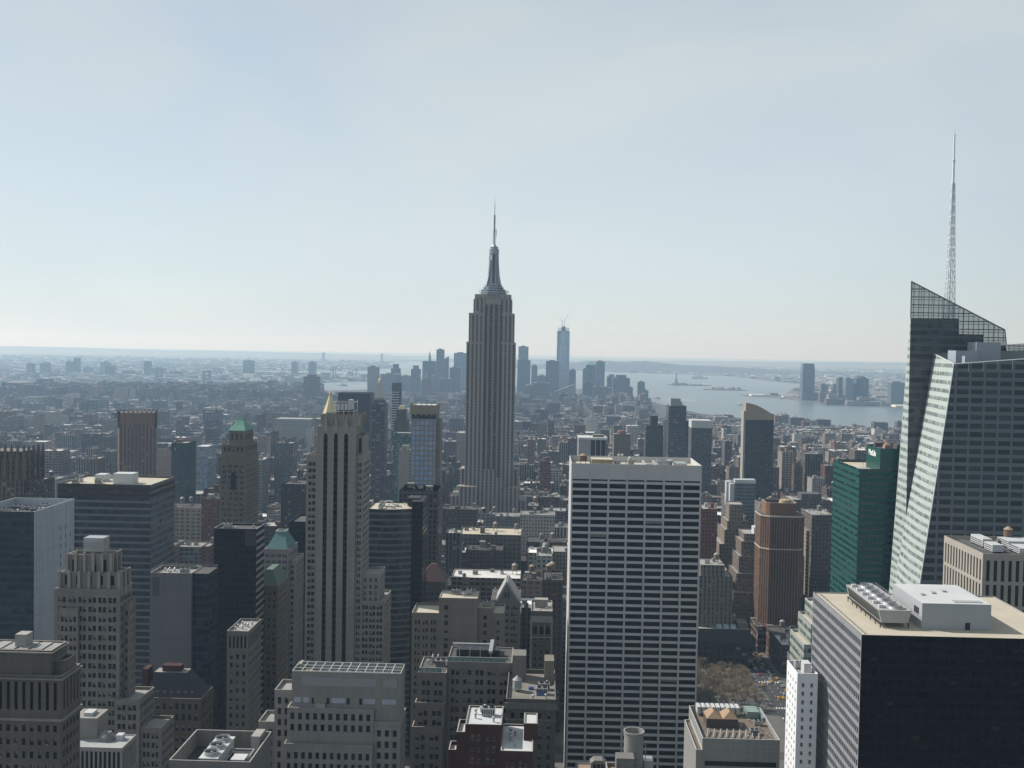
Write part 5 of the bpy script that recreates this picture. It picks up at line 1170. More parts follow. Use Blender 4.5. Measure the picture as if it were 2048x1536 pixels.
b = MB(); b.box(27, 33, 34, 43, zr, zr+3.4); b.box(33.6, 36, 30, 43, zr, zr+2); h.part('glass_canopy', b, plain('canopy_green', (.2, .27, .25), .3)); clutter(h.root, 20, h.W-1, 3, 30, zr, 7, rng, 0, False)
b = MB(); b.tube((h.W-4, .6, zr), (h.W-4, .6, zr+9), .1, 5); h.part('flagpole', b, M_WHITE)

# around the park on the right
h = B('vertical_line_block', 'pale stone block with fine vertical window lines beside the white grid tower', 'office block', 1398, 1466, 1152, 850, 40)
h.tier(0, h.W, 0, h.D, 0, h.H, par=1); h.tier(2, h.W-6, 4, 30, h.H-1, h.lz(1425, 1132), par=.6)
h.done(facade('pale_lines', (.30, .275, .24), (.05, .045, .04), bay=3.4, floor=3.7, wf=.42, hf=.62, sp=(.2, .18, .155), blind=.2), M_GREYROOF, M_PALE)
clutter(h.root, 3, h.W-8, 6, 26, h.lz(1425, 1132)-.6, 3, rng, .5, False)
h = B('dark_mansard_block', 'dark brown stone block with skylights on its flat roof standing over the bare trees', 'office block', 1392, 1506, 1285, 842, 34)
M_BRS = facade('dark_brownstone', (.085, .07, .058), (.018, .018, .018), bay=5.2, floor=4.6, wf=.62, hf=.62, blind=.05, gloss=.2, sub=2)
h.tier(0, h.W, 0, h.D, 0, h.H, par=.6); h.done(M_BRS, plain('dark_roof', (.05, .05, .05), .9), M_BLACK)
zt = h.lz(1440, 1252); b = MB(); b.loft([[(0, 0, h.H), (h.W, 0, h.H), (h.W, h.D, h.H), (0, h.D, h.H)], [(2.5, 2.5, zt-3), (h.W-2.5, 2.5, zt-3), (h.W-2.5, h.D-2.5, zt-3), (2.5, h.D-2.5, zt-3)]], 0, mt=1); h.part('mansard_roof', b, [plain('slate_dark', (.045, .045, .048), .6), M_GREYROOF])
b = MB(); b.box(-.8, h.W+.8, -.8, h.D+.8, h.H-1.2, h.H-.5); b.box(-.4, h.W+.4, -.4, h.D+.4, h.H-11, h.H-10.5); h.part('cornice', b, plain('brownstone_trim', (.1, .085, .07), .9))
for k in range(3): b = MB(); x = 17+k*5.6; b.loft([[(x, 3.2, zt-3), (x+4.2, 3.2, zt-3), (x+4.2, 9, zt-3), (x, 9, zt-3)], [(x, 5.4, zt-.2), (x+4.2, 5.4, zt-.2), (x+4.2, 9, zt-.2), (x, 9, zt-.2)]]); h.part('skylight', b, plain('skylight_glass', (.3, .36, .38), .2, spec=.5))
b = MB(); b.box(34, 42, 5, 20, zt-3, zt+1.4); h.part('plant_room', b, M_GREYB); clutter(h.root, 12, 40, 11, h.D-4, zt-3, 7, rng, .3, False)
M_ZIG = facade('ziggurat_brick', (.33, .275, .21), (.03, .028, .026), bay=3.1, floor=3.5, wf=.4, hf=.45, blind=.2)
h = B('tan_ziggurat', 'tan brick office tower stepping up to a boxed top among lower setbacks', 'office tower', 1440, 1508, 1060, 1010, 48)
for (a, y, c, z) in ((-6, 0, 0, 1130), (0, 4, 0, 1090), (5, 6, 1, 1062), (8, 9, 3, 1045)): h.tier(h.lx(1440, 1100)+a, h.W-c, y, h.D-y*.4, 0 if a < 0 else 40, h.lz(1470, z), par=.9)
h.tier(11, h.W-8, 14, 36, h.lz(1470, 1046), h.lz(1475, 1009, 14), par=.8); h.done(M_ZIG, M_GREYROOF, M_TANB)
h = B('brown_ziggurat', 'brown brick stepped loft tower with lit terraces and a white box on top', 'loft tower', 1474, 1545, 1075, 930, 52)
for (a, y, c, z) in ((-2, 0, 0, 1185), (1.5, 6, 0, 1150), (4.5, 12, 0, 1118), (7.5, 18, 0, 1090), (11, 24, 0, 1077)): h.tier(a, h.W, y, h.D, 0 if a < 0 else 30, h.lz(1500, z), par=.8)
h.done(facade('brown_zig', (.235, .195, .16), (.03, .028, .026), bay=3.1, floor=3.5, wf=.4, hf=.45, blind=.25, blindcol=(.4, .38, .35)), M_GREYROOF, M_TANB)
b = MB(); x0, x1 = h.lx(1508, 1070, 26), h.lx(1532, 1070, 26); b.box(x0, x1, 26, 38, h.H-6, h.lz(1515, 1055, 26)); h.part('white_box', b, M_WHITE)
h = tower('pale_sided_block', 'tall grey block with a sunlit cream side and a paler cornice behind the bronze tower', 'office tower', 1624, 1668, 1030, 960, 40, [facade('grey_punched', (.19, .17, .15), (.03, .03, .03), bay=3.2, floor=3.6, wf=.42, hf=.5)], M_GREYROOF, n=4, trim=M_PALE)
b = MB(); b.box(-2.6, .4, 8, 40, 0, h.H-16); b.box(-5.2, -2.6, 14, 40, 0, h.H-40); h.part('stepped_side', b, facade('cream_punched', (.42, .37, .29), (.05, .045, .04), bay=3.2, floor=3.6, wf=.42, hf=.5))  # sunlight painted in: a paler copy of the front's wall colour
h = tower('grey_cornice_tower', 'grey stone block with a dark crown box behind the pale sided block', 'office tower', 1582, 1662, 1000, 1130, 40, facade('grey_old_stone', (.2, .19, .175), (.03, .03, .03), bay=3.4, floor=3.8, wf=.42, hf=.55), M_GREYROOF, n=6)
b = MB(); b.box(h.lx(1603, 1000, 6), h.lx(1643, 1000, 6), 6, 24, h.H-1.2, h.lz(1620, 988, 6)); h.part('crown_box', b, plain('dark_crown', (.09, .085, .085), .8))
h = tower('glassy_band_block', 'white and blue glass block with a bright white box on top', 'office block', 1470, 1512, 967, 1180, 36, facade('pale_bands', (.24, .26, .28), (.07, .09, .11), bay=3, floor=4, wf=1, hf=.5), M_WHITEROOF, n=2, tank=0)
b = MB(); b.box(-5, -.02, 2, 34, 0, h.H-1); b.box(0, h.W, .5, 14, h.H-1.1, h.H+4); h.part('white_end', b, M_WHITE)

# slabs and towers in the middle distance on the right
M_DKRES = facade('dark_balcony_tower', (.075, .07, .07), (.035, .042, .05), bay=3.4, floor=3.1, wf=.8, hf=.58, blind=.3, blindcol=(.14, .13, .12), gloss=.2)
h = tower('curved_top_tower', 'dark apartment tower with a beige edge and a curved beige crown', 'residential tower', 1492, 1548, 828, 1420, 30, M_DKRES, M_GREYROOF, n=0)
b = MB(); zt = h.lz(1494, 806); n = 12; b.face([(-.4, -.4, h.H-8), (h.W+.3, -.4, h.H-8)]+[(h.W+.3-(h.W+.7)*i/n, -.4, h.H-2+(zt-h.H+2)*math.sin(i/n*math.pi/2)) for i in range(n+1)])
b.face([(-.4, 14, h.H-8), (h.W+.3, 14, h.H-8)][::-1]+[(h.W+.3-(h.W+.7)*i/n, 14, h.H-2+(zt-h.H+2)*math.sin(i/n*math.pi/2)) for i in range(n+1)][::-1])
for i in range(n): f = lambda i, y: (h.W+.3-(h.W+.7)*i/n, y, h.H-2+(zt-h.H+2)*math.sin(i/n*math.pi/2)); b.quad(f(i, -.4), f(i, 14), f(i+1, 14), f(i+1, -.4))
b.quad((h.W+.3, -.4, h.H-8), (h.W+.3, 14, h.H-8), (h.W+.3, 14, h.H-2), (h.W+.3, -.4, h.H-2)); b.quad((-.4, 14, h.H-8), (-.4, -.4, h.H-8), (-.4, -.4, zt), (-.4, 14, zt)); h.part('curved_crown', b, plain('beige_metal', (.33, .27, .2), .7))
b = MB(); b.box(-3, -.41, 0, 16, 0, h.H+4); h.part('beige_edge', b, M_PALE)
h = tower('dark_banded_tower', 'slim dark tower with pale floor bands and a ragged rooftop', 'residential tower', 1338, 1373, 812, 1700, 34, facade('dark_bands', (.15, .15, .155), (.03, .035, .045), bay=4, floor=3.3, wf=.9, hf=.62, blind=.1), M_DARKROOF, n=0)
b = MB(); b.box(3, h.W-9, 4, 20, h.H-1, h.lz(1352, 797)); b.box(h.W-9, h.W-6, 6, 14, h.H-1, h.lz(1362, 804)); h.part('plant_room', b, M_DUCT); b = MB(); b.box(.0, h.W+14, 40, 60, 0, h.H-26); h.part('rear_wing', b, M_DKRES)
h = tower('white_capped_glass_tower', 'mottled grey glass tower with a plain white cap', 'residential tower', 1383, 1424, 856, 1500, 30, facade('mottled_glass', (.17, .175, .185), (.07, .075, .085), bay=2.6, floor=3.3, wf=.9, hf=.72, blind=.4, blindcol=(.16, .165, .175)), M_WHITEROOF, n=0)
b = MB(); b.box(0, h.W, .4, 29, h.H, h.lz(1400, 841)); h.part('cap', b, M_WHITE)
h = tower('black_white_stripe_slab', 'black office slab with four white stripes and a white roof edge', 'office slab', 1181, 1214, 880, 1150, 30, facade('white_stripes', (.55, .56, .57), (.018, .018, .02), bay=5.7, floor=4, wf=.86, hf=1.0, blind=0, gvar=.3), M_DARKROOF, n=0)
b = MB(); b.box(-13, -.02, .6, 30, 0, h.H-.3); h.part('blank_flank', b, M_DUCT); b = MB(); b.box(-13.4, h.W+.4, -.4, 30.4, h.H, h.H+2.4); b.box(3, h.W-3, 8, 20, h.H+2.4, h.H+5, 1); h.part('white_cornice', b, [M_WHITE, M_GREYB])
h = tower('dark_brown_slab', 'dark brown slab with a taller rear block left of the slim dark banded tower', 'residential tower', 1292, 1327, 851, 1800, 30, facade('dark_brown_res', (.085, .075, .07), (.03, .03, .035), bay=4, floor=3.2, wf=.5, hf=.5), M_DARKROOF, n=0)
b = MB(); b.box(8, h.W-9, 6, 26, h.H-1, h.lz(1310, 832)); h.part('rear_block', b, MATS['dark_brown_res'])
tower('tan_round_tank_tower', 'tan brick apartment tower with a drum shaped tank house', 'apartment tower', 1228, 1262, 868, 1650, 30, facade('tan_res', (.27, .23, .19), (.04, .04, .045), bay=3.4, floor=3.2, wf=.45, hf=.5), M_GREYROOF, n=2)
b = MB(); x = 13; b.lathe(x, 12, [(6.5, 0), (6.5, 4.5), (5.5, 6)], 18); dr = b.build('tank_house', plain('orange_brick', (.33, .2, .13), .8), bpy.context.scene.objects['tan_round_tank_tower']); dr.location = (0, 0, B.lz(h, 1240, 868) if False else at(1245, 868, 1650)[1]-1)

# ------------------------------------------------------------------ more Fifth Avenue side blocks
h = B('grey_pier_block', 'grey stone office block with tall top windows standing in front of the black tower', 'office block', 454, 497, 1262, 425, 20)
wn = dict(bay=2.6, floor=3.5, wf=.42, hf=.56, margin=.6, top=8.4, style='sash'); h.tier(0, h.W, 0, h.D, 0, h.H-8.2, dict(wn, top=1), zwin=50, roof=False); h.tier(0, h.W, 0, h.D, h.H-8.2, h.H, dict(bay=1.5, floor=6.4, wf=.5, hf=.8, margin=.5, top=1.6, rec=.5, style='fixed'), par=1); h.done(M_GREYB, M_GREYROOF, M_LIMEL); clutter(h.root, 1, h.W-1, 2, h.D-2, h.H-1, 7, rng, 0)
h = B('slate_mansard_block', 'stone block with a long dark slate mansard roof and brick chimneys', 'building', 268, 402, 1396, 440, 17)
h.tier(0, h.W, 0, h.D, 0, h.H, dict(bay=2.8, floor=4.6, wf=.5, hf=.6, margin=.8, top=1.6, style='sash'), zwin=45, par=.3); h.done(plain('dark_tan_stone', (.19, .165, .13), .9, nscale=.1, var=.2), M_DARKROOF, M_LIME)
zt = h.lz(340, 1346, 4); b = MB(); b.loft([[(4, .8, h.H-.3), (h.W-.8, .8, h.H-.3), (h.W-.8, h.D-1, h.H-.3), (4, h.D-1, h.H-.3)], [(7, 5, zt), (h.W-8, 5, zt), (h.W-8, h.D-6, zt), (7, h.D-6, zt)]], 0, mt=1); h.part('mansard_roof', b, [plain('slate_roof', (.04, .042, .048), .55, nscale=.4, var=.2), M_GREYROOF])
b = MB(); b.box(10, 18, 6, 10, zt, zt+2.6); h.part('brick_parapet', b, M_REDB); b = MB(); b.box(2, 4.5, 4, 10, h.H, h.H+11); h.part('chimney', b, M_REDB)
b = MB()
for k in range(6): x = 9+k*3; b.loft([[(x, 1.6, h.H+.6), (x+1.2, 1.6, h.H+.6), (x+1.2, 3.6, h.H+.6), (x, 3.6, h.H+.6)], [(x, 1.7, h.H+2.6), (x+1.2, 1.7, h.H+2.6), (x+1.2, 3.8, h.H+2.6), (x, 3.8, h.H+2.6)]])
h.part('dormers', b, M_GREYB); h.root.children[-1]['kind'] = 'stuff'
h = B('green_mansard_tower', 'white stone tower with a truncated green copper roof behind the black tower', 'office tower', 528, 577, 1098, 625, 24)
h.tier(0, h.W, 0, h.D, 0, h.H, dict(bay=3.4, floor=3.8, wf=.7, hf=.5, grp=2, margin=.6, top=2.4, style='office'), zwin=20, par=.4); h.tier(h.W, h.W+4, 2, h.D, 0, h.H-7, dict(bay=3, floor=3.8, wf=.5, hf=.55, margin=.4, top=2), zwin=20); h.done(plain('white_stone', (.36, .36, .35), .85, nscale=.1, var=.12), M_GREYROOF, M_PALE)
zt = h.lz(555, 1064); b = MB(); b.loft([[(1, 1, h.H), (h.W-1, 1, h.H), (h.W-1, h.D-1, h.H), (1, h.D-1, h.H)], [(h.W*.36, 8, zt-1.4), (h.W*.72, 8, zt-1.4), (h.W*.72, 15, zt-1.4), (h.W*.36, 15, zt-1.4)]]); b.box(h.W*.34, h.W*.74, 7.6, 15.4, zt-1.4, zt-.6, 1); b.box(h.W*.38, h.W*.7, 8.2, 14.8, zt-.59, zt-.4, 2); h.part('copper_roof', b, [plain('teal_copper', (.09, .2, .2), .7, nscale=.3), M_WHITE, M_BLACK])
h = B('small_copper_block', 'brown block with a small green copper mansard left of the white stone tower', 'office block', 520, 556, 1172, 560, 22)
h.tier(0, h.W, 0, h.D, 0, h.H, dict(bay=2.8, floor=3.6, wf=.45, hf=.55, margin=.6, top=2.4), zwin=25, par=.3); h.done(plain('brown_tan', (.17, .145, .115), .9), M_DARKROOF)
zt = h.lz(535, 1142); b = MB(); b.loft([[(0, 0, h.H), (h.W, 0, h.H), (h.W, h.D, h.H), (0, h.D, h.H)], [(2, 4, zt), (h.W*.6, 4, zt), (h.W*.6, h.D-4, zt), (2, h.D-4, zt)]]); h.part('copper_roof', b, plain('grey_copper', (.11, .16, .13), .7))
tower('flat_black_block', 'plain black glass block squeezed between the copper roofed tower and the striped tower', 'office tower', 578, 611, 1043, 680, 30, M_NIGHT, M_DARKROOF, n=0)
tower('dark_setback_block', 'dark brown setback block left of the striped limestone tower', 'office tower', 562, 615, 968, 960, 36, facade('umber_grid', (.075, .066, .06), (.03, .03, .032), bay=3.2, floor=3.7, wf=.5, hf=.5, blind=.25), M_DARKROOF, n=3)
h = B('gothic_crown_tower', 'brown stone tower with a crown of pointed gothic buttresses at the frame edge', 'office tower', -40, 48, 918, 720, 30)
wn = facade('gothic_piers', (.185, .145, .11), (.03, .028, .03), bay=3.1, floor=3.8, wf=.5, hf=.6, sp=(.11, .09, .07), stain=.2)
h.tier(0, h.W, 0, h.D, 0, h.H, par=1); h.tier(-4, h.W+5, 3, h.D+6, 0, h.lz(30, 965), par=1); h.done(wn, M_GREYROOF)
b = MB(); zt = h.lz(30, 893)
for k in range(8): x = h.W*k/7; b.loft([[(x-1, -1, h.H-14), (x+1, -1, h.H-14), (x+1, 1, h.H-14), (x-1, 1, h.H-14)], [(x-.9, -.9, h.H+2), (x+.9, -.9, h.H+2), (x+.9, .9, h.H+2), (x-.9, .9, h.H+2)], [(x-.5, -.5, zt+1), (x+.5, -.5, zt+1), (x+.5, .5, zt+1), (x-.5, .5, zt+1)]])
for k in range(1, 5): y = k*7; b.loft([[(h.W-1, y-1, h.H-14), (h.W+1, y-1, h.H-14), (h.W+1, y+1, h.H-14), (h.W-1, y+1, h.H-14)], [(h.W-.9, y-.9, h.H+2), (h.W+.9, y-.9, h.H+2), (h.W+.9, y+.9, h.H+2), (h.W-.9, y+.9, h.H+2)], [(h.W-.5, y-.5, zt), (h.W+.5, y-.5, zt), (h.W+.5, y+.5, zt), (h.W-.5, y+.5, zt)]])
h.part('buttresses', b, plain('gothic_stone', (.2, .16, .12), .9)); h.root.children[-1]['kind'] = 'stuff'
b = MB(); b.box(3, h.W-4, 4, h.D-4, h.H-1, h.H+5); h.part('penthouse', b, wn)
h = tower('teal_pier_tower', 'teal ribbed office slab with an arched rooftop frame beside the brown ribbed tower', 'office tower', 343, 373, 886, 1050, 30, facade('teal_ribs', (.095, .125, .13), (.03, .05, .06), bay=2.6, floor=3.8, wf=.5, hf=.9, blind=.05), M_GREYROOF, n=0)
b = MB(); xm = h.W*.35; pts = [(xm+3.4*math.cos(a), h.H+3.2*math.sin(a)) for a in np.linspace(0, math.pi, 9)]; b.prism([], 0, 0) if False else b.face([(x, 4, z) for x, z in pts][::-1]); b.face([(x, 16, z) for x, z in pts]); 
for i in range(8): b.quad((pts[i][0], 4, pts[i][1]), (pts[i+1][0], 4, pts[i+1][1]), (pts[i+1][0], 16, pts[i+1][1]), (pts[i][0], 16, pts[i][1]))
h.part('barrel_roof', b, plain('rust_brown', (.17, .1, .07), .8)); b = MB(); railing(b, [(.4, .4), (h.W-.4, .4), (h.W-.4, 23)], h.H, 3); h.part('roof_frame', b, M_GREYB)
h = tower('glass_blue_block', 'pale blue glass block with a stepped white base behind the teal slab', 'office block', 385, 415, 893, 1250, 36, facade('sky_blue_glass', (.30, .36, .42), (.20, .27, .34), bay=3, floor=3.8, wf=1, hf=.6), M_WHITEROOF, n=0)
tower('twin_blue_slab', 'grey blue ribbed slab with paler end walls in front of long white blocks', 'office slab', 549, 585, 886, 1350, 28, facade('blue_ribs', (.27, .25, .23), (.055, .07, .09), bay=3, floor=3.4, wf=.66, hf=.75, sp=(.11, .13, .16)), M_GREYROOF, n=2)
tower('hospital_white_block', 'white stepped block with dark windows in the shadowed low blocks near the frame edge', 'apartment block', 72, 112, 958, 1060, 30, facade('white_punched', (.46, .47, .49), (.08, .09, .1), bay=3.4, floor=3.4, wf=.5, hf=.45), M_GREYROOF, n=2)
h = B('long_white_block', 'long white office block with rows of dark windows beyond the striped tower', 'office block', 547, 620, 838, 2300, 60); h.tier(0, h.W, 0, h.D, 0, h.H); h.done(facade('long_white', (.44, .43, .41), (.09, .095, .1), bay=4, floor=4, wf=.5, hf=.55), M_GREYROOF)

# towers around the old square
h = B('clock_tower', 'white stone clock tower with a steep roof and gold lantern', 'clock tower', 750, 766, 795, 2150, 17)
h.tier(0, h.W, 0, h.D, 0, h.H, par=0); M_CLK = facade('marble_tower', (.40, .37, .34), (.08, .08, .085), bay=4, floor=4, wf=.35, hf=.5); h.done(M_CLK, M_PALE)
xm = h.W/2; b = MB(); zt = h.lz(758, 766); b.loft([[(-.6, -.6, h.H), (h.W+.6, -.6, h.H), (h.W+.6, h.D+.6, h.H), (-.6, h.D+.6, h.H)], [(-.6, -.6, h.H+2), (h.W+.6, -.6, h.H+2), (h.W+.6, h.D+.6, h.H+2), (-.6, h.D+.6, h.H+2)], [(xm-3.2, xm-3.2, zt), (xm+3.2, xm-3.2, zt), (xm+3.2, xm+3.2, zt), (xm-3.2, xm+3.2, zt)]]); h.part('spire_roof', b, plain('marble_roof', (.42, .4, .37), .8))
b = MB(); b.lathe(xm, xm, [(3, zt), (3, zt+4), (3.6, zt+4.4), (2.8, zt+7), (.8, zt+9), (.4, zt+14), (.05, zt+17)], 8); h.part('gold_lantern', b, M_GOLD)
b = MB(); b.lathe(0, 0, [(3.6, 0), (3.6, .3)], 24, 0); b.box(-.25, .25, 0, 2.8, .3, .4, 1); b.box(-1.9, 0, -.25, .25, .3, .4, 1); cl = h.part('clock_face', b, [M_PALE, M_BLACK]); cl.location = (xm, 0, h.H-20); cl.rotation_euler = (math.pi/2, 0, 0)
tower('brown_twin_slab', 'brown slab in front of the white clock tower', 'office slab', 746, 769, 800, 1980, 20, facade('brown_flat', (.10, .07, .062), (.05, .04, .04), bay=3, floor=3.4, wf=.4, hf=.4), M_DARKROOF, n=0)
bpy.context.scene.objects['brown_twin_slab'].location.z = 0
h = tower('dark_glass_condo', 'slim dark glass tower with a stack of pale balconied floors', 'residential tower', 784, 802, 766, 2250, 18, facade('condo_glass', (.05, .055, .06), (.03, .035, .045), bay=3, floor=3.5, wf=.9, hf=.7, blind=.05), M_DARKROOF, n=0)
b = MB()
for k in range(16): z = h.H-19-k*5.4; b.box(-1.2, h.W-4, -1.3, -.02, z-1.5, z)
h.part('balconies', b, M_WHITE); h.root.children[-1]['kind'] = 'stuff'
h = tower('gold_top_block', 'brown stepped block capped by a small square gold top', 'office tower', 788, 815, 840, 1500, 26, facade('brown_stepped', (.15, .13, .115), (.04, .04, .04), bay=3, floor=3.5, wf=.45, hf=.5), M_DARKROOF, n=0)
b = MB(); zq = h.lz(800, 819); b.box(3, h.W-3, 3, 20, h.H-1, zq); h.part('upper_step', b, MATS['brown_stepped']); b = MB(); b.loft([[(5, 5, zq), (h.W-6, 5, zq), (h.W-6, 16, zq), (5, 16, zq)], [(6, 6, zq+5), (h.W-7, 6, zq+5), (h.W-7, 15, zq+5), (6, 15, zq+5)]]); h.part('gold_cap', b, M_GOLD)
h = B('gold_pyramid_tower', 'stone tower with a tall gold pyramid roof peeping from behind the striped tower', 'office tower', 628, 668, 838, 1800, 34); h.tier(0, h.W, 0, h.D, 0, h.H, par=.5); h.done(M_CLK, M_PALE)
zt = h.lz(656, 792); xm = h.lx(656, 830); b = MB(); b.loft([b.ring(xm, 17, 15.5, h.H, 8, math.pi/8), b.ring(xm, 17, 1.8, zt, 8, math.pi/8)]); pr_ = h.part('gold_pyramid', b, M_GOLD); b = MB(); b.lathe(xm, 17, [(1.9, zt), (1.9, zt+4), (2.4, zt+4.2), (1.2, zt+7), (.3, zt+8), (.1, zt+14)], 8); b.build('lantern', M_GOLD, pr_)
h = tower('cream_triangle_block', 'cream terracotta block glimpsed beside the tallest skyscraper', 'office building', 912, 940, 866, 2050, 60, facade('cream_terra', (.46, .41, .33), (.1, .095, .09), bay=3.4, floor=3.9, wf=.45, hf=.5), M_GREYROOF, n=0)
tower('mural_block', 'brown block with a painted blue wall panel left of the cream terracotta block', 'loft building', 888, 911, 883, 1900, 40, facade('brown_loft2', (.22, .19, .16), (.05, .05, .055), bay=3.4, floor=3.9, wf=.45, hf=.5), M_GREYROOF, n=2)

# ------------------------------------------------------------------ downtown, far across the low roofs
FARM = [facade('far_grey', (.15, .15, .155), (.05, .055, .065), bay=3, floor=4, wf=.5, hf=.6), facade('far_dark', (.08, .08, .085), (.03, .035, .045), bay=3, floor=4, wf=.6, hf=.6), facade('far_pale', (.34, .335, .32), (.1, .105, .115), bay=3, floor=4, wf=.5, hf=.55),
        facade('far_blue', (.16, .19, .22), (.08, .11, .14), bay=3, floor=4, wf=.8, hf=.7), facade('far_brown', (.18, .12, .095), (.05, .045, .045), bay=3, floor=4, wf=.45, hf=.5), facade('far_aqua', (.17, .24, .24), (.1, .16, .17), bay=3, floor=4, wf=.8, hf=.6)]
def far(name, label, px0, px1, pyt, Y, depth, m, top=None, cat='office tower', group='downtown towers beyond the low roofs'):
    h = B(name, label, cat, px0, px1, pyt, Y, depth, group); b = MB(); b.box(0, h.W, 0, depth, 0, h.H, skip='TD'); b.build('wall', FARM[m], h.root)
    b = MB(); b.face([(0, 0, h.H), (h.W, 0, h.H), (h.W, depth, h.H), (0, depth, h.H)])
    b.build('roof', M_GREYROOF, h.root)
    b = MB(); zt = None if top is None else at((px0+px1)/2, top[1], Y)[1]; x, y = h.W/2, depth/2
    if top is None: b.box(h.W*.25, h.W*.7, depth*.3, depth*.7, h.H+.01, h.H+5); b.build('plant_room', FARM[1], h.root)
    elif top[0] == 'pyramid': b.loft([[(0, 0, h.H+.01), (h.W, 0, h.H+.01), (h.W, depth, h.H+.01), (0, depth, h.H+.01)], [(x-.5, y-.5, zt), (x+.5, y-.5, zt), (x+.5, y+.5, zt), (x-.5, y+.5, zt)]]); b.build('pyramid_roof', M_COPPER, h.root)
    elif top[0] == 'spire': b.loft([[(x-7, y-7, h.H+.01), (x+7, y-7, h.H+.01), (x+7, y+7, h.H+.01), (x-7, y+7, h.H+.01)], [(x-6, y-6, h.H+(zt-h.H)*.4), (x+6, y-6, h.H+(zt-h.H)*.4), (x+6, y+6, h.H+(zt-h.H)*.4), (x-6, y+6, h.H+(zt-h.H)*.4)], [(x-.4, y-.4, zt), (x+.4, y-.4, zt), (x+.4, y+.4, zt), (x-.4, y+.4, zt)]]); b.build('spire', M_COPPER, h.root)
    elif top[0] == 'dome': b.lathe(x, y, [(h.W*.48, h.H+.01), (h.W*.42, h.H+(zt-h.H)*.5), (h.W*.2, h.H+(zt-h.H)*.9), (.3, zt)], 14); b.build('dome', FARM[m], h.root)
    elif top[0] == 'step': b.box(h.W*.2, h.W*.8, depth*.2, depth*.8, h.H+.01, zt); b.build('upper_step', FARM[m], h.root)
    elif top[0] == 'slant': b.loft([[(0, 0, h.H+.01), (h.W, 0, h.H+.01), (h.W, depth, h.H+.01), (0, depth, h.H+.01)], [(h.W-3, 0, zt), (h.W, 0, zt), (h.W, depth, zt), (h.W-3, depth, zt)]]); b.build('slanted_top', FARM[m], h.root)
    return h
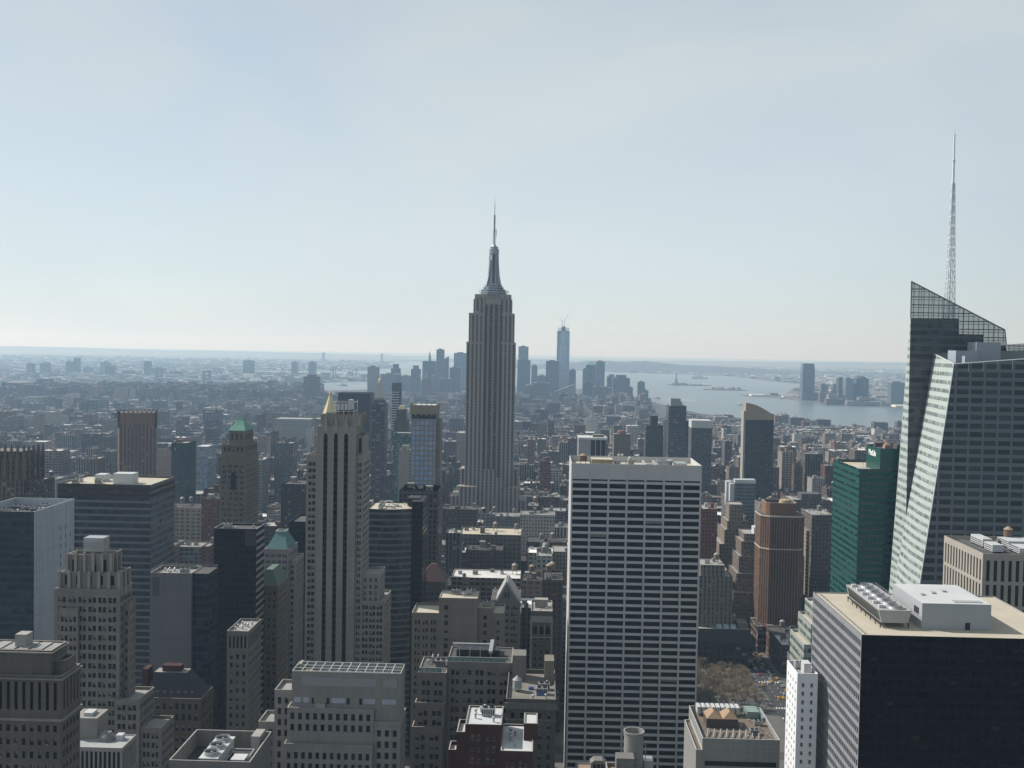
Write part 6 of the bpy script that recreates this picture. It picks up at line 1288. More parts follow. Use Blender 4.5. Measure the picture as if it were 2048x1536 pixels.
for a in (('slab_tower', 'pale windowless slab alone left of the downtown cluster', 735, 757, 734, 4700, 30, 2), ('downtown_tower', 'wide hazy grey block behind the white clock tower', 762, 800, 748, 5500, 60, 0), ('downtown_tower', 'stepped tower with a flat box top above the wide hazy block', 782, 800, 737, 5700, 40, 1, ('step', 728)),
          ('downtown_tower', 'hazy flat tower with a lower roof beside the spired tower', 822, 840, 738, 5800, 45, 1, ('step', 731)), ('downtown_tower', 'hazy stepped tower ending in a small green spire', 845, 872, 722, 5900, 50, 1, ('spire', 702)), ('downtown_tower', 'tall slim silver slab, highest left of the tallest skyscraper', 873, 888, 699, 5600, 35, 0),
          ('downtown_tower', 'dark tower with a slanted top touching the silver slab', 886, 897, 720, 6000, 40, 1, ('slant', 713)), ('downtown_tower', 'broad pale blue slab touching the tallest skyscraper', 908, 934, 706, 6200, 50, 3), ('downtown_tower', 'dark block in front of the broad pale blue slab', 899, 922, 735, 5700, 50, 1), ('downtown_tower', 'low hazy block below the spired tower', 800, 822, 752, 5900, 60, 0),
          ('municipal_tower', 'cream stone tower with a thin pointed top below the silver slab', 840, 862, 762, 5100, 40, 2, ('spire', 738)), ('twin_top_block', 'two-topped tan block below the silver slab', 844, 866, 758, 5000, 40, 4, ('step', 756)), ('downtown_tower', 'tall unfinished glass tower with a dark open top right of the tallest skyscraper', 1037, 1057, 693, 6000, 45, 3), ('downtown_tower', 'broad dark tower below the unfinished glass tower', 1035, 1061, 720, 5800, 50, 1),
          ('downtown_tower', 'slim brown grey tower on its own beside the broad dark tower', 1063, 1075, 731, 6000, 40, 0), ('downtown_tower', 'plain blue grey slab just left of the highest glass tower', 1092, 1118, 722, 5750, 45, 1), ('downtown_tower', 'dark round topped tower at the foot of the highest glass tower', 1138, 1152, 742, 5700, 40, 1, ('dome', 737)), ('downtown_tower', 'grey tower with a green pyramid roof by the waterfront', 1172, 1194, 730, 6000, 50, 1, ('pyramid', 722)),
          ('downtown_tower', 'flat topped blue tower right of the green pyramid roof', 1192, 1210, 723, 5900, 45, 3), ('downtown_tower', 'low grey tower left of the green pyramid roof', 1166, 1176, 738, 5850, 40, 0), ('downtown_tower', 'dark tower in front of the green pyramid roof', 1166, 1187, 764, 5300, 45, 1, ('step', 762)), ('downtown_tower', 'brown waterfront tower with a stepped top', 1215, 1232, 753, 5700, 60, 1, ('step', 749)),
          ('downtown_tower', 'broad waterfront block with an arched cap', 1226, 1260, 756, 5500, 60, 0, ('step', 750)), ('downtown_tower', 'brown block between the green pyramid roof and the arched cap block', 1187, 1204, 773, 5200, 40, 4), ('downtown_tower', 'second brown block below the arched cap block', 1204, 1222, 775, 5200, 40, 4), ('downtown_tower', 'slim tower with a crane at the waterfront end', 1276, 1290, 764, 5300, 35, 0),
          ('downtown_tower', 'lowest waterfront block at the water end', 1288, 1297, 781, 5300, 40, 4), ('long_lines_block', 'brown windowless block left of the plain blue grey slab', 1066, 1100, 766, 5000, 50, 4), ('sloped_white_block', 'white block with a sloping roof in front of the highest glass tower', 1112, 1150, 783, 4900, 50, 2, ('slant', 768)), ('dark_midrise', 'dark midrise at the foot of the sloping white block', 1119, 1136, 787, 4600, 40, 1),
          ('brown_slab_tower', 'lone brown tower above the dockside water', 607, 637, 753, 4300, 40, 4, ('step', 749)), ('brown_slab_tower', 'brown block with a barrel shaped top low in the waterfront row', 1050, 1068, 772, 5100, 40, 4, ('dome', 768)), ('grey_slab_block', 'low hazy slab between the slim brown grey tower and the plain slab', 1074, 1093, 752, 6100, 50, 0), ('downtown_tower', 'dark low block under the broad pale blue slab', 880, 902, 757, 5500, 60, 1), ('downtown_tower', 'grey low block beside the dark low block', 862, 882, 752, 5650, 60, 0), ('downtown_tower', 'hazy block right of the waterfront arched cap', 1258, 1266, 775, 5500, 40, 0)):
    far(*a)
# the highest glass tower, still being built
Y = 5870; xa, z = at(1115, 660, Y); xb, _ = at(1140, 660, Y); w_ = xb-xa; zt = at(1127, 662, Y)[1]
root = thing('unfinished_glass_tower', 'highest glass tower downtown with tapering facets and cranes on its open top', 'skyscraper', (xa, Y, 0), 'downtown towers beyond the low roofs')
s = w_/2; k = s*.98
b = MB(); b.box(0, w_, 0, w_, 0, 56, skip='D'); B0 = [(0, 0, 56), (w_, 0, 56), (w_, w_, 56), (0, w_, 56)]; q = .5*s; T1 = [(s+.15*s, .04*s, zt), (w_-.0, s+.1*s, zt), (s-.15*s, w_-.04*s, zt), (.04*s, s-.1*s, zt)]
for i in range(4):
    j = (i+1) % 4; b.face((B0[i], B0[j], T1[i])); b.face((B0[j], T1[j], T1[i]))
b.face(T1)
b.build('wall', facade('sky_glass', (.36, .44, .54), (.28, .38, .52), bay=3, floor=4, wf=.9, hf=.85, gloss=.12, gspec=.6), root)  # bright sky reflection put into the glass colour
b = MB()
for i in range(5): z0 = zt+i*4.2; b.box(w_*.08, w_*.92, w_*.08, w_*.92, z0, z0+.8); [b.box(x-.5, x+.5, y-.5, y+.5, z0+.8, z0+4.2) for x in np.linspace(w_*.12, w_*.88, 5) for y in np.linspace(w_*.12, w_*.88, 5)]
b.box(s-10, s+10, s-10, s+10, zt, zt+26); b.build('steel_frame', plain('raw_steel', (.1, .12, .16), .7), root)
b = MB(); b.box(-1.5, 0, w_*.1, w_*.9, 60, zt+14); b.build('hoist', M_DUCT, root)
for (x, y, lean) in ((s+4, s, 10), (s-8, s+6, -6)):
    b = MB(); b.tube((x, y, zt+20), (x, y, zt+56), 1.5, 4); b.tube((x, y, zt+54), (x+lean*2.2, y, zt+54+(44 if lean > 0 else 12)), 1.0, 4); b.tube((x, y, zt+56), (x-6, y, zt+60), .7, 4); b.build('crane', plain('crane_red', (.22, .14, .13), .6), root)

# across the river: a tall tower and its neighbours
G = 'towers on the far river bank'
h = B('riverside_tower', 'tallest blue tower on the far river bank, alone at the water', 'office tower', 1606, 1630, 735, 5700, 60, G); z2 = at(1618, 727, 5700)[1]
b = MB(); b.box(0, h.W, 0, 60, 0, h.H*.86, skip='TD'); b.loft([[(0, 0, h.H*.86), (h.W, 0, h.H*.86), (h.W, 60, h.H*.86), (0, 60, h.H*.86)], [(3, 2, z2), (h.W-3, 2, z2), (h.W-3, 58, z2), (3, 58, z2)]]); h.part('wall', b, facade('river_glass', (.09, .12, .15), (.07, .10, .13), bay=3, floor=4, wf=.8, hf=.7)); b = MB(); b.box(8, h.W-8, -.6, -.02, h.H*.86, z2-4); h.part('crown_panel', b, FARM[3]); b = MB(); b.box(h.W, h.W+26, 10, 60, 0, 40); h.part('low_wing', b, FARM[1])
for a in (('river_block', 'hazy grey block left of the dark river towers', 1643, 1656, 769, 5900, 50, 0), ('river_block', 'short pale block before the dark river towers', 1667, 1679, 769, 5900, 50, 0), ('river_block', 'dark river tower, second from the tallest blue tower', 1678, 1691, 756, 5700, 50, 1), ('river_block', 'river tower with a pale edge line', 1692, 1708, 757, 5600, 60, 3), ('river_block', 'sloping river tower behind the pale edged one', 1706, 1717, 768, 5650, 60, 1, ('slant', 766)), ('river_block', 'broad dark river tower with a rounded top', 1713, 1738, 757, 5700, 70, 1, ('dome', 752)),
          ('river_block', 'blue river block half hidden by the glass skyscraper', 1783, 1812, 765, 5300, 60, 3), ('river_block', 'low tan block at the water', 1640, 1656, 785, 5550, 40, 4), ('river_block', 'pale terraced block beside the tan one', 1657, 1674, 789, 5450, 40, 2), ('river_block', 'red brick quay block', 1653, 1690, 798, 5300, 40, 4), ('river_block', 'white low waterfront houses in a row', 1694, 1760, 803, 5250, 40, 2), ('river_block', 'white block with a crane on the far river bank', 1718, 1750, 795, 5450, 40, 2), ('river_block', 'white shed between the waterfront houses and the glass skyscraper', 1762, 1780, 805, 5230, 40, 2), ('river_block', 'small tan quay block next to the tallest blue tower', 1676, 1690, 790, 5500, 40, 4)):
    far(*a, group=G) if len(a) < 9 else far(*a, group=G)
# across the other river: hazy towers
G = 'hazy towers beyond the east river'
for i, (xa, xb, yt, m, lab) in enumerate(((53, 63, 727, 0, 'hazy slim tower nearest the frame edge'), (80, 95, 726, 0, 'hazy broad tower second from the frame edge'), (98, 125, 742, 4, 'hazy low wide brown block'), (131, 141, 723, 4, 'hazy tower with a reddish unfinished top'), (147, 155, 716, 1, 'highest hazy slim tower beyond the low roofs'), (166, 182, 736, 0, 'hazy flat block right of the highest slim one'), (200, 217, 724, 3, 'hazy broad glass tower in front of a darker one'), (210, 225, 732, 1, 'hazy dark tower overlapping a glass one'), (246, 262, 741, 0, 'hazy slanted roof block'), (288, 298, 723, 1, 'hazy dark slim tower near the suspension bridge'), (303, 328, 736, 0, 'hazy pair of joined blocks behind the bridge tower'), (340, 361, 743, 1, 'hazy dark square block between the bridge towers'), (486, 506, 721, 0, 'faint wide block on the far horizon'), (583, 594, 724, 0, 'faint small block near the far big bridge'), (617, 630, 724, 0, 'second faint small block near the far big bridge'), (255, 275, 744, 2, 'pale wide hazy block left of the slim dark one'))):
    far('hazy_tower', lab, xa, xb, yt, 7600+(i*137) % 900 if yt < 746 else 7000, 60, m, group=G)
# suspension bridges
def bridge(name, label, P, Q, deck, top, w_, tw, col, side=.45, n=24, approach=1.0):
    """towers at P and Q on plan, deck height, tower top"""
    root = thing(name, label, 'bridge', (P[0], P[1], 0)); d = Vector((Q[0]-P[0], Q[1]-P[1], 0)); ln = d.length; d.normalize(); s = Vector((-d.y, d.x, 0)); m = plain(name+'_steel', col, .6)
    for t in (0, ln):
        b = MB()
        for sg in (-1, 1):
            c = d*t+s*sg*w_/2; b.box(c.x-tw, c.x+tw, c.y-tw, c.y+tw, -3, top)
        c = d*t
        for z in (deck+4, (deck+top)/2, top-6): b.tube(tuple(c-s*w_/2+Vector((0, 0, z))), tuple(c+s*w_/2+Vector((0, 0, z))), tw*.9, 4)
        b.build('bridge_tower', m, root)
    b = MB(); a0, a1 = -ln*side*approach, ln*(1+side*approach); p, q = d*a0, d*a1
    b.loft([[tuple(p-s*w_/2+Vector((0, 0, deck-5))), tuple(q-s*w_/2+Vector((0, 0, deck-5))), tuple(q+s*w_/2+Vector((0, 0, deck-5))), tuple(p+s*w_/2+Vector((0, 0, deck-5)))], [tuple(p-s*w_/2+Vector((0, 0, deck))), tuple(q-s*w_/2+Vector((0, 0, deck))), tuple(q+s*w_/2+Vector((0, 0, deck))), tuple(p+s*w_/2+Vector((0, 0, deck)))]]); b.build('deck', m, root)
    for sg in (-1, 1):
        b = MB(); pts = []
        for i in range(n+1):
            t = -side+(1+2*side)*i/n; z = top-(top-deck-4)*(1-(2*t-1)**2) if 0 <= t <= 1 else top-(top-deck)*min(1, (abs(t-.5)-.5)/side)
            pts.append(d*(t*ln)+s*sg*w_/2+Vector((0, 0, z)))
        for a, c in zip(pts[:-1], pts[1:]): b.tube(a, c, max(.6, ln*.0009), 4)
        for v in pts[1:-1]: b.tube(v, Vector((v.x, v.y, deck)), max(.3, ln*.0003), 3)
        b.build('cable', m, root)
    return root
YV = 14600; xa = at(647, 720, YV)[0]; xb = at(767, 720, YV)[0]
bridge('long_suspension_bridge', 'faint long suspension bridge on the horizon with two tall towers', (xa, YV), (xb, YV-150), at(700, 723, YV)[1], at(647, 705, YV)[1], 30, 10, (.12, .14, .16))
p1, p2 = at(306, 760, 6250)[0], at(408, 768, 5900)[0]
bridge('steel_suspension_bridge', 'pale blue steel suspension bridge far off among the hazy towers', (p1, 6350), (p2, 5950), 42, 98, 36, 5, (.16, .21, .26))
# statue on its island
sx_, sy_ = 1020, 7900
root = thing('statue', 'small green statue with raised torch on a pale pedestal on its own island', 'statue', (sx_, sy_, 1.5))
b = MB(); b.prism([(30*math.cos(a)*(1 if i % 2 else .7), 30*math.sin(a)*(1 if i % 2 else .7)) for i, a in enumerate(np.linspace(0, 2*math.pi, 22, endpoint=False))], 0, 12); b.loft([[(-11, -11, 12), (11, -11, 12), (11, 11, 12), (-11, 11, 12)], [(-8, -8, 44), (8, -8, 44), (8, 8, 44), (-8, 8, 44)], [(-9.5, -9.5, 44.2), (9.5, -9.5, 44.2), (9.5, 9.5, 44.2), (-9.5, 9.5, 44.2)], [(-9, -9, 47), (9, -9, 47), (9, 9, 47), (-9, 9, 47)]]); b.build('pedestal', plain('pedestal_stone', (.34, .32, .28), .9), root)
b = MB(); b.lathe(0, 0, [(5.6, 47), (5.2, 56), (4.4, 66), (4.8, 73), (4.0, 78), (1.6, 80), (2.1, 82), (2.2, 84.5), (1.2, 86.5)], 12); b.tube((-3.4, 0, 77), (-5.6, -.5, 84), 1.4, 6); b.tube((-5.6, -.5, 84), (-5.2, -.6, 92), 1.1, 6); b.lathe(-5.2, -.6, [(.8, 92), (1.6, 92.6), (1.4, 93.4), (.9, 95), (.1, 96.4)], 8); b.tube((3.6, -2, 76), (4.6, -3.4, 69), 1.5, 6); b.box(3, 6, -4.6, -3.6, 66, 73)
for k in range(7): a = -1.2+k*.4; b.tube((2.0*math.sin(a), -.6, 85.2), (4.2*math.sin(a), -.8, 85.4+3*math.cos(a)), .22, 4)
b.build('figure', plain('verdigris', (.16, .30, .26), .8), root)

# ------------------------------------------------------------------ the ordinary blocks that fill the grid
rg = random.Random(2024)
PAL = [((.20, .155, .12), 'brown'), ((.27, .225, .175), 'tan'), ((.33, .30, .26), 'pale stone'), ((.20, .10, .075), 'red brick'), ((.17, .165, .16), 'grey'), ((.30, .295, .285), 'light grey'), ((.115, .095, .085), 'dark brown'), ((.48, .47, .45), 'whitewashed'), ((.25, .16, .115), 'rust brown')]
ROOFS = [((.055, .055, .055), 'black'), ((.09, .088, .085), 'tar'), ((.2, .195, .185), 'grey'), ((.34, .33, .31), 'silver'), ((.70, .70, .68), 'white')]
SPEC = []                                                               # x0,x1,y0,y1,h,colour,roof,style,seed
def hit_hero(x0, x1, y0, y1, pad=2.0): return any(x0 < b_+pad and x1 > a-pad and y0 < d+pad and y1 > c-pad for a, b_, c, d, _ in HEROES)
def inside(poly, x, y):
    r_ = False; j = len(poly)-1
    for i in range(len(poly)):
        xi, yi = poly[i]; xj, yj = poly[j]
        if (yi > y) != (yj > y) and x < (xj-xi)*(y-yi)/(yj-yi)+xi: r_ = not r_
        j = i
    return r_
def ylimit(px, Y):
    """the roofline the ordinary blocks keep below, in the place's own perspective"""
    if Y < 700: return 1250
    if Y < 1000: return 1075 if px < 900 else (1118 if Y < 900 else 1095)
    if Y < 1300: return 985 if px < 600 else (1010 if px < 930 else 1000)
    if Y < 1800: return 905 if px < 640 else (930 if px < 1480 else 895)
    if Y < 2400: return 862 if px < 640 else (868 if px < 1300 else 880)
    if Y < 3200: return 815 if px < 640 else (838 if px < 1300 else 858)
    return 764 if px < 640 else (792 if px < 1300 else 835)
PARK = (108, 168, 700, 836)
ave = AVES
k = 0
for si in range(8, 90):
    ys = si*80.0+12+SW; far_ = ys > 2600
    for row in (0, 1):
        y0 = ys+row*32+1; y1 = y0+30
        lim = .56*y1+120
        for ai in range(len(ave)-1):
            xa, xb = ave[ai]+AW/2, ave[ai+1]-AW/2
            if xb < -lim or xa > lim: continue
            x = xa
            while x < xb-5:
                wd = rg.choice((8, 12, 15, 18, 22, 26, 30, 38) if not far_ else (12, 16, 22, 28, 34, 44))
                if Y_big := (y0 < 1700 and rg.random() < .25): wd += 14
                x1 = min(x+wd, xb); x0 = x; x = x1
                if x1-x0 < 5: continue
                xm, ym = (x0+x1)/2, (y0+y1)/2
                if abs(xm) > lim: continue
                if x1 > PARK[0]-4 and x0 < PARK[1]+2 and y1 > PARK[2]-4 and y0 < PARK[3]: continue
                if not inside(MANH, xm, ym) or not inside(MANH, xm+60, ym+60): continue
                d = y1-y0-rg.choice((0, 0, 2, 5)); u = rg.random()
                if ym < 1000: hh = rg.uniform(28, 62) if u < .8 else rg.uniform(60, 85)
                elif ym < 1900: hh = rg.uniform(32, 60) if u < .80 else rg.uniform(60, 112)
                elif ym < 2900: hh = rg.uniform(18, 44) if u < .88 else rg.uniform(44, 82)
                elif ym < 4200: hh = rg.uniform(14, 27) if u < .93 else rg.uniform(30, 62)
                else: hh = rg.uniform(14, 30) if u < .86 else rg.uniform(35, 72)
                if ym < 1000 and 850 < proj(xm, y0, 60)[0] < 1140: hh = rg.uniform(42, 92)
                if xm > 500 and ym > 2400: hh = min(hh, rg.uniform(14, 30) if u < .95 else 44)
                if ym > 5200 and -1000 < xm < 520: hh = rg.uniform(35, 110)
                if ym > 4300 and xm < -900 and u < .45: hh = rg.uniform(42, 62)
                px, _ = proj(xm, y0, hh); q = ylimit(px, ym)+rg.uniform(-8, 14)
                hh = min(hh, at(min(max(px, 0), 2048), q, y0)[1])
                if hh < 9: continue
                if hit_hero(x0, x1, y0, y0+d): continue
                if 100 < xm < 330 and y0 < 905: hh = min(hh, 24); 
                if xm > 0 and xm < 210 and y0 < 690: continue
                ci = rg.choices(range(9), (20, 18, 9, 13, 14, 8, 10, 5, 8))[0]; c = PAL[ci][0]; f = rg.uniform(.55, 1.2); c = tuple(min(.7, v*f*rg.uniform(.96, 1.04)) for v in c)
                if ym > 4300 and xm < -900 and hh > 40: ci = 8; c = (.16, .10, .08)
                ri = rg.choices(range(5), (20, 23, 22, 19, 16))[0]
                SPEC.append((x0, x1, y0, y0+d, hh, c, ri, rg.randrange(4), rg.randrange(1 << 30), ci))
# which of them show, and how much
allb = [(a, b_, c, d, z) for a, b_, c, d, z, *_ in SPEC]; hb = [(a, b_, c, d, z) for a, b_, c, d, z in HEROES]
vs, fs = [], []
for (a, b_, c, d, z) in allb+hb:
    i = len(vs); vs += [(a, c, 0), (b_, c, 0), (b_, d, 0), (a, d, 0), (a, c, z), (b_, c, z), (b_, d, z), (a, d, z)]
    fs += [(i, i+1, i+5, i+4), (i+1, i+2, i+6, i+5), (i+2, i+3, i+7, i+6), (i+3, i, i+4, i+7), (i+4, i+5, i+6, i+7)]
bvh = BVHTree.FromPolygons([Vector(v) for v in vs], fs); cnt = {}
for py in range(780, 1536, 4):
    for px in range(0, 2048, 4):
        _, _, idx, _ = bvh.ray_cast(Vector((0, 0, EYE)), ray(px, py))
        if idx is not None: j = idx//5; cnt[j] = cnt.get(j, 0)+1
order = sorted((j for j in cnt if j < len(SPEC)), key=lambda j: -cnt[j]); own = set(order[:300])
WALLM = [facade('block_punched', 'attr', (.028, .028, .032), bay=3.0, floor=3.5, wf=.44, hf=.52, blind=.2), facade('block_paired', 'attr', (.028, .028, .032), bay=5.2, floor=3.7, wf=.66, hf=.55, grp=2, blind=.2),
         facade('block_piers', 'attr', (.028, .028, .032), bay=3.8, floor=3.9, wf=.6, hf=.62, sp=(.10, .09, .08), blind=.18), facade('block_wide', 'attr', (.03, .032, .038), bay=4.4, floor=3.8, wf=.74, hf=.58, blind=.15, sub=2)]
M_ROOFC = plain('roof_felt', 'attr', .95, nscale=.1, var=.4, grain=.25)
def ordinary(sp, wall, roof, extra, ox=0.0, oy=0.0, tiny=False):
    """walls, roof and rooftop boxes of one block into the given builders; returns what stands on its roof"""
    a, b_, c, d, z, col, ri, st, seed, ci = sp; r_ = random.Random(seed); a -= ox; b_ -= ox; c -= oy; d -= oy; rc = ROOFS[ri][0]; kk = r_.uniform(.75, 1.15); rc = tuple(v*kk for v in rc)
    wall.col = col; roof.col = rc; extra.col = tuple(v*r_.uniform(.6, 1.5) for v in col)
    wall.box(a, b_, c, d, 0, z, st, skip='DT')
    p = .9; t = .35; roof.face([(a+t, c+t, z-p), (b_-t, c+t, z-p), (b_-t, d-t, z-p), (a+t, d-t, z-p)])
    A = [(a, c), (b_, c), (b_, d), (a, d)]; I = [(a+t, c+t), (b_-t, c+t), (b_-t, d-t), (a+t, d-t)]
    for i in range(4): j = (i+1) % 4; roof.quad((*I[i], z), (*I[j], z), (*I[j], z-p), (*I[i], z-p)); 
    wc = wall.col
    extra.col = tuple(min(.6, v*1.3) for v in col)
    for i in range(4): j = (i+1) % 4; extra.quad((*A[i], z), (*A[j], z), (*I[j], z), (*I[i], z), 0)
    n = r_.choice((1, 2, 3) if not tiny else (1, 1, 2)); put = []
    for _ in range(n):
        bw, bd, bh = r_.uniform(2.5, 6), r_.uniform(2.5, 6), r_.uniform(2.2, 5.5)
        if b_-a < bw+2.5 or d-c < bd+2.5: continue
        x, y = r_.uniform(a+1, b_-bw-1), r_.uniform(c+1, d-bd-1)
        if any(x < q[1]+.3 and x+bw > q[0]-.3 and y < q[3]+.3 and y+bd > q[2]-.3 for q in put): continue
        put.append((x, x+bw, y, y+bd)); g = r_.uniform(.1, .5); extra.col = col if r_.random() < .5 else (g, g, g*.98)
        extra.box(x, x+bw, y, y+bd, z-p, z-p+bh, 0, skip='D')
    return put, r_
def rest_of(items, name, label, tanks=True):
    W, Rf, E = MB(), MB(), MB()
    for sp in items:
        put, r_ = ordinary(sp, W, Rf, E, tiny=sp[2] > 2600)
        if tanks and sp[2] < 2800 and r_.random() < .45 and sp[1]-sp[0] > 9:
            x, y, z = r_.uniform(sp[0]+3, sp[1]-3), r_.uniform(sp[2]+3, sp[3]-3), sp[4]-.9; g = r_.uniform(.7, 1.4); E.col = (.17*g, .125*g, .09*g)
            E.lathe(x, y, [(.5, z), (.5, z+3), (2, z+3), (1.9, z+6.6)], 7, 0); E.col = r_.choice(((.33, .24, .16), (.5, .49, .47), (.25, .24, .23))); E.lathe(x, y, [(2.1, z+6.6), (.1, z+8.2)], 7, 0)
    o = MB(); off = 0
    for b, mo in ((W, 0), (Rf, 4), (E, 4)):
        o.v += b.v; o.f += [tuple(i+off for i in f) for f in b.f]; o.m += [m+mo for m in b.m]; o.c += b.c; off += len(b.v)
    return tag(o.build(name, WALLM+[M_ROOFC]), label, None, None, 'stuff')
rest_of([s for j, s in enumerate(SPEC) if j not in own], 'low_rise_blocks', 'close packed low brick and stone blocks running to the water')
# the ones that show largest, each a thing with its own roof and equipment
LAND = []
for o in list(scene.objects):
    if o.parent is None and o.get('category') and o.type == 'EMPTY': LAND.append((o.location.x, o.location.y, o['label']))
SHORT = {'art_deco_skyscraper': 'the tallest skyscraper', 'striped_tower': 'the striped limestone tower', 'white_grid_tower': 'the white grid tower', 'ribbed_tower': 'the ribbed brown tower', 'green_pyramid_tower': 'the green pyramid', 'blue_window_tower': 'the blue window tower', 'broad_black_slab': 'the broad black slab', 'clock_tower': 'the clock tower', 'bronze_tower': 'the bronze tower', 'curved_top_tower': 'the curved top tower', 'dark_banded_tower': 'the dark banded tower', 'black_white_stripe_slab': 'the striped black slab', 'tan_ziggurat': 'the tan setback tower', 'green_office_tower': 'the green glass tower', 'teal_pier_tower': 'the teal slab', 'twin_blue_slab': 'the blue grey slab', 'gothic_crown_tower': 'the gothic crown', 'hospital_white_block': 'the stepped white block', 'flat_cream_block': 'the broad gravel roof', 'gabled_block': 'the pale gable', 'white_capped_glass_tower': 'the white capped tower', 'cream_triangle_block': 'the cream terracotta block', 'ornate_loft': 'the ornate loft', 'grey_cornice_tower': 'the grey cornice block', 'long_white_block': 'the long white block', 'ribbon_window_slab': 'the ribbon window slab', 'brown_grid_block': 'the brown grid block', 'dark_setback_block': 'the dark setback block'}
LM = []
for n_, t_ in SHORT.items():
    o = scene.objects.get(n_)
    if o: q = proj(o.location.x+12, o.location.y, 60); LM.append((q[0], o.location.y, t_, o.location.x))
used = {}
for rank, j in enumerate(order[:300]):
    sp = SPEC[j]; a, b_, c, d, z, col, ri, st, seed, ci = sp
    W, Rf, E = MB(), MB(), MB(); put, r_ = ordinary(sp, W, Rf, E, a, c)
    tank = sp[1]-sp[0] > 9 and r_.random() < .55; feat = []
    root = thing('apartment_building' if c > 2000 or ci in (3, 8) else 'loft_building', None, None, (a, c, 0))
    W.build('wall', WALLM, root); Rf.build('roof', M_ROOFC, root); E.build('coping', M_ROOFC, root)
    nt_ = 0
    if tank:
        for _ in range(r_.choice((1, 1, 2))):
            for _t in range(12):
                x, y = r_.uniform(3, b_-a-3), r_.uniform(3, d-c-3)
                if all(x+2.3 < q[0] or x-2.3 > q[1] or y+2.3 < q[2] or y-2.3 > q[3] for q in put):
                    put.append((x-2, x+2, y-2, y+2)); link('water_tank', r_.choice(TANKS), root, (x, y, z-.9)); nt_ += 1; break
    nu = 0
    for _ in range(3):
        x, y = r_.uniform(3, max(3.1, b_-a-3)), r_.uniform(2, d-c-2)
        if b_-a > 8 and all(x+2.6 < q[0] or x-2.6 > q[1] or y+2.6 < q[2] or y-2.6 > q[3] for q in put): put.append((x-2, x+2, y-2, y+2)); link('cooling_unit', ME_UNIT, root, (x, y, z-.9), r_.choice((0, math.pi/2))); nu += 1
    size = ('low' if z < 30 else 'middling' if z < 55 else 'tall') + (' narrow' if b_-a < 14 else ' broad' if b_-a > 34 else '')
    q = proj((a+b_)/2, c, z*.8); px = q[0]
    lm = min(LM, key=lambda t: abs(t[0]-px)/70+abs(math.log(t[1]/c))*3); dy = c-lm[1]
    rel = 'just in front of' if -260 < dy < -30 else 'well in front of' if dy <= -260 else 'beside' if abs(dy) <= 30 else 'close behind' if dy < 260 else 'behind' if dy < 700 else 'far beyond'
    tk = ['', ', one water tank on it', ', two water tanks on it'][nt_]
    base = f"{size} {PAL[ci][1]} block, {ROOFS[ri][1]} roof, {rel} {lm[2]}"
    cand = [base, base+tk] if tk else [base]
    near = 'nearer' if px < lm[0] else 'next'
    style = ('small single windows', 'paired windows', 'tall piers', 'wide windows')[st]
    cand += [base.replace(' block', f' block with {style}'), base.replace(' block', f' block with {style}')+(', tanks' if nt_ else ', no tank')]
    lab = next((t for t in cand if t not in used), None)
    if lab is None:
        nb_ = ('no', 'one', 'two', 'three', 'four', 'five', 'six', 'seven', 'eight')[min(8, len(put))]
        for w_ in (f', {nb_} roof boxes', f', {nb_} roof boxes, {style}', f', {round((b_-a)/max(1, z)*10)/10 < .5 and "upright" or "squat"} in shape'):
            t = base+w_
            if t not in used: lab = t; break
        if lab is None: lab = base
    while len(lab.split()) > 16: lab = lab.replace(' on it', '', 1) if ' on it' in lab else lab.replace(' roof', '', 1) if ' roof' in lab else ' '.join(lab.split()[:16])
    used[lab] = 1; tag(root, lab, 'building', 'ordinary blocks filling the street grid')

# ------------------------------------------------------------------ roofs and sheds across the rivers, far off
def scatter(name, label, poly, n, box_, seed, hrange, sizes, pale):
    r_ = random.Random(seed); b = MB(); x0, x1, y0, y1 = box_; k = 0
    while k < n:
        y = y0*(y1/y0)**r_.random(); x = r_.uniform(x0, x1)
        k += 1
        if abs(x) > .58*y+200 or not inside(poly, x, y): continue
        w_, d_ = r_.uniform(*sizes), r_.uniform(*sizes); h_ = r_.uniform(*hrange)*(2.2 if r_.random() < .05 else 1); g = r_.uniform(.07, .3)
        if r_.random() < pale: g = r_.uniform(.5, .8); w_ *= 1.6; h_ *= .8
        t = r_.uniform(.86, 1.12); b.col = (g*t, g*.97, g*(2-t)*.95); b.box(x, x+w_, y, y+d_, .1, h_, 0, skip='D')
    return tag(b.build(name, plain('distant_masonry', 'attr', .9, var=.05)), label, None, None, 'stuff')
scatter('brooklyn_roofs', 'hazy sea of low roofs beyond the east river', BROOK, 9000, (-12000, -900, 5000, 17000), 5, (6, 18), (18, 60), .12)
scatter('jersey_roofs', 'hazy low roofs and white tanks on the far shore', NJ, 4200, (-600, 9000, 5000, 18000), 6, (5, 13), (20, 80), .22)
b = MB(); r_ = random.Random(12)
for cx_, cy_, n in ((1130, 7930, 14), (1240, 7130, 26), (-820, 7750, 30)):
    for _ in range(n):
        x, y = cx_+r_.uniform(-100, 100), cy_+r_.uniform(-60, 60); g = r_.uniform(.15, .5); b.col = (g, g*.85, g*.75)
        if math.hypot(x-sx_, y-sy_) > 45: b.box(x, x+r_.uniform(8, 30), y, y+r_.uniform(8, 20), 1.6, 1.6+r_.uniform(5, 16), 0, skip='D')
tag(b.build('island_buildings', plain('distant_masonry', 'attr')), 'small brick buildings spread over the harbour islands', None, None, 'stuff')
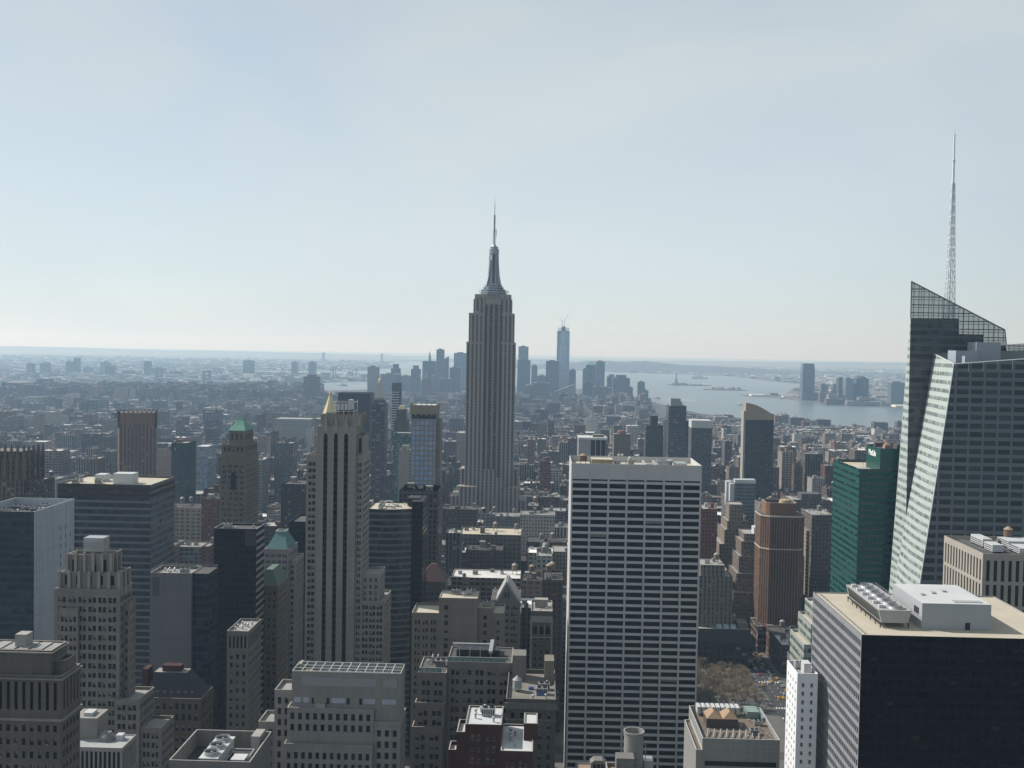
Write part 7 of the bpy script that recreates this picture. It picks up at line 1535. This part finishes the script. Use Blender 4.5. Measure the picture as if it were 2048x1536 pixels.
# ships and their wakes
M_FOAM = plain('wake_foam', (.75, .78, .78), .8, var=.1)
def boat(px, py, ln, lab, wake=0.0, hd=0.0, group='boats on the harbour'):
    x, y = ground_at(px, py); root = thing('boat', lab, 'boat', (x, y, -2), group, hd); w_ = ln*.22
    b = MB(); b.loft([[(-ln/2, -w_/2*.8, 0), (ln*.3, -w_/2*.8, 0), (ln*.5, 0, 0), (ln*.3, w_/2*.8, 0), (-ln/2, w_/2*.8, 0)], [(-ln/2, -w_/2, ln*.08), (ln*.32, -w_/2, ln*.08), (ln*.56, 0, ln*.11), (ln*.32, w_/2, ln*.08), (-ln/2, w_/2, ln*.08)]]); b.build('hull', plain('boat_hull', (.55, .5, .45), .6), root)
    b = MB(); b.box(-ln*.4, ln*.2, -w_*.38, w_*.38, ln*.09, ln*.2); b.box(-ln*.1, ln*.12, -w_*.3, w_*.3, ln*.2, ln*.27); b.build('cabin', M_WHITE, root)
    if wake:
        b = MB(); n = 14
        for i in range(n):
            t0, t1 = i/n, (i+1)/n; f = lambda t: (-ln*.5-wake*t, w_*(.6+2.4*t)*(1-t*.55), math.sin(t*2.6)*wake*.10)
            (xa, wa, ya), (xb, wb, yb) = f(t0), f(t1); b.quad((xb, yb-wb, .12), (xa, ya-wa, .12), (xa, ya+wa, .12), (xb, yb+wb, .12))
        o = b.build('boat_wake', M_FOAM); o.location = root.location; o.rotation_euler = root.rotation_euler; tag(o, kind='stuff')
boat(1314, 797, 42, 'small white ferry trailing a long white wake near the downtown shore', 190, R(160))
boat(1563, 797, 36, 'small red and white boat near the far river bank', 0, R(10)); boat(1085, 751, 90, 'pale ship far out in the bay beside the slim brown grey tower', 0, R(5)); boat(686, 771, 60, 'small ship on the dockside water left of downtown', 260, R(185)); boat(1398, 757, 160, 'long white ship far out beyond the statue', 0, R(0)); boat(1480, 810, 30, 'tiny boat alone in the middle of the river', 60, R(200))
# quay cranes
def quay_crane(px, lab):
    Yc = 8300; x = at(px, 752, Yc)[0]; root = thing('quay_crane', lab, 'crane', (x, Yc, 0), 'quay cranes at the container docks'); b = MB()
    for sx in (-14, 14):
        for sy in (-10, 10): b.tube((sx, sy, 0), (sx*.8, sy, 60), 2.0, 4)
    for sy in (-10, 10): b.tube((-11, sy, 60), (11, sy, 60), 1.8, 4); b.tube((-13, sy, 30), (13, sy, 30), 1.5, 4)
    b.build('portal', plain('crane_steel', (.16, .17, .2), .6), root); b = MB(); b.tube((-40, 0, 60), (20, 0, 60), 2, 4); b.tube((8, 0, 60), (40, 0, 92), 1.6, 4); b.tube((0, 0, 60), (0, 0, 84), 1.6, 4); b.tube((0, 0, 84), (40, 0, 92), .8, 3); b.build('boom', plain('crane_steel', (.16, .17, .2), .6), root)
for px, lab in ((664, 'quay crane left of the dock basin'), (668, 'quay crane close beside its twin at the dock basin'), (709, 'single quay crane nearest downtown')): quay_crane(px, lab)

# ------------------------------------------------------------------ the park corner: bare trees and traffic
M_BARK = plain('bark', (.10, .085, .07), .95, nscale=2, var=.3); M_TWIG = plain('bare_twigs', (.29, .235, .17), .95, nscale=1, var=.4)
def bare_tree(seed):
    r_ = random.Random(seed); tr, tw = MB(), MB()
    def grow(p, d, ln, rad, lev):
        q = p+d*ln; (tr if lev < 2 else tw).tube(p, q, rad, 5 if lev < 2 else 3, 0, rad*.68)
        if lev >= 5: return
        for _ in range((4, 4, 4, 4, 5)[lev]):
            nd = (d+Vector((r_.gauss(0, .5), r_.gauss(0, .5), r_.uniform(-.1, .35)))).normalized(); grow(q if r_.random() < .7 else p+d*ln*r_.uniform(.5, .9), nd, ln*r_.uniform(.58, .8), max(.045, rad*.55), lev+1)
    grow(Vector((0, 0, 0)), Vector((0, 0, 1)), 4.6, .34, 0)
    return tr.mesh('trunk', [M_BARK]), tw.mesh('crown', [M_TWIG])
TREES = [bare_tree(s) for s in (3, 8, 21)]; r_ = random.Random(9); n = 0; spots = []
WH = ('at the kerb end of the grove', 'in the front row of the grove', 'in the middle of the grove', 'under the dark brown stone block', 'against the white grid tower', 'in the back row of the grove')
for iy in range(8):
    for ix in range(7):
        x, y = 112+ix*8+r_.uniform(-2, 2), 748+iy*10.5+r_.uniform(-2.5, 2.5); spots.append((x, y))
for i, (x, y) in enumerate(spots):
    t = TREES[i % 3]; hgt = r_.uniform(.85, 1.15); w_ = WH[0] if x > 155 else WH[4] if x < 116 else WH[1] if y < 762 else WH[3] if y > 812 else WH[2]
    root = thing('bare_tree', 'leafless brown park tree '+w_, 'tree', (x, y, 0), 'bare trees of the park '+w_, r_.uniform(0, 6)); root.scale = (hgt, hgt, hgt*1.02)
    link('trunk', t[0], root); link('crown', t[1], root)
def car_mesh(name, col):
    b = MB(); L_, w_ = 2.3, .92
    prof = [(-L_, .35), (L_, .35), (L_, .75), (1.25, .92), (.7, 1.42), (-1.0, 1.45), (-1.75, .98), (-L_, .9)]
    for s in (-1, 1): b.face([(x, s*w_*(.86 if z > 1.2 else 1), z) for x, z in (prof if s < 0 else prof[::-1])], 0)
    for (xa, za), (xb, zb) in zip(prof, prof[1:]+prof[:1]): ya, yb = w_*(.86 if za > 1.2 else 1), w_*(.86 if zb > 1.2 else 1); b.quad((xa, -ya, za), (xa, ya, za), (xb, yb, zb), (xb, -yb, zb), 1 if max(za, zb) > 1.2 and min(za, zb) < 1.2 else 0)
    for s in (-1, 1): b.face([(x, s*(w_*.94+.01), z) for x, z in ((1.1, .95), (.65, 1.32), (-.95, 1.34), (-1.5, .98))][::-1 if s > 0 else 1], 1)
    for x in (-1.4, 1.4):
        for s in (-1, 1): b.loft([[(x+.34*math.cos(a), s*w_-(.1 if s > 0 else -.1)*1-.1, .34+.34*math.sin(a)) for a in np.linspace(0, 2*math.pi, 10, endpoint=False)], [(x+.34*math.cos(a), s*w_+.1*1, .34+.34*math.sin(a)) for a in np.linspace(0, 2*math.pi, 10, endpoint=False)]], 2)
    return b.mesh(name, [plain(name+'_paint_'+col[1], col[0], .35, var=.03, spec=.5), M_GLASS, M_BLACK])
CARS = {n_: car_mesh('car', (c, n_)) for n_, c in (('yellow', (.62, .34, .03)), ('white', (.7, .7, .7)), ('black', (.02, .02, .022)), ('silver', (.4, .41, .42)), ('red', (.35, .03, .02)))}
r_ = random.Random(77); grid = [(l_, y) for l_ in (-7.5, -4.5, -1.5, 1.5, 4.5, 7.5) for y in range(772, 1010, 9)]; r_.shuffle(grid); cnt_ = {}
PLACE = ('by the park corner', 'at the crossing below the bronze tower', 'beside the bronze tower podium', 'far past the bronze tower')
for l_, y in grid[:62]:
    c = r_.choices(list(CARS), (40, 20, 20, 12, 8))[0]; y2 = y+r_.uniform(-2, 2); pl = PLACE[0] if y2 < 825 else PLACE[1] if y2 < 880 else PLACE[2] if y2 < 940 else PLACE[3]
    nm = 'taxi' if c == 'yellow' else 'car'; ln = 'kerb lane' if abs(l_) > 7 else 'middle lanes' if abs(l_) < 2 else 'outer lane'
    tag(link(nm, CARS[c], None, (182+l_, y2, .025), R(90)+r_.uniform(-.03, .03)), f"{c} {'cab' if nm == 'taxi' else 'car'} in the {ln} of the avenue {pl}", nm, f"{c} {nm}s in the {ln} {pl}")
make_windows()

# ------------------------------------------------------------------ the air between
vm = bpy.data.materials.new('city_haze'); vm.use_nodes = True; vt = vm.node_tree; vt.nodes.clear()
pv = vt.nodes.new('ShaderNodeVolumePrincipled'); pv.inputs['Color'].default_value = HAZE_COLOR; pv.inputs['Absorption Color'].default_value = (1, 1, 1, 1); pv.inputs['Density'].default_value = HAZE_DENSITY
pv.inputs['Anisotropy'].default_value = .25
vo_ = vt.nodes.new('ShaderNodeOutputMaterial'); vt.links.new(pv.outputs[0], vo_.inputs['Volume'])
b = MB(); b.box(-45000, 45000, -5000, 41000, -8, 480)
tag(b.build('haze', vm), kind='stuff')
